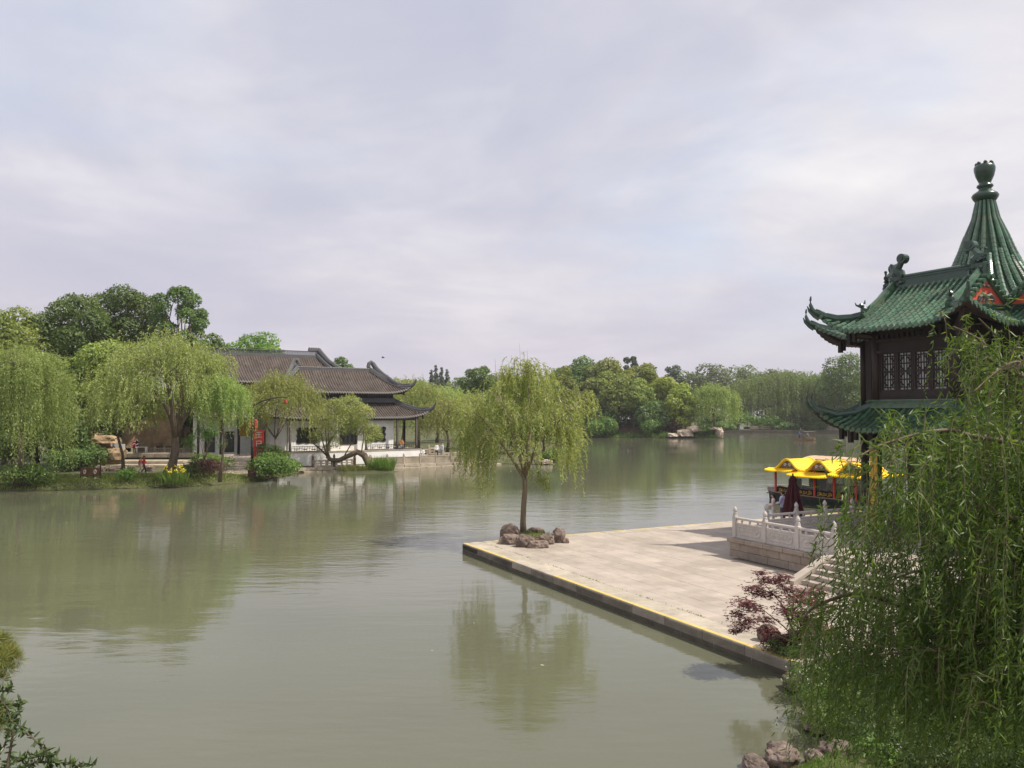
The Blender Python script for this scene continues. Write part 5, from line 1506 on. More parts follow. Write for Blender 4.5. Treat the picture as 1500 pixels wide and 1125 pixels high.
for i, (px, w_, h_, nm) in enumerate(((168.3, .75, 1.2, 'taller white display board left of the white sign board'), (173.6, .75, 1.45, 'tallest white display board on the left of the stage'), (180.5, .55, .9, 'low white display board nearest the trunk on the stage'))):
    t = thing('display_board', nm, 'sign', at(px, 90.5, SGZ), .1 * i, 'white boards on the stone stage')
    b = MB(); b.bbox((0, 0, h_ / 2 + .15), (w_, .05, h_), bev=.02); b.build('board', M['white_paint'], t)
    for sx in (-.3, .3): b = MB(); b.box((sx * w_, .04, .3), (.05, .05, .6)); b.build('leg', M['steel'], t)
balustrade([at(214 + 14 * k, 91.2, SGZ) for k in range(6)], 'pale stone railing at the back of the stone stage under the rockery', qpost_me, qpo, 2.0, .75, 'stage_balustrade')

# covered corridor with grey roof far across the water
CR = thing('covered_bridge', 'dark covered corridor roof among the willows across the channel', 'bridge', at(1108, 262, .5), 0.0)
b = MB(); b.add([(-9, -2.2, 7.5), (11, -2.2, 7.3), (11, 0, 9.1), (-9, 0, 9.3), (-9, 2.2, 7.5), (11, 2.2, 7.3), (-9, -2.1, 7.3), (11, -2.1, 7.1)], [(0, 1, 2, 3), (3, 2, 5, 4), (6, 7, 1, 0)]); 
for i in range(50): b.tube([(-8.9 + .4 * i, -2.25, 7.54 - .004 * i), (-8.9 + .4 * i, 0, 9.34 - .004 * i)], .1, 4)
b.build('roof', M['grey_tile'], CR)
for i in range(8): b = MB(); b.box((-8.5 + 2.7 * i, -1.9, 4.9), (.3, .3, 4.8)); b.build('post', M['dark_wood'], CR)
b = MB(); b.box((1, 0, 2.5), (20, 3.6, .5)); b.box((1, -1.8, 3.2), (20, .12, .9)); b.build('deck', M['stone_old'], CR)
for i in range(4): b = MB(); b.bbox((-8 + 6 * i, 0, 1.1), (1.6, 3.4, 2.6), bev=.1); b.build('pier', M['stone_old'], CR)

# low shore wall of the channel and small pier house
b = MB(); b.prism([(57.5, 234.2), (128, 228), (128, 231), (57.5, 236.5)], -.5, .9); struct(b.build('shore_wall', M['wetwall']))
for i, (px, w_, nm) in enumerate(((1090, 3.0, 'white boat shed edge left of the pale landing'), (1100, 5, 'pale landing stage under the channel willows'), (1128, 7.5, 'long low pale landing wall under the channel willows'))):
    t = thing('landing_stage', nm, 'landing', at(px, 241, .5), 0, 'pale landings across the channel')
    b = MB(); b.bbox((0, 0, .9 if i else 1.2), (w_, 1.5, .8 if i else 1.6), bev=.1); b.build('wall', M['white_paint'] if i == 0 else M['stone_old'], t)
    b = MB(); b.bbox((0, 0, 1.4 if i else 2.1), (w_ + .4, 1.7, .18), bev=.05); b.build('coping', M['stone_old'], t)
BHs = thing('boat_house', 'small grey roofed boat house at the channel edge beside the pavilion eave', 'boat house', at(1213, 243, .5), 0)
b = MB(); b.box((0, 0, 1.3), (7.5, 4, 2.6)); b.build('wall', M['stone_old'], BHs)
b = MB(); b.add([(-4.4, -2.8, 2.6), (4.4, -2.8, 2.6), (4.0, 0, 4.0), (-3.4, 0, 4.0), (-4.4, 2.8, 2.6), (4.4, 2.8, 2.6)], [(0, 1, 2, 3), (3, 2, 5, 4), (0, 3, 4), (1, 5, 2)]); b.build('roof', M['grey_ridge'], BHs)
b = MB(); b.box((-2.6, -2.05, 1.1), (.8, .1, 2.2)); b.build('post', M['white_paint'], BHs)
# ------------------------------------------------------------------ trees
def willow_arrays(H, R, zd, r, nb=34, ns=22, Lr=(1.2, 3.2), K=26, ll=.16, lw=.035, zmin=.8, sig=.16, lop=(0, 0), flat=.95, taper=0.5):
    """hanging strands in bunches over a dome; returns leaf arrays and the bunch points"""
    B = []; C = []; D = []
    for i in range(nb):
        rr = R * math.sqrt((i + .5) / nb) * r.uniform(.82, 1.08); az = i * 2.39996 + r.uniform(-.3, .3)
        q = min(1, rr / R)
        z = zd + (H - zd) * math.sqrt(max(0.02, 1 - q * q * flat)) * r.uniform(.80, 1.0)
        B.append((rr * math.cos(az) + lop[0] * q, rr * math.sin(az) + lop[1] * q, z))
    B = np.array(B)
    for bpt in B:
        n = int(ns * r.uniform(.5, 1.4))
        S = bpt + r.normal(0, 1, (n, 3)) * np.array([R * sig, R * sig, R * sig * .55])
        hor = S[:, :2] - np.array(lop) * .3; hl = np.linalg.norm(hor, axis=1, keepdims=True) + 1e-6
        out = hor / hl + r.normal(0, .45, (n, 2))
        q = np.clip(hl[:, 0] / R, 0, 1.2)
        L = r.uniform(Lr[0], Lr[1], n) * (1 - taper + taper * q)
        L = np.minimum(L, np.maximum(.4, S[:, 2] - zmin - r.uniform(0, 1.0, n)))
        reach = r.uniform(.15, .55, n) * min(1.2, R * .25)
        t = (np.arange(K)[None, :] + r.uniform(-.4, .4, (n, K))) / K; t = np.clip(t, 0, 1)
        wob = r.normal(0, .06, (n, 1, 2)) * np.sin(t * 5)[:, :, None]
        P = np.empty((n, K, 3))
        P[:, :, :2] = S[:, None, :2] + out[:, None, :] * (reach[:, None] * (1 - np.exp(-3 * t)))[:, :, None] + wob
        P[:, :, 2] = S[:, None, 2] + .18 * np.sin(np.minimum(1, t * 2.5) * PI) * reach[:, None] * 2 - L[:, None] * t ** 1.25
        dd = r.normal(0, .5, (n, K, 3)); dd[:, :, 2] -= .95 - .6 * np.exp(-5 * t); dd[:, :, :2] += out[:, None, :] * .25
        C.append(P.reshape(-1, 3)); D.append(dd.reshape(-1, 3))
    C = np.concatenate(C); D = np.concatenate(D); n = len(C)
    return C, D, r.normal(0, 1, (n, 3)), r.uniform(.7, 1.25, n) * ll, r.uniform(.75, 1.25, n) * lw, B
def limb(b, p0, p1, r0, r1, bow=.15, k=6, seed=0, n=6):
    R_ = random.Random(seed); p0, p1 = Vector(p0), Vector(p1); L = (p1 - p0).length
    off = Vector((R_.uniform(-1, 1), R_.uniform(-1, 1), R_.uniform(.2, 1))) * L * bow
    pts = []
    for i in range(k + 1):
        t = i / k; pts.append(p0.lerp(p1, t) + off * math.sin(PI * t) * (1 - .3 * t) + Vector((R_.uniform(-1, 1), R_.uniform(-1, 1), 0)) * L * .012)
    b.tube(pts, [r0 + (r1 - r0) * (i / k) ** .8 for i in range(k + 1)], n)
    return pts
def trunk_path(pts, r0, r1, b, n=9, flare=1.5):
    m = len(pts); rad = [r0 + (r1 - r0) * i / (m - 1) for i in range(m)]; rad[0] *= flare
    b.tube(pts, rad, n, True)
def make_willow(name, H, R, seed, mat, trunk, tr=.2, zd=None, twig_mat='bark_light', top_shoots=0, **kw):
    """trunk: list of points from the ground to the fork"""
    r = np.random.default_rng(seed); zd = zd if zd is not None else H * .55
    C, D, N_, L, W_, B = willow_arrays(H, R, zd, r, **kw)
    root = put(name, None)
    b = MB(); trunk = [Vector(p) for p in trunk]; trunk_path(trunk, tr, tr * .72, b)
    fk = trunk[-1]
    ml = []
    nl = 6
    for i in range(nl):
        az = 2 * PI * i / nl + r.uniform(-.4, .4); e = fk + Vector((math.cos(az) * R * .5, math.sin(az) * R * .5, (H - fk.z) * r.uniform(.45, .8)))
        ml.append(limb(b, fk - Vector((0, 0, .1 * i * tr)), e, tr * .5, tr * .18, .12, 6, seed * 10 + i))
    b.build('trunk', M['bark'], root, True)
    b2 = MB()
    for i, q in enumerate(B):
        q = Vector(q)
        best = min(ml, key=lambda l: min((p - q).length for p in l[2:])); p = min(best[2:], key=lambda p: (p - q).length)
        limb(b2, p, q + Vector((0, 0, .05)), tr * .14, tr * .05, .12, 4, seed + i, 4)
        for j in range(top_shoots): 
            pass
    stuff(b2.build('branches', M[twig_mat], root, True))
    put('crown', leaf_mesh('crown', C, D, N_, L, W_, mat, r), root)
    return root
def place(root, loc, rz=0, label='', group=None, cat='tree'):
    root.location = loc; root.rotation_euler = (0, 0, rz); return tag(root, label, cat, group)

def lobes_leaves(lobes, n, ls, r, lw=.6, up=.25, shell=(.72, 1.06), droop=0.0):
    lobes = np.array(lobes); w = lobes[:, 3] ** 2; w = w / w.sum()
    idx = r.choice(len(lobes), n, p=w); lb = lobes[idx]
    d = unit(r.normal(0, 1, (n, 3)) + np.array([0, 0, up]))
    # clumps: pull directions towards a few tufts per lobe
    rad = lb[:, 3] * (r.uniform(shell[0] ** 3, shell[1] ** 3, n) ** (1 / 3))
    bumpy = 1 + .16 * np.sin(d[:, 0] * 7 + idx * 1.7) * np.sin(d[:, 1] * 7 + idx * 2.3) * np.sin(d[:, 2] * 6 + idx) + .07 * np.sin(d[:, 0] * 17 + idx) * np.sin(d[:, 1] * 15 - idx)
    C = lb[:, :3] + d * (rad * bumpy)[:, None] * np.array([1, 1, .82])
    nn = unit(d * 1.1 + np.array([0, 0, .35]) + r.normal(0, .55, (n, 3)))
    D = unit(np.cross(nn, r.normal(0, 1, (n, 3)))); D[:, 2] -= droop
    L = r.uniform(.6, 1.35, n) * ls
    return C - D * L[:, None] * .5, D, nn, L, L * lw * r.uniform(.7, 1.2, n)
def make_tree(name, H, R, z0, seed, mat, n=6000, ls=.5, nl=16, tr=.25, lobe=.40, shape=1.0, bark='bark', open_=False, up=.25):
    r = np.random.default_rng(seed); root = put(name, None)
    zc = (H + z0) / 2; hz = (H - z0) / 2; lobes = []
    for i in range(nl):
        u = 1 - 2 * (i + .5) / nl; az = i * 2.39996 + r.uniform(-.3, .3); s = math.sqrt(1 - u * u)
        k = r.uniform(.55, .78)
        pw = s ** shape
        lr = R * lobe * r.uniform(.68, 1.2)
        lobes.append((pw * k * R * math.cos(az), pw * k * R * math.sin(az), zc + u * k * hz * r.uniform(.9, 1.05), min(lr, hz * .75)))
    if not open_: lobes.append((0, 0, zc, R * .55 if R * .55 < hz else hz * .7))
    C, D, N_, L, W_ = lobes_leaves(lobes, n, ls, r, up=up)
    b = MB(); fk = Vector((r.uniform(-.1, .1) * R, r.uniform(-.1, .1) * R, z0 + hz * (.25 if not open_ else .1)))
    trunk_path([Vector((0, 0, -.15)), fk * .4 + Vector((.06 * R, 0, 0)), fk], tr, tr * .6, b, 8)
    for i, q in enumerate(lobes[:nl]):
        if i % (1 if open_ else 2) == 0: limb(b, fk - Vector((0, 0, .04 * hz * (i % 4))), Vector(q[:3]), tr * .42, tr * .10, .14, 5, seed * 7 + i, 5)
    b.build('trunk', M[bark], root, True)
    put('crown', leaf_mesh('crown', C, D, N_, L, W_, mat, r), root)
    return root
def make_shrub(name, R, H, seed, mat, n=1500, ls=.12, nl=9, cat='shrub', lw=.55, stems=5):
    r = np.random.default_rng(seed); root = put(name, None); lobes = []
    for i in range(nl):
        az = i * 2.39996; rr = R * .68 * math.sqrt((i + .5) / nl)
        lobes.append((rr * math.cos(az), rr * math.sin(az), H * r.uniform(.38, .68) * (1 - .3 * rr / R), min(R * .5, H * .45) * r.uniform(.75, 1.15)))
    C, D, N_, L, W_ = lobes_leaves(lobes, n, ls, r, lw, .5)
    k = C[:, 2] > .02; C, D, N_, L, W_ = C[k], D[k], N_[k], L[k], W_[k]
    b = MB()
    for i in range(stems): limb(b, (r.uniform(-.15, .15) * R, r.uniform(-.15, .15) * R, -.05), lobes[i % nl][:3], .03 * R + .01, .01, .15, 4, seed + i, 4)
    b.build('stems', M['bark'], root)
    put('foliage', leaf_mesh('foliage', C, D, N_, L, W_, mat, r), root)
    return root
def tuft_mesh(name, n, R, h, w_, mat, r, lean=.35, sq=1.0):
    az = r.uniform(0, 2 * PI, n); rr = R * np.sqrt(r.random(n))
    C = np.stack([rr * np.cos(az), rr * np.sin(az) * sq, np.zeros(n) - .02], 1)
    D = r.normal(0, lean, (n, 3)); D[:, 2] = 1
    return leaf_mesh(name, C, D, r.normal(0, 1, (n, 3)), r.uniform(.55, 1.1, n) * h, r.uniform(.7, 1.2, n) * w_, mat, r)

# --- the willow standing on the terrace corner
def st_xy(px, Y, z): return at(px, Y, z)
base = at(768, 38.7, .42)
cw = put('willow_tree', None)
r = np.random.default_rng(21)
b = MB()
def cpt(px, py, dy=0): p = at(px, 38.7 + dy, zat(py, 38.7 + dy)); return p - base
tp = [cpt(767, 786), cpt(766, 765), cpt(767, 740), cpt(769, 715), cpt(768, 698)]
trunk_path(tp, .155, .115, b, 10, 1.3)
lim = []
for (pts, r0) in (([(768, 700, 0), (750, 672, -.2), (728, 640, -.5), (705, 612, -.7), (690, 600, -.8)], .085),
                  ([(769, 698, 0), (760, 660, .3), (748, 610, .6), (735, 570, .8)], .075),
                  ([(769, 696, 0), (772, 660, -.2), (776, 600, -.4), (772, 545, -.3)], .09),
                  ([(770, 696, 0), (785, 655, .1), (800, 610, .3), (815, 575, .5)], .085),
                  ([(770, 690, 0), (788, 650, -.5), (815, 620, -1.2), (838, 600, -1.6)], .07),
                  ([(769, 694, 0), (775, 650, 1.0), (782, 590, 1.8), (785, 560, 2.2)], .07),
                  ([(768, 694, 0), (756, 655, -1.0), (742, 610, -1.8), (735, 590, -2.2)], .07)):
    P = [cpt(*p) for p in pts]; lim.append(P); b.tube(P, [r0 * (1 - .7 * i / (len(P) - 1)) for i in range(len(P))], 6)
b.build('trunk', M['bark_light'], cw, True)
C_, D_, N2, L2, W2 = [], [], [], [], []
b = MB()
# bunches: (px, py, depth offset, spread, strands, length range)
bun = []
rb = random.Random(4)
for i in range(96):
    # rounded, slightly lopsided dome read from the photograph, filled through its depth
    a = rb.uniform(0, 2 * PI); q = math.sqrt(rb.random())
    x = 768 + 80 * q * math.cos(a) - 6 * q * q; dy = 2.7 * q * math.sin(a)
    top = 522 + 98 * (q ** 1.8) + rb.uniform(0, 34) + 14 * math.sin(a * 3 + 1)
    if rb.random() < .45: top += rb.uniform(15, 60) * (1 - q * .5)
    bun.append((x, top, dy, rb.uniform(.14, .3), rb.randint(6, 20), (.5, rb.uniform(.9, 2.2))))
bun += [(688, 598, -.8, .24, 36, (1.2, 2.6)), (705, 610, -.9, .22, 40, (1.8, 3.4)), (722, 625, -.6, .22, 36, (1.5, 3.4)), (716, 640, -.8, .17, 32, (1.8, 3.0)), (676, 588, -.2, .24, 26, (.8, 1.8)), (735, 640, -.3, .2, 14, (.8, 1.6)),
        (850, 585, -.5, .22, 20, (.8, 1.5)), (858, 575, .3, .15, 14, (.6, 1.3)), (838, 600, -1.4, .25, 18, (.7, 1.5)), (782, 690, -.2, .18, 10, (.3, .8)), (792, 700, -.3, .12, 8, (.3, .7)), (770, 535, 0, .2, 14, (.5, 1.0)), (745, 540, .3, .2, 14, (.5, 1.1)), (800, 540, 0, .2, 14, (.5, 1.1))]
for (px, py, dy, sg, ns, Lr) in bun:
    c = np.array(cpt(px, py, dy)); q = Vector(c)
    l = min(lim, key=lambda l: min((p - q).length for p in l[1:])); p = min(l[1:], key=lambda p: (p - q).length)
    limb(b, p, q, .028, .008, .14, 4, int(px), 4)
    S = c + r.normal(0, 1, (ns, 3)) * np.array([sg, sg, sg * .6])
    out = c[:2] / (np.linalg.norm(c[:2]) + .4) + r.normal(0, .5, (ns, 2)); L = r.uniform(*Lr, ns); K = 30
    t = np.clip((np.arange(K)[None, :] + r.uniform(-.4, .4, (ns, K))) / K, 0, 1); rch = r.uniform(.1, .5, ns)
    P = np.empty((ns, K, 3)); P[:, :, :2] = S[:, None, :2] + out[:, None, :] * (rch[:, None] * (1 - np.exp(-3 * t)))[:, :, None] + r.normal(0, .03, (ns, 1, 2)) * np.sin(5 * t)[:, :, None]
    P[:, :, 2] = S[:, None, 2] + .25 * rch[:, None] * np.sin(np.minimum(1, t * 2.5) * PI) - L[:, None] * t ** 1.2
    dd = r.normal(0, .5, (ns, K, 3)); dd[:, :, 2] -= .9 - .7 * np.exp(-5 * t); dd[:, :, :2] += out[:, None, :] * .25
    C_.append(P.reshape(-1, 3)); D_.append(dd.reshape(-1, 3))
    for i in range(0, ns, 3): b.tube([Vector(P[i, j]) for j in (0, 6, 14, 24)], [.008, .006, .004, .003], 3, False)
for (px, py0, py1) in ((764, 545, 503), (752, 550, 520), (728, 560, 525), (775, 545, 512)):
    q = cpt(px, py0); l = min(lim, key=lambda l: min((p - q).length for p in l[1:])); p = min(l[1:], key=lambda p: (p - q).length)
    b.tube([p, q, cpt(px - 2, (py0 + py1) / 2), cpt(px - 3, py1)], [.016, .012, .008, .004], 4)
b.build('branches', M['bark_light'], cw)
C_ = np.concatenate(C_); D_ = np.concatenate(D_); n = len(C_)
put('crown', leaf_mesh('crown', C_, D_, r.normal(0, 1, (n, 3)), r.uniform(.11, .20, n), r.uniform(.024, .044, n), L_['willow'], r), cw)
place(cw, base, 0, 'willow growing out of the rock ring on the pointed terrace corner', 'willows')

# --- willows of the far bank
def tl(*pts): return [Vector(p) for p in pts]
place(make_willow('willow_tree', zat(512, 63), 3.9, 31, L_['willow_green'], tl((0, 0, -.2), (.3, 0, 1.8), (.1, 0, 4.2)), .26, 6.4, nb=56, ns=26, Lr=(3.6, 8.0), K=36, ll=.24, lw=.055, zmin=.4, taper=.35, flat=.85, sig=.12),
      at(28, 64.6, .45), 0, 'leftmost weeping willow whose curtain hangs down to the water', 'willows')
place(make_willow('willow_tree', zat(492, 69), 5.4, 32, L_['willow_pale'], tl((-.2, 0, -.2), (.35, 0, 1.2), (.6, 0, 2.4), (.55, 0, 3.6)), .42, 4.4, nb=84, ns=25, Lr=(.8, 2.6), K=24, ll=.25, lw=.065, zmin=3.5, flat=.95, taper=.2, lop=(-.4, 0), sig=.15),
      at(248, 70, .5), 0, 'broad willow with thick leaning trunk behind the yellow irises', 'willows')
place(make_willow('willow_tree', 8.0, 2.9, 33, L_['willow_pale'], tl((0, 0, -.2), (-.1, 0, 1.8), (-.6, 0, 3.6)), .15, 5.3, nb=26, ns=20, Lr=(.5, 1.5), K=20, ll=.24, lw=.06, zmin=3.6, taper=.2),
      at(183, 73, .5), 0, 'thin trunked willow left of the broad leaning willow', 'willows')
place(make_willow('willow_tree', zat(555, 68.5), 2.2, 34, L_['willow_green'], tl((-.1, 0, -.2), (.1, 0, 1.6), (.25, 0, 3.4), (.1, 0, 4.8)), .12, 5.6, nb=30, ns=26, Lr=(1.3, 3.4), K=28, ll=.22, lw=.05, zmin=2.1, taper=.3),
      at(325, 68.8, .5), 0, 'slender weeping willow in front of the white wall left of the lamp post', 'willows')
place(make_willow('willow_tree', zat(552, 78), 3.6, 35, L_['willow'], tl((0, 0, -.2), (.1, 0, 1.6), (0, 0, 3.2)), .13, 5.2, nb=44, ns=24, Lr=(1.0, 3.2), K=24, ll=.24, lw=.06, zmin=2.8, taper=.35, lop=(.6, 0)),
      at(404, 79, .5), 0, 'yellow green willow hiding the middle of the waterside hall', 'willows')
place(make_willow('willow_tree', 5.0, 1.5, 36, L_['shrub'], tl((0, 0, -.2), (.05, 0, .8), (0, 0, 1.4)), .06, 1.6, nb=10, ns=14, Lr=(.4, .9), K=14, ll=.2, lw=.06, zmin=.7),
      at(300, 72, .5), 0, 'small sapling among the low shrubs left of the slender willow', 'willows')
# leaning willow with the kinked trunk over the water
LW_ = put('willow_tree', None); lbase = on(541, 688, .15); Y0 = lbase.y
def lp(px, py, dy=0): return at(px, Y0 + dy, zat(py, Y0 + dy)) - lbase
b = MB()
b.tube([lp(546, 692), lp(541, 680), lp(534, 667), lp(524, 662), lp(510, 668), lp(497, 674), lp(486, 673.5), lp(479, 668)], [.42, .38, .36, .30, .26, .24, .22, .18], 9)
for pts, r0 in (([(481, 669, 0), (470, 658, .3), (460, 650, .6), (452, 640, .8)], .11), ([(484, 672, 0), (480, 660, -.2), (478, 640, -.3), (476, 615, -.3)], .12), ([(480, 668, 0), (474, 650, .2), (468, 620, .5)], .10), ([(503, 671, 0), (515, 650, .1), (528, 632, .2), (536, 615, .3)], .07), ([(530, 663, 0), (533, 640, 0), (534, 605, .1)], .07), ([(478, 655, 0), (495, 630, .4), (515, 600, .6)], .07)):
    P = [lp(*p) for p in pts]; b.tube(P, [r0 * (1 - .6 * i / (len(P) - 1)) for i in range(len(P))], 5)
b.build('trunk', M['bark'], LW_, True)
lobes = []
rb = random.Random(12)
for (px, py, rr) in ((470, 612, 1.25), (490, 600, 1.4), (512, 596, 1.5), (532, 606, 1.2), (500, 622, 1.4), (478, 635, 1.0), (525, 625, 1.1), (546, 632, 1.0), (555, 640, .55), (463, 640, .8), (492, 648, .75), (480, 655, .5), (540, 645, .6), (515, 612, 1.5)):
    p = lp(px, py, rb.uniform(-.9, .9)); lobes.append((p.x, p.y, p.z, rr))
r = np.random.default_rng(77); C, D, N_, L, W_ = lobes_leaves(lobes, 15000, .21, r, .3, .2, droop=.7); put('crown', leaf_mesh('crown', C, D, N_, L, W_, L_['willow'], r), LW_)
place(LW_, lbase, 0, 'leaning willow with a kinked trunk reaching over the water by the quay', 'willows')

# --- tall trees behind the left bank
def T(px, Y, top, hw, seed, kind, label, n=11000, ls=.42, base=.5, z0f=.35, group='trees on the left bank', name='broadleaf_tree', nl=18, **kw):
    H = zat(top, Y) - base; R = hw / F * Y
    return place(make_tree(name, H, R, H * z0f, seed, L_[kind], n, ls, nl, **kw), at(px, Y, base), 0, label, group)
T(8, 88, 440, 62, 41, 'mid', 'tree at the left edge rising behind the leftmost weeping willow', 19200, .33)
T(105, 93, 420, 64, 42, 'dark', 'dark rounded tree second from the left on the skyline', 20800, .33, nl=22, lobe=.34)
T(188, 100, 398, 60, 43, 'dark', 'tallest dark tree on the left skyline', 20800, .33, nl=22, lobe=.33)
T(262, 94, 402, 46, 44, 'dark', 'flat topped tree with bare forked limbs showing against the sky', 12000, .28, z0f=.50, open_=True, nl=24, lobe=.27, up=.6, tr=.34)
T(150, 86, 492, 58, 45, 'mid', 'mid green tree in front of the tallest dark trees on the left', 16500, .33, z0f=.2)
T(55, 84, 500, 60, 46, 'mid', 'mid green tree between the leftmost weeping willow and the dark rounded tree', 15000, .33, z0f=.2)
T(300, 112, 478, 40, 47, 'dark', 'dark tree showing above the left end of the back hall roof', 8000, .45)
T(378, 128, 482, 50, 48, 'bright', 'bright green tree rising behind the back hall ridge', 10000, .5)
T(490, 150, 515, 36, 49, 'dark', 'dark tree behind the gilded pagoda spire', 7000, .5, nl=14, lobe=.3)
T(225, 100, 572, 50, 50, 'dark', 'dark undergrowth tree behind the broad leaning willow', 9000, .34, z0f=.12)
T(105, 82, 585, 52, 51, 'dark', 'dark undergrowth tree left of the rockery', 9000, .34, z0f=.08)
T(278, 99, 555, 36, 55, 'dark', 'dark undergrowth tree right behind the trunk of the broad leaning willow', 8000, .34, z0f=.08)
T(20, 80, 590, 45, 52, 'dark', 'dark undergrowth tree behind the hanging curtain of the leftmost willow', 8000, .34, z0f=.08)
T(165, 100, 556, 55, 53, 'dark', 'dark undergrowth tree directly behind the rockery', 9000, .38, z0f=.15)
T(-60, 86, 470, 70, 54, 'mid', 'tree just off the left edge of the bank', 8000, .45, z0f=.2)
# --- right of the hall
def Wl(px, Y, top, hw, seed, kind, label, zminf=.12, group='willows', nb=44, ns=20, K=18, ll=.5, lw=.14, base=.5, Lf=(.25, .6), trunk=None, **kw):
    H = zat(top, Y) - base; R = hw / F * Y
    return place(make_willow('willow_tree', H, R, seed, L_[kind], trunk or tl((0, 0, -.2), (.2, 0, H * .2), (0, 0, H * .4)), .02 * H + .06, H * .55, nb=nb, ns=ns, Lr=(H * Lf[0], H * Lf[1]), K=K, ll=ll, lw=lw, zmin=H * zminf, **kw), at(px, Y, base), 0, label, group)
Wl(612, 122, 560, 42, 61, 'willow_pale', 'pale willow behind the right end of the waterside hall', .08, ll=.36, lw=.10)
Wl(655, 112, 585, 38, 62, 'willow', 'yellow green willow hanging over the plaza couple', .18, ll=.32, lw=.085)
Wl(590, 140, 552, 45, 63, 'willow_pale', 'pale willow seen between the two roofs of the waterside hall', .05, ll=.4, lw=.12)
Wl(640, 150, 565, 45, 64, 'willow_pale', 'pale willow farther back behind the plaza', .05, ll=.42, lw=.12)
Wl(700, 125, 575, 42, 65, 'willow', 'willow at the plaza edge behind the terrace willow', .08, ll=.36, lw=.10)
T(700, 160, 530, 34, 66, 'dark', 'dark tree on the skyline left of the terrace willow', 7000, .5, group='trees beyond the plaza', nl=13, lobe=.33)
T(745, 165, 548, 40, 67, 'mid', 'mid green tree behind the terrace willow', 7000, .55, group='trees beyond the plaza')
T(795, 108, 600, 28, 68, 'dark', 'dark small tree on the point behind the terrace willow', 6000, .32, group='trees beyond the plaza', z0f=.25)
T(765, 112, 605, 34, 69, 'dark', 'dark low tree at the water behind the terrace willow trunk', 6000, .34, group='trees beyond the plaza', z0f=.08)
T(820, 180, 535, 30, 70, 'mid', 'mid green tree right of the terrace willow crown', 7000, .55, group='trees beyond the plaza')
def cypress(px, Y, top, hw, seed, label):
    r = np.random.default_rng(seed); root = put('cypress_tree', None); H = zat(top, Y) - .5; R = hw / F * Y
    lobes = [(r.normal(0, .12) * R, r.normal(0, .12) * R, H * q, R * min(1, (1.08 - q) * 1.6) + .25) for q in np.linspace(.1, .97, 22)]
    C, D, N_, L, W_ = lobes_leaves(lobes, 3200, .9, r, .5, .6); b = MB(); b.tube([(0, 0, -.1), (0, 0, H * .9)], [.3, .08], 6); b.build('trunk', M['bark'], root)
    put('crown', leaf_mesh('crown', C, D, N_, L, W_, L_['cypress'], r), root); place(root, at(px, Y, .5), 0, label, 'cypresses on the skyline')
cypress(632, 300, 541, 5, 1, 'leftmost narrow cypress on the skyline above the hall eave tip')
cypress(638.5, 296, 534, 5.5, 2, 'tallest narrow cypress on the skyline above the hall eave tip')
cypress(647, 300, 537, 5, 3, 'third narrow cypress from the left on the skyline')
cypress(655, 304, 540, 6, 4, 'rightmost narrow cypress on the skyline above the plaza')
# --- wooded point across the lake
g_ = 'trees on the wooded point'
T(846, 214, 518, 40, 71, 'dark', 'dark tree at the left end of the wooded point', 12000, .7, group=g_, z0f=.15)
T(890, 212, 521, 42, 72, 'mid', 'rounded camphor tree on top of the wooded point, left one', 14000, .7, group=g_, z0f=.2)
T(940, 211, 527, 40, 73, 'mid', 'rounded camphor tree on top of the wooded point, right one', 14000, .7, group=g_, z0f=.2)
T(862, 203, 552, 32, 74, 'mid', 'lower camphor tree at the left front of the wooded point', 11000, .65, group=g_, z0f=.2)
T(902, 201, 545, 36, 75, 'mid', 'camphor tree in the front middle of the wooded point', 12000, .65, group=g_, z0f=.3, tr=.3)
T(928, 199, 556, 28, 76, 'mid', 'camphor tree with a leaning trunk in the front of the wooded point', 10000, .6, group=g_, z0f=.34, tr=.3)
T(972, 205, 545, 30, 77, 'yellow', 'yellow green tree sloping down on the right of the wooded point', 11000, .65, group=g_, z0f=.15)
T(996, 197, 560, 26, 78, 'yellow', 'bright yellow green tree above the pale rocks of the point', 10000, .6, group=g_, z0f=.06)
T(955, 198, 585, 32, 79, 'dark', 'dark low tree in the shade of the wooded point', 6000, .5, group=g_, z0f=.1)
T(880, 202, 590, 40, 80, 'dark', 'dark low tree behind the left round bush of the point', 6000, .5, group=g_, z0f=.1)
T(986, 197, 604, 20, 81, 'purple', 'purple leaved shrub tree above the rocks of the point', 3500, .4, group=g_, z0f=.06)
Wl(1045, 195, 564, 34, 82, 'willow_green', 'willow drooping over the pale rock arch', .1, ll=.55, lw=.15)
# --- channel willows and the trees behind
Wl(1140, 252, 545, 48, 83, 'willow_far', 'broad pale willow above the small far boat', .02, ll=.7, lw=.2, nb=60)
Wl(1190, 248, 548, 40, 84, 'willow_far', 'pale willow left of the pavilion across the channel', .02, ll=.7, lw=.2)
Wl(1100, 272, 556, 34, 85, 'willow_far', 'pale willow behind the covered corridor roof', .02, ll=.7, lw=.2)
Wl(1232, 246, 560, 34, 86, 'willow_far', 'fresh green willow right behind the pavilion eave', .02, ll=.7, lw=.2)
Wl(1165, 244, 590, 30, 87, 'willow_far', 'low willow at the water beside the small far boat', .02, ll=.6, lw=.18)
Wl(1270, 250, 556, 36, 88, 'willow_far', 'pale willow hidden partly by the pavilion wall', .02, ll=.7, lw=.2)
T(1082, 268, 588, 14, 89, 'yellow', 'small yellow green tree behind the covered corridor', 2500, .6, group='trees across the channel', z0f=.1)
T(1088, 244, 606, 26, 90, 'shrub', 'dark bushy tree under the covered corridor', 4000, .5, group='trees across the channel', z0f=.02)
T(1130, 243, 610, 26, 91, 'shrub', 'dark bushy tree by the pale landing', 4000, .5, group='trees across the channel', z0f=.02)
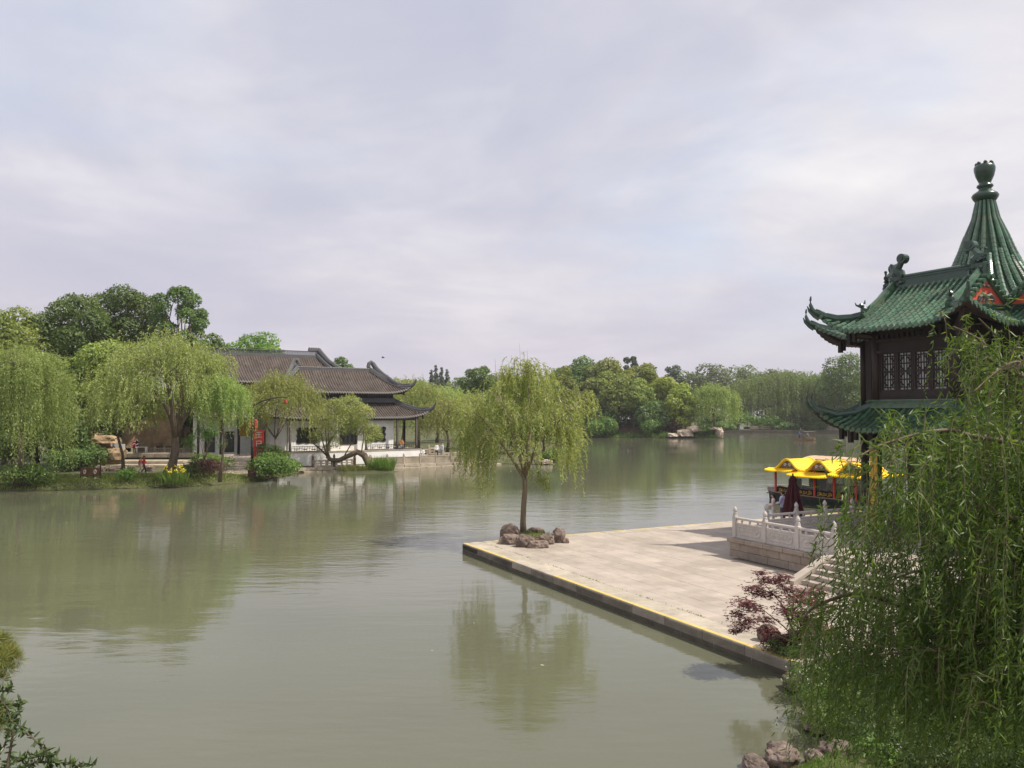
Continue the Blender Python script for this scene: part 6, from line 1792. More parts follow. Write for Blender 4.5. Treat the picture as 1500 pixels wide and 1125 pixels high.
T(1190, 242, 606, 24, 92, 'shrub', 'dark bushy tree left of the boat house', 4000, .5, group='trees across the channel', z0f=.02)
T(1040, 250, 600, 24, 93, 'dark', 'dark tree behind the willow of the rock arch', 4000, .55, group='trees across the channel', z0f=.05)
T(1236, 235, 512, 40, 94, 'dark', 'tall dark tree beside the pavilion upper storey', 9000, .62, group='trees across the channel', z0f=.2)
for i, (px, Y, top, hw, kd, lab) in enumerate(((1010, 330, 537, 32, 'far', 'farthest row tree left of the tall row crown'), (1046, 320, 527, 34, 'far', 'first tall crown of the far row right of the wooded point'), (1088, 325, 529, 32, 'far', 'second tall crown of the far row right of the wooded point'), (1125, 335, 532, 34, 'far', 'third crown of the far row over the pale channel willow'), (1165, 330, 538, 32, 'far', 'fourth crown of the far row over the pale channel willow'), (1200, 325, 541, 30, 'far', 'crown of the far row left of the tall dark tree'), (1270, 320, 530, 40, 'far', 'crown of the far row hidden behind the pavilion'), (670, 300, 552, 40, 'far', 'far crown right of the cypresses'), (600, 310, 555, 45, 'far', 'far crown left of the cypresses'), (725, 310, 549, 40, 'far', 'far crown behind the terrace willow'), (780, 320, 545, 40, 'far', 'far crown over the gap right of the terrace willow'), (560, 300, 556, 40, 'far', 'far crown behind the hall ridge horn'), (1320, 320, 535, 45, 'far', 'far crown behind the spire foot'))):
    T(px, Y, top, hw, 100 + i, kd, lab, 4500, .95, group='far row of trees', z0f=.1)
T(925, 300, 513, 14, 120, 'cypress', 'feathery topped tree sticking up behind the camphors', 1500, .8, group='feathery tree tops', z0f=.55, nl=9, open_=True, name='pine_tree')
T(987, 310, 529, 15, 121, 'cypress', 'feathery topped tree in the dip right of the camphors', 1500, .8, group='feathery tree tops', z0f=.5, nl=9, open_=True, name='pine_tree')
# far wood: one mass
r = np.random.default_rng(500); lobes = []
for i in range(240):
    x = r.uniform(-330, 420); Y = r.uniform(400, 470); h = r.uniform(13, 24); lobes.append((x, Y, h * .6, h * .48))
    lobes.append((x + r.uniform(-4, 4), Y - 4, h * .3, h * .4))
C, D, N_, L, W_ = lobes_leaves(lobes, 60000, 1.7, r)
stuff(put('far_wood', leaf_mesh('far_wood', C, D, N_, L, W_, L_['far'], r)))

# ------------------------------------------------------------------ shrubs, reeds, grass
def S(px, Y, R, H, seed, kind, label, z=.45, n=1800, ls=.16, group='shrubs on the far bank', name='shrub', **kw):
    return place(make_shrub(name, R, H, seed, L_[kind], n, ls, **kw), at(px, Y, z), 0, label, group, 'shrub')
S(42, 64.8, 2.3, 1.9, 201, 'shrub', 'dark shrub at the foot of the leftmost weeping willow', .3, 3500, .2)
S(398, 73.5, 2.1, 2.5, 202, 'shrub', 'large rounded shrub at the water right of the lamp post', .3, 5000, .2)
S(425, 76.0, 1.2, 1.9, 203, 'shrub', 'smaller shrub beside the quay end', .3, 2500, .18)
S(400, 77.5, 1.6, 3.6, 204, 'dark', 'tall dark shrub under the yellow green willow', .45, 3500, .2)
S(305, 71.0, 1.5, 2.0, 205, 'purple', 'dry brownish shrub left of the slender willow', .45, 2200, .15)
S(282, 70.5, 1.1, 1.5, 206, 'dark', 'dark low shrub right of the iris clump', .45, 1800, .15)
S(310, 75.5, 2.4, 1.5, 207, 'bright', 'light green hedge below the white wall', 1.0, 2500, .15)
S(187, 67.2, .9, 1.35, 208, 'reed', 'grassy bush on the lawn below the thin trunked willow', .4, 1600, .22, lw=.2)
S(100, 78, 2.2, 2.6, 209, 'dark', 'dark shrub left of the ochre rockery', .45, 3500, .2)
S(130, 80, 2.0, 3.2, 210, 'dark', 'taller dark shrub against the rockery', .45, 3500, .2)
S(808, 97.6, 1.3, 1.9, 211, 'shrub', 'shrub on the rocky point behind the terrace willow', .3, 2500, .2)
S(880, 194.6, 3.7, 5.2, 212, 'shrub', 'left round bush on the wooded point shore', .4, 4500, .45, group='bushes on the wooded point')
S(953, 195.5, 3.6, 3.8, 213, 'shrub', 'right round bush on the wooded point shore', 1.2, 4500, .45, group='bushes on the wooded point')
S(1032, 191.5, 2.4, 2.6, 214, 'shrub', 'low bush growing on the pale rock arch', 1.2, 1800, .4, group='bushes on the wooded point')
S(1060, 237, 4.5, 3.0, 215, 'dark', 'dark low bush at the channel mouth', .3, 3000, .5, group='bushes on the wooded point')
S(1150, 239, 5.5, 3.0, 216, 'dark', 'dark low bush right of the pale landing wall', .3, 3000, .5, group='bushes on the wooded point')
S(1190, 238, 5.0, 2.6, 217, 'dark', 'dark low bush behind the small far boat', .3, 3000, .5, group='bushes on the wooded point')
# iris clump with yellow flowers
r = np.random.default_rng(9); IR = thing('iris_clump', 'clump of yellow irises in front of the broad leaning willow', 'flowers', at(255, 66.6, .35))
put('blades', tuft_mesh('blades', 420, 1.15, 1.25, .06, L_['reed'], r, .25, .6), IR)
n = 30; az = r.uniform(0, 2 * PI, n); C = np.stack([1.2 * np.cos(az) * r.random(n) ** .5, .7 * np.sin(az) * r.random(n) ** .5, r.uniform(.95, 1.5, n)], 1); C = np.repeat(C, 5, 0); D = r.normal(0, 1, (n * 5, 3))
put('flowers', leaf_mesh('flowers', C, D, r.normal(0, 1, (n * 5, 3)), r.uniform(.10, .18, n * 5), r.uniform(.06, .10, n * 5), L_['iris'], r), IR)
RD = thing('reed_clump', 'tall green reeds at the water right of the kinked willow trunk', 'reeds', on(560, 690, .05))
put('blades', tuft_mesh('blades', 700, 1.3, 1.7, .07, L_['reed'], r, .28, .6), RD)
RD2 = thing('reed_clump', 'low grassy clump around the foot of the kinked willow trunk', 'reeds', on(528, 690, .05))
put('blades', tuft_mesh('blades', 900, 2.2, .8, .07, L_['grass'], r, .5, .4), RD2)
b = MB(); b.ball((0, 0, -.25), 1, 16, 6, (3.6, 1.5, .5)); struct(b.build('islet', M['grass_ground'], None, True, on(540, 690, .05)))
def grass_strip(name, line, n, width, h, w_, mat, seed, z=.3, slope=.5):
    r = np.random.default_rng(seed); P = np.array(line, float); seg = np.diff(P, axis=0); ln = np.linalg.norm(seg, axis=1); i = r.choice(len(ln), n, p=ln / ln.sum()); t = r.random(n)
    nr = np.stack([-seg[i, 1], seg[i, 0]], 1) / ln[i][:, None]; o = r.random(n) ** 1.2 * width
    XY = P[i] + seg[i] * t[:, None] + nr * o[:, None]
    C = np.stack([XY[:, 0], XY[:, 1], z * np.minimum(1, .15 + o / slope)], 1); D = r.normal(0, .45, (n, 3)); D[:, 2] = 1
    lump = .5 + .8 * np.abs(np.sin(XY[:, 0] * .9) * np.cos(XY[:, 1] * .7))
    return stuff(put(name, leaf_mesh(name, C, D, r.normal(0, 1, (n, 3)), r.uniform(.5, 1.2, n) * h * lump, np.full(n, w_), mat, r)))
grass_strip('grass', [(-60, 62), (-41, 63.6), (-36, 64.6), (-31, 66.2), (-27, 67.6), (-23.6, 71.5), (-22.6, 75)], 22000, 8.5, .28, .06, L_['grass'], 1, .5, 1.4)
grass_strip('grass', [(13, 194.2), (22, 195.6), (35, 192.6), (48.6, 190.2), (50, 193)], 9000, 7, 1.0, .22, L_['reed'], 2, .5, 1.5)
grass_strip('grass', [(4.4, 96.2), (6, 99.6), (6.4, 112)], 1500, 2, .6, .12, L_['grass'], 3, .5, 1.5)

# ------------------------------------------------------------------ rocks
from mathutils import noise as mnoise
def rock_mesh(name, size, seed, mat, sub=3, rough=.32, strata=0.0):
    bm = bmesh.new(); bmesh.ops.create_icosphere(bm, subdivisions=sub, radius=1.0)
    for v in bm.verts:
        p = v.co * 1.3 + Vector((seed * 3.1, seed * 1.7, seed))
        d = mnoise.fractal(p, 1.0, 2.0, 4) * rough + abs(mnoise.noise(p * 2.1)) * rough * .7
        if strata: d += strata * math.sin(v.co.x * 14 + seed + 2 * mnoise.noise(p * 1.5)) * (1 - abs(v.co.z))
        c = v.co * (1 + d)
        c = Vector([math.copysign(abs(q) ** .75, q) for q in c])
        v.co = Vector((c.x * size[0] / 2, c.y * size[1] / 2, max(-.35, c.z) * size[2] * .6 + size[2] * .2))
    me = bpy.data.meshes.new(name); bm.to_mesh(me); bm.free(); me.materials.append(mat); return me
def rock(label, loc, size, seed, mat='rock', group=None, strata=0.0, rz=0, rough=.32, sub=3):
    return tag(put('rock', rock_mesh('rock', size, seed, M[mat], sub, rough, strata), None, loc, rz), label, 'rock', group)
gr = 'rocks ringing the terrace willow'
rock('leftmost ribbed rock at the front of the ring under the terrace willow', on(747, 797, .4) + Vector((0, .4, -.02)), (.95, .7, .54), 1, 'rock', gr, .10)
rock('ribbed rock in the front middle of the ring, left of the gap', on(770, 801, .4) + Vector((0, .35, -.02)), (.74, .6, .64), 2, 'rock', gr, .16)
rock('low flat rock at the front of the ring', on(789, 802, .4) + Vector((0, .3, -.02)), (.85, .6, .42), 3, 'rock', gr, .14)
rock('knobby rock right of the low flat rock in the ring', on(801, 797, .4) + Vector((0, .4, -.02)), (.75, .6, .52), 4, 'rock', gr, .14)
rock('upright dark block at the right end of the ring', on(818, 795, .4) + Vector((0, .4, -.02)), (.62, .55, .80), 5, 'rock', gr, .08)
rock('small stone beside the upright dark block', on(828, 795, .4) + Vector((0, .2, -.02)), (.32, .3, .28), 6, 'rock', gr)
rock('tall rock at the back left of the ring under the terrace willow', on(744, 787, .4) + Vector((.1, .3, -.02)), (.85, .6, .72), 7, 'rock', gr, .12)
rock('back rock behind the willow trunk', on(785, 782, .4) + Vector((0, .3, -.02)), (.8, .5, .4), 8, 'rock', gr)
b = MB(); b.lathe([(1.15, .40), (1.1, .47), (.6, .52), (.02, .53)], 20, (0, 0, 0), 1.15, .9); so = struct(b.build('planting_bed', M['soil'], None, True, (at(778, 37.9, 0))))
r = np.random.default_rng(61); o = put('grass', tuft_mesh('grass', 500, 1.0, .22, .03, L_['reed'], r, .6), None, at(778, 37.9, .48)); stuff(o)
# rockery on the left bank
gk = 'ochre rockery'
rk = random.Random(8)
for i, (px, py, w_, h_, lab) in enumerate(((155, 668, 3.0, 2.2, 'large ochre rock at the base of the rockery'), (148, 655, 2.2, 1.7, 'middle ochre rock stacked over the largest rockery rock'), (153, 644, 2.9, .9, 'flat overhanging slab on the rockery'), (136, 640, 1.4, 1.2, 'rock with a dark hollow at the top left of the rockery'), (170, 665, 1.6, 1.5, 'ochre rock at the right foot of the rockery'), (140, 672, 1.7, 1.6, 'ochre rock at the left foot of the rockery'), (115, 678, 1.5, 1.1, 'pale rock in the shrubs left of the rockery'))):
    Y = 82 + rk.uniform(-.4, .4); p = at(px, Y, zat(py, Y)); rock(lab, p - Vector((0, 0, h_ * .35)), (w_, 1.8, h_), 20 + i, 'rock_warm', gk, .05, rough=.5)
for i, (px, py, w_, h_, lab) in enumerate(((243, 632, 4.2, 4.0, 'tall ochre rock face behind the broad willow trunk'), (228, 648, 3.6, 2.6, 'lower ochre rock face left of the broad willow trunk'), (203, 642, 3.4, 2.6, 'brown rock face behind the pair on the stage'), (258, 648, 3.0, 3.0, 'ochre rock right of the broad willow trunk'), (218, 632, 3.0, 2.2, 'reddish rock on top of the rock face'))):
    Y = 95; p = at(px, Y, zat(py, Y)); rock(lab, p - Vector((0, 0, h_ * .4)), (w_, 2.2, h_ * 1.3), 40 + i, 'rock_warm', 'ochre rock face behind the stage', .05, rough=.55)
for i, (px, w_, lab) in enumerate(((150, 1.1, 'pale stone at the pond edge below the rockery'), (168, .9, 'grey stone on the pond edge right of the pale one'), (177, 1.3, 'rounded grey stone on the pond edge by the thin trunk'), (195, .7, 'small stone on the path edge near the walkers'), (222, .7, 'small stone on the path edge right of the red jacket'))):
    rock(lab, at(px, 78.2, .5), (w_, .7, .7), 60 + i, 'rock', 'stones on the lawn path edge')
# rock arch on the point
p = at(1012, 191.8, .3)
for i, (dx, z, w_, h_, lab) in enumerate(((-1.5, .2, 3.6, 1.9, 'pale rock slope at the left of the rock arch'), (1.2, 1.5, 3.8, 1.3, 'pale flat topped rock of the arch'), (6.6, -.1, 1.8, 2.9, 'pale rock pier at the right of the arch'), (4.4, 1.7, 3.0, .9, 'pale rock bridging over the dark hollow'), (-4.5, .1, 2.2, 1.0, 'outlying pale rock left of the arch'))):
    rock(lab, p + Vector((dx, 0, z)), (w_, 3.0, h_), 80 + i, 'rock_pale', 'pale rock arch on the point', .03, rough=.4)
rock('reddish stone at the waterline of the rocky point', on(801, 679, .1), (1.3, .8, .6), 90, 'rock_pale', 'stones at the rocky point')
rock('grey stone at the waterline left of the reddish one', on(792, 679, .1), (1.1, .8, .5), 91, 'rock', 'stones at the rocky point')
# ------------------------------------------------------------------ foreground right: big willow, red maple, bank planting
NW = put('willow_tree', None); nbase = Vector((11.6, 9.6, .3))
r = np.random.default_rng(90)
def npt(px, py, Y): return at(px, Y, zat(py, Y)) - nbase
b = MB()
tp = [Vector((0, 0, -.4)), Vector((-.15, 0, 1.2)), Vector((-.35, .05, 2.6)), Vector((-.5, .1, 3.8)), Vector((-.45, .1, 5.0)), Vector((-.5, .15, 6.4)), Vector((-.6, .2, 8.0))]
b.tube(tp, [.40, .33, .29, .25, .2, .14, .07], 10)
b.build('trunk', M['bark'], NW, True)
C_, D_, L2, W2 = [], [], [], []
def strands(S, out, L, K, ll, lw, rch, wob=.05):
    ns = len(S)
    t = np.clip((np.arange(K)[None, :] + r.uniform(-.4, .4, (ns, K))) / K, 0, 1)
    P = np.empty((ns, K, 3)); P[:, :, :2] = S[:, None, :2] + out[:, None, :] * (rch[:, None] * (1 - np.exp(-2.6 * t)))[:, :, None] + r.normal(0, wob, (ns, 1, 2)) * np.sin(4.5 * t)[:, :, None]
    P[:, :, 2] = S[:, None, 2] + .35 * rch[:, None] * np.sin(np.minimum(1, t * 2.2) * PI) - L[:, None] * t ** 1.25
    dd = r.normal(0, .42, (ns, K, 3)); dd[:, :, 2] -= .75 - .75 * np.exp(-4 * t); dd[:, :, :2] += out[:, None, :] * .45
    n = ns * K
    C_.append(P.reshape(-1, 3)); D_.append(dd.reshape(-1, 3)); L2.append(r.uniform(.5, 1.3, n) * ll); W2.append(r.uniform(.8, 1.25, n) * lw)
    return P
twigs = MB()
#  branch: control points (photo column, photo row, distance), strands per metre, strand length range
BR = [([(1740, 640, 9.2), (1540, 560, 9.1), (1460, 490, 9.0), (1436, 466, 8.9)], 34, (.9, 2.6), .26, 5.0),
      ([(1700, 700, 9.0), (1520, 560, 8.8), (1440, 500, 8.7), (1398, 478, 8.6)], 9, (.15, .5), .10, 4.2),
      ([(1740, 640, 8.4), (1560, 560, 8.2), (1490, 530, 8.0), (1425, 575, 7.9)], 34, (.9, 2.4), .26, 5.0),
      ([(1740, 560, 8.8), (1600, 520, 8.8), (1520, 520, 8.8), (1450, 560, 8.8)], 30, (.8, 2.2), .25, 5.2),
      ([(1740, 720, 8.2), (1500, 650, 8.0), (1390, 630, 7.8), (1300, 648, 7.7), (1258, 668, 7.6)], 56, (.5, 1.7), .22, 3.9),
      ([(1740, 700, 9.6), (1520, 640, 9.6), (1420, 650, 9.4), (1340, 690, 9.3)], 34, (.9, 2.4), .26, 4.2),
      ([(1740, 800, 9.0), (1460, 740, 8.8), (1340, 735, 8.7), (1265, 760, 8.6), (1236, 785, 8.6)], 48, (.5, 1.9), .24, 3.4),
      ([(1740, 820, 8.0), (1540, 760, 7.9), (1440, 740, 7.8), (1370, 770, 7.8)], 34, (.7, 1.9), .24, 3.4),
      ([(1740, 900, 9.0), (1445, 886, 9.0), (1372, 902, 9.0), (1260, 868, 9.1), (1192, 885, 9.2), (1172, 905, 9.2)], 46, (.5, 1.75), .20, 2.8),
      ([(1740, 860, 9.8), (1480, 830, 9.8), (1360, 830, 9.8), (1270, 860, 9.8)], 36, (.6, 1.7), .26, 2.8),
      ([(1740, 880, 8.2), (1560, 850, 8.1), (1470, 850, 8.1), (1400, 890, 8.1)], 30, (.4, 1.35), .24, 2.8),
      ([(1740, 950, 9.4), (1450, 920, 9.6), (1330, 930, 9.7), (1215, 950, 9.8)], 44, (.4, 1.6), .24, 2.4),
      ([(1740, 900, 10.2), (1420, 900, 10.4), (1290, 905, 10.6), (1180, 925, 10.8)], 48, (.6, 1.9), .22, 2.4),
      ([(1740, 960, 8.4), (1560, 920, 8.3), (1420, 940, 8.3), (1280, 955, 8.4)], 40, (.4, 1.4), .24, 2.2),
      ([(1740, 1000, 8.0), (1600, 960, 7.9), (1500, 970, 7.8), (1400, 985, 7.8)], 26, (.3, .9), .22, 2.0),
      # the rest of the crown, outside the view to the right, over and behind
      ([(1740, 500, 9.4), (1800, 300, 9.0), (1700, 260, 8.4), (1620, 330, 8.0)], 30, (1.0, 3.0), .45, 7.0),
      ([(1760, 500, 10.2), (1850, 300, 11.5), (1760, 270, 12.4), (1680, 330, 13.0)], 30, (1.0, 3.0), .45, 7.0),
      ([(1800, 600, 9.4), (2000, 300, 9.8), (2150, 320, 10.2), (2300, 420, 10.5)], 30, (1.0, 3.0), .45, 6.5),
      ([(1800, 600, 9.0), (2000, 450, 7.6), (2150, 480, 6.6), (2250, 560, 6.0)], 30, (1.0, 2.6), .45, 6.0),
      ([(1760, 640, 10), (1900, 500, 11.8), (1980, 500, 13.0), (2000, 560, 13.8)], 30, (1.0, 2.6), .45, 6.0),
      ([(1740, 560, 9.4), (1760, 420, 9.6), (1680, 400, 10.0), (1590, 480, 10.4)], 30, (.8, 2.2), .35, 6.0)]
for bi, (ctrl, dens, Lr, sp, zt) in enumerate(BR):
    P = [npt(*c) for c in ctrl]
    hub = min(tp, key=lambda q: abs(q.z - (P[0].z + .0))); P[0] = hub.lerp(P[1], .12) if bi % 2 else hub
    # smooth
    Q = []
    for i in range(len(P) - 1):
        p0, p1, p2, p3 = P[max(0, i - 1)], P[i], P[i + 1], P[min(len(P) - 1, i + 2)]
        for k in range(8):
            t = k / 8; Q.append(0.5 * ((2 * p1) + (p2 - p0) * t + (2 * p0 - 5 * p1 + 4 * p2 - p3) * t * t + (3 * p1 - p0 - 3 * p2 + p3) * t ** 3))
    Q.append(P[-1]); m = len(Q)
    bb = MB(); r0 = .042 if bi == 8 else .026
    bb.tube(Q, [r0 * (1 - .88 * i / (m - 1)) + .004 for i in range(m)], 7); bb.build('branch', M['bark'], NW, True)
    Qa = np.array(Q); seg = np.linalg.norm(np.diff(Qa, axis=0), axis=1); cum = np.concatenate([[0], np.cumsum(seg)]); tot = cum[-1]
    ns = int(dens * tot * 1.65); x = tot * (1 - r.random(ns) ** .8 * .85)
    S = np.stack([np.interp(x, cum, Qa[:, k]) for k in range(3)], 1)
    side = np.clip(r.normal(0, 1, (ns, 3)), -1.25, 1.25) * np.array([sp * .55, sp * 2.0, sp * .8]); S = S + side
    dirb = unit(np.array([(Qa[-1] - Qa[-9])[:2]] * ns)); out = dirb * .5 + np.clip(r.normal(0, .5, (ns, 2)), -.8, .8)
    L = r.uniform(Lr[0], Lr[1], ns)
    wz = S[:, 2] + nbase.z; floor_ = .62 + .35 * r.random(ns); L = np.minimum(L, np.maximum(.2, wz - floor_))
    Pp = strands(S, out, L, 44, .102, .0138, r.uniform(.08, .36, ns))
    for i in range(0, ns, 2): twigs.tube([Vector(Pp[i, j]) for j in (0, 5, 12, 20, 28)], [.006, .005, .004, .003, .002], 3, False)
stuff(twigs.build('twigs', M['bark_light'], NW))
C_ = np.concatenate(C_); D_ = np.concatenate(D_); L2 = np.concatenate(L2); W2 = np.concatenate(W2); n = len(C_)
put('crown', leaf_mesh('crown', C_, D_, r.normal(0, 1, (n, 3)), L2, W2, L_['willow_near'], r, True), NW)
place(NW, nbase, 0, 'big near willow whose hanging leaves fill the right foreground', 'willows')

# red maple on the near terrace edge
MP = put('maple_tree', None); mb_ = on(1172, 958, .4); Ym = mb_.y
def mp(px, py, dy=0): return at(px, Ym + dy, zat(py, Ym + dy)) - mb_
b = MB()
b.tube([mp(1174, 962), mp(1163, 935), mp(1152, 905), mp(1140, 880)], [.05, .04, .03, .02], 6)
for pts in ([(1163, 935, 0), (1145, 915, -.1), (1118, 893, -.2), (1085, 885, -.2)], [(1158, 922, 0), (1140, 880, .2), (1118, 855, .3)], [(1155, 915, 0), (1160, 870, .2), (1150, 840, .3)], [(1165, 940, 0), (1130, 925, -.3), (1095, 915, -.4)], [(1168, 945, 0), (1185, 900, .3), (1192, 870, .4)], [(1150, 900, 0), (1170, 880, -.3), (1178, 870, -.3)]):
    b.tube([mp(*p) for p in pts], [.022, .016, .010, .006][:len(pts)], 5)
b.build('trunk', M['bark_light'], MP, True)
C = []
for (px, py, dy, rr, n_) in ((1088, 880, -.2, .22, 60), (1078, 897, -.2, .17, 40), (1100, 888, 0, .2, 50), (1108, 865, .2, .2, 50), (1118, 848, .3, .16, 36), (1112, 836, .3, .12, 22), (1100, 858, .1, .16, 30), (1143, 843, .3, .18, 44), (1135, 850, .1, .16, 36), (1150, 860, .3, .18, 40), (1125, 868, .1, .18, 40), (1158, 875, -.1, .24, 60), (1170, 868, .2, .22, 50), (1180, 880, 0, .24, 56), (1148, 890, -.2, .24, 60), (1165, 898, -.2, .25, 60), (1180, 905, .1, .24, 56), (1085, 912, -.4, .18, 46), (1076, 920, -.4, .13, 26), (1098, 905, -.3, .14, 26), (1120, 905, -.2, .16, 30), (1192, 865, .4, .2, 44), (1200, 885, .4, .24, 50), (1115, 918, -.3, .14, 26)):
    c = np.array(mp(px, py, dy)); C.append(c + r.normal(0, 1, (n_ * 3, 3)) * np.array([rr, rr, rr * .42]) * .7)
C = np.concatenate(C); n = len(C); az = r.uniform(0, 2 * PI, n)
Cc, Dd = [], []
for k in range(5):
    a = az + (k - 2) * .75; Dd.append(np.stack([np.cos(a), np.sin(a), r.normal(-.35, .2, n)], 1)); Cc.append(C)
Cc = np.concatenate(Cc); Dd = np.concatenate(Dd); m = len(Cc); up = r.normal(0, .35, (m, 3)); up[:, 2] = 1
put('crown', leaf_mesh('crown', Cc, Dd, up, r.uniform(.045, .085, m), r.uniform(.017, .027, m), L_['maple'], r), MP)
place(MP, mb_, 0, 'dark red maple at the near corner of the terrace edge', None)
def S2(px, Y, R, H, seed, kind, label, z, n, ls, name='shrub', lw=.5, group='planting on the near bank'):
    return place(make_shrub(name, R, H, seed, L_[kind], n, ls, lw=lw), at(px, Y, z), 0, label, group, 'shrub')
S2(1140, 20.0, .62, .52, 301, 'maple', 'low reddish shrub under the dark red maple', .4, 1600, .07)
S2(1150, 19.7, .7, .42, 302, 'dark', 'dark green mound at the foot of the dark red maple', .4, 2200, .06)
S2(1185, 19.9, .7, 1.0, 303, 'maple', 'reddish shrub right of the dark red maple', .4, 1800, .075)
rock('dark rock beside the foot of the dark red maple', on(1122, 935, .4), (.5, .4, .5), 101, 'rock', 'rocks of the near bank')
rock('pale rock under the dark red maple', on(1160, 945, .4), (.45, .4, .55), 102, 'rock', 'rocks of the near bank')
for i, (px, py, w_, h_, lab) in enumerate(((1140, 1116, .55, .36, 'grey rock standing in the water at the bottom of the view'), (1222, 1118, .72, .42, 'larger cracked grey rock at the bottom, right of the one in the water'), (1262, 1120, .66, .36, 'rock at the bottom right leaning on the larger cracked rock'), (1189, 1120, .28, .28, 'small upright rock between the two bottom rocks'), (1100, 1124, .35, .2, 'flat stone awash at the bottom left of the rocks'), (1160, 1006, .42, .3, 'dark bank rock just below the end of the yellow line'), (1190, 1064, .5, .3, 'low bank rock at the inlet under the willow'))):
    p = on(px, py, .05); rock(lab, p + Vector((.05, .15, .02)), (w_, .6, h_), 110 + i, 'rock', 'rocks of the near bank', rough=.42, sub=4)
# ground planting
for i, (px, py, R, H, kd, ls, lab) in enumerate(((1290, 1105, .8, .5, 'shrub', .07, 'bright green low plant behind the bottom rocks'), (1180, 1000, .55, .5, 'shrub', .06, 'bank plant with white flowers by the end of the yellow line'), (1195, 1030, .6, .5, 'shrub', .06, 'low bank plant behind the overhung rock'), (1240, 1045, .8, .6, 'dark', .07, 'dark low shrub under the willow curtain'), (1330, 1070, .9, .6, 'dark', .07, 'dark shrub in the middle of the shaded bank'), (1400, 1090, .9, .6, 'shrub', .08, 'leafy shrub at the bottom under the willow'), (1470, 1100, .9, .55, 'shrub', .08, 'leafy green shrub in the bottom right corner'), (1440, 1045, .7, .35, 'bright', .06, 'light green ground plant by the bent trunk'), (1490, 1050, .8, .4, 'bright', .06, 'yellowish ground plant right of the bent trunk'), (1370, 1040, .8, .5, 'dark', .07, 'dark shrub left of the bent trunk'), (1290, 1010, .8, .7, 'dark', .07, 'dark shrub at the path edge behind the willow'), (1225, 990, .6, .5, 'shrub', .07, 'shrub at the terrace corner behind the willow'), (1205, 1060, .55, .45, 'dark', .06, 'dark plant hanging over the inlet'), (1330, 1115, .8, .55, 'twig', .07, 'darkest shrub at the bottom edge left of the leafy one'), (1260, 1075, .7, .5, 'twig', .06, 'darkest shrub above the bottom rocks'), (1420, 1120, .9, .6, 'dark', .08, 'dark shrub on the bottom edge between the leafy shrubs'), (1310, 1035, .8, .6, 'twig', .07, 'darkest shrub in the willow shade at mid bank'), (1500, 1120, .9, .7, 'dark', .08, 'dark shrub cut by the bottom right corner'))):
    p = on(px, py, .3); place(make_shrub('shrub', R, H, 320 + i, L_[kd], 1600, ls, lw=.5), Vector((p.x, p.y, .28)), 0, lab, 'planting on the near bank', 'shrub')
p = on(1180, 1005, .3); n = 60; C = np.array(p)[None, :] + r.normal(0, 1, (n, 3)) * np.array([.3, .2, .1]) + np.array([0, -.2, .4]); C = np.repeat(C, 5, 0); D = r.normal(0, 1, (n * 5, 3))
stuff(put('white_flowers', leaf_mesh('white_flowers', C, D, r.normal(0, 1, (n * 5, 3)), np.full(n * 5, .03), np.full(n * 5, .02), L_['white_fl'], r)))
grass_strip('grass', [(6.6, 19.0), (6.3, 17.2), (6.2, 15.6), (5.3, 14.4), (4.4, 13.6)], 12000, 5, .14, .016, L_['reed'], 5, .36, .5)
# small bent tree by the path
BT = put('small_tree', None); bb0 = on(1478, 1048, .3)
def bp(px, py, dy=0): return at(px, bb0.y + dy, zat(py, bb0.y + dy)) - bb0
b = MB(); b.tube([bp(1480, 1055), bp(1467, 1025), bp(1458, 1008), bp(1440, 990), bp(1425, 965), bp(1415, 945)], [.055, .045, .04, .03, .02, .012], 7)
b.tube([bp(1462, 1015), bp(1463, 985), bp(1460, 955), bp(1452, 920)], [.035, .028, .02, .01], 6); b.tube([bp(1445, 995), bp(1465, 990, .2), bp(1495, 985, .3)], [.02, .015, .008], 5); b.build('trunk', M['bark_light'], BT, True)
C = np.concatenate([np.array(bp(px, py, dy)) + r.normal(0, 1, (q, 3)) * np.array([.25, .25, .14]) for px, py, dy, q in ((1425, 940, 0, 130), (1452, 900, .2, 150), (1415, 900, .2, 120), (1470, 930, .2, 110), (1495, 975, .3, 90), (1440, 870, .4, 120))]); n = len(C); D = r.normal(0, .6, (n, 3)); D[:, 2] -= .5
put('crown', leaf_mesh('crown', C, D, r.normal(0, 1, (n, 3)), r.uniform(.05, .10, n), r.uniform(.018, .03, n), L_['maple'], r), BT)
place(BT, bb0, 0, 'small reddish tree with a forked bent trunk beside the near path', None)
# pale path on the near side
b = MB(); pr = random.Random(17)
PT = put('path', None); struct(PT)
for i in range(11):
    for j in range(5):
        bb = MB(); bb.bbox((0, 0, 0), (.93, .93, .08), bev=.012)
        q = Vector((9.0 + i * .95, 18.2 + j * .95 - i * .12, .40)); bb.build('paving_slab', M['path'], PT, loc=q, rz=-.12 + pr.uniform(-.01, .01))

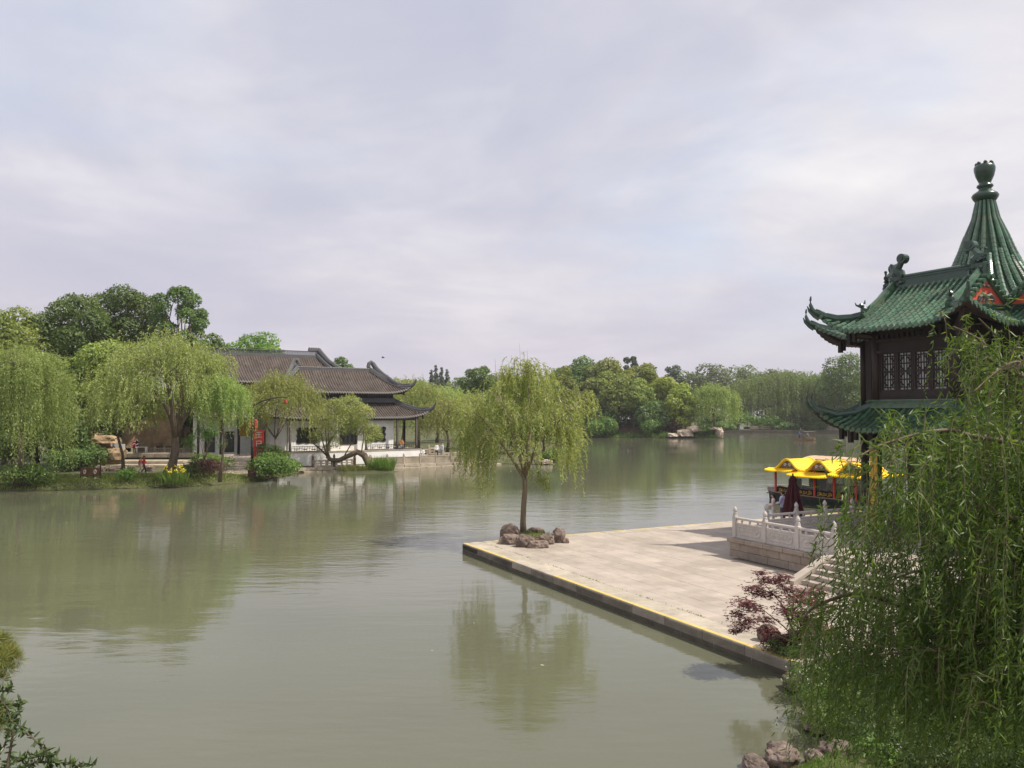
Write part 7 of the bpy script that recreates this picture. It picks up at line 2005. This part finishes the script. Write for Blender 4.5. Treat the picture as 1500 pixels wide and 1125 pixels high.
# ------------------------------------------------------------------ foreground left: pine and a leafy twig
PN = put('pine_tree', None); pb = Vector((-4.1, 5.2, .3)); b = MB()
b.tube([Vector((-.3, 0, -.3)), Vector((-.25, 0, 1.5)), Vector((-.15, .1, 3.2)), Vector((-.1, .1, 4.6))], [.14, .12, .08, .03], 8); b.build('trunk', M['bark'], PN, True)
C_, D_ = [], []; b = MB()
def pnp(px, py, Y): return at(px, Y, zat(py, Y)) - pb
for i, (px, py, Y) in enumerate(((8, 945, 5.2), (16, 965, 5.2), (3, 975, 5.1), (12, 985, 5.3), (2, 938, 5.3), (20, 950, 5.3), (6, 1035, 5.1), (2, 1055, 5.2), (12, 1045, 5.2), (-15, 930, 5.2), (-20, 980, 5.2), (-15, 1040, 5.2), (-40, 960, 5.2), (-50, 1010, 5.3), (-80, 950, 5.3))):
    c = pnp(px, py, Y); q = Vector((-.12, .1, max(3.0, c.z - .3))); limb(b, q, c, .02, .008, .1, 4, i, 5)
    for k in range(3):
        cc = np.array(c) + r.normal(0, .035, 3); n = 170; d = r.normal(0, 1, (n, 3)); d[:, 2] += .55; d = unit(d)
        C_.append(cc + d * .01); D_.append(d)
b.build('branches', M['bark'], PN)
C_ = np.concatenate(C_); D_ = np.concatenate(D_); n = len(C_)
put('needles', leaf_mesh('needles', C_, D_, r.normal(0, 1, (n, 3)), r.uniform(.05, .085, n), np.full(n, .0028), L_['pine'], r), PN)
n = 40; idx = r.integers(0, len(C_), n); D = r.normal(0, .3, (n, 3)); D[:, 2] = 1
put('candles', leaf_mesh('candles', C_[idx], D, r.normal(0, 1, (n, 3)), np.full(n, .05), np.full(n, .008), L_['candle'], r), PN)
place(PN, pb, 0, 'pine with yellowish needle tufts at the lower left edge', None)
TW = put('leafy_shrub', None); tb = Vector((-3.2, 4.2, .3)); b = MB()
def twp(px, py, Y): return at(px, Y, zat(py, Y)) - tb
C_, D_ = [], []
paths = [[(-160, 1500, 4.2), (-60, 1240, 4.3), (0, 1130, 4.4), (-5, 1060, 4.4), (5, 1010, 4.4), (30, 1000, 4.4)], [(-60, 1240, 4.3), (20, 1130, 4.3), (30, 1065, 4.3), (20, 1030, 4.3), (0, 1005, 4.3)],
         [(-60, 1240, 4.3), (70, 1180, 4.2), (85, 1120, 4.2), (75, 1090, 4.2), (45, 1062, 4.2), (20, 1045, 4.2)], [(0, 1170, 4.2), (30, 1125, 4.2), (60, 1108, 4.2), (95, 1108, 4.2), (120, 1113, 4.2), (150, 1112, 4.2)],
         [(-40, 1200, 4.4), (-10, 1120, 4.4), (15, 1090, 4.4), (35, 1040, 4.4), (40, 1018, 4.4)], [(-40, 1180, 4.4), (0, 1125, 4.4), (40, 1105, 4.4), (65, 1100, 4.4), (95, 1097, 4.4)]]
for pth in paths:
    P = [twp(*q) for q in pth]; b.tube(P, [.012, .009, .006, .005, .004, .0025][:len(P)], 5)
    for i in range(1 if pth[0][1] < 1300 else 2, len(P) - 1):
        for k in range(9):
            p = np.array(P[i].lerp(P[i + 1], k / 9))
            for s in range(4):
                d = r.normal(0, .7, 3); d[2] += .25; C_.append(p); D_.append(d)
C_ = np.array(C_); D_ = np.array(D_); n = len(C_)
b.build('stems', M['bark'], TW)
put('foliage', leaf_mesh('foliage', C_, D_, r.normal(0, 1, (n, 3)), r.uniform(.025, .055, n), r.uniform(.010, .017, n), L_['twig'], r, True), TW)
place(TW, tb, 0, 'dark leafy twigs reaching into the lower left corner', None, 'shrub')

# a bird and floating leaves
BD = thing('bird', 'tiny dark bird flying above the hall roof', 'bird', at(560.5, 120, zat(524, 120)))
b = MB(); b.tube([(-.22, 0, 0), (0, 0, .02), (.2, 0, .03), (.28, 0, .02)], [.03, .09, .07, .02], 6); b.build('body', M['hair'], BD)
for s in (-1, 1): b = MB(); b.add([(-.08, 0, .03), (.12, 0, .03), (.02, s * .45, .2), (-.06, s * .42, .18)], [(0, 1, 2, 3)]); b.build('wing', M['hair'], BD)
r = np.random.default_rng(3); n = 20; Y = r.uniform(14.5, 75, n); X = r.uniform(-.62, .12, n) * Y; a = r.uniform(0, 2 * PI, n)
C = np.stack([X, Y, np.full(n, .006)], 1); D = np.stack([np.cos(a), np.sin(a), np.zeros(n)], 1); N_ = np.zeros((n, 3)); N_[:, 2] = 1
stuff(put('floating_leaves', leaf_mesh('floating_leaves', C, D, N_, r.uniform(.05, .12, n), r.uniform(.02, .04, n), L_['white_fl'], r)))

# ------------------------------------------------------------------ air
b = MB(); b.box((0, 285, 11.9), (1030, 690, 28.2))
hz = b.mesh('haze', []) if False else None
me = bpy.data.meshes.new('haze'); me.from_pydata(b.v, [], b.f); me.update()
hm = bpy.data.materials.new('haze_air'); hm.use_nodes = True; ht = hm.node_tree
for n_ in list(ht.nodes): ht.nodes.remove(n_)
ho = ht.nodes.new('ShaderNodeOutputMaterial'); hv = ht.nodes.new('ShaderNodeVolumePrincipled')
hv.inputs['Color'].default_value = (0.92, 0.92, 0.96, 1); hv.inputs['Density'].default_value = 0.00025; hv.inputs['Anisotropy'].default_value = 0.3
ht.links.new(hv.outputs[0], ho.inputs['Volume']); me.materials.append(hm)
stuff(put('haze', me))
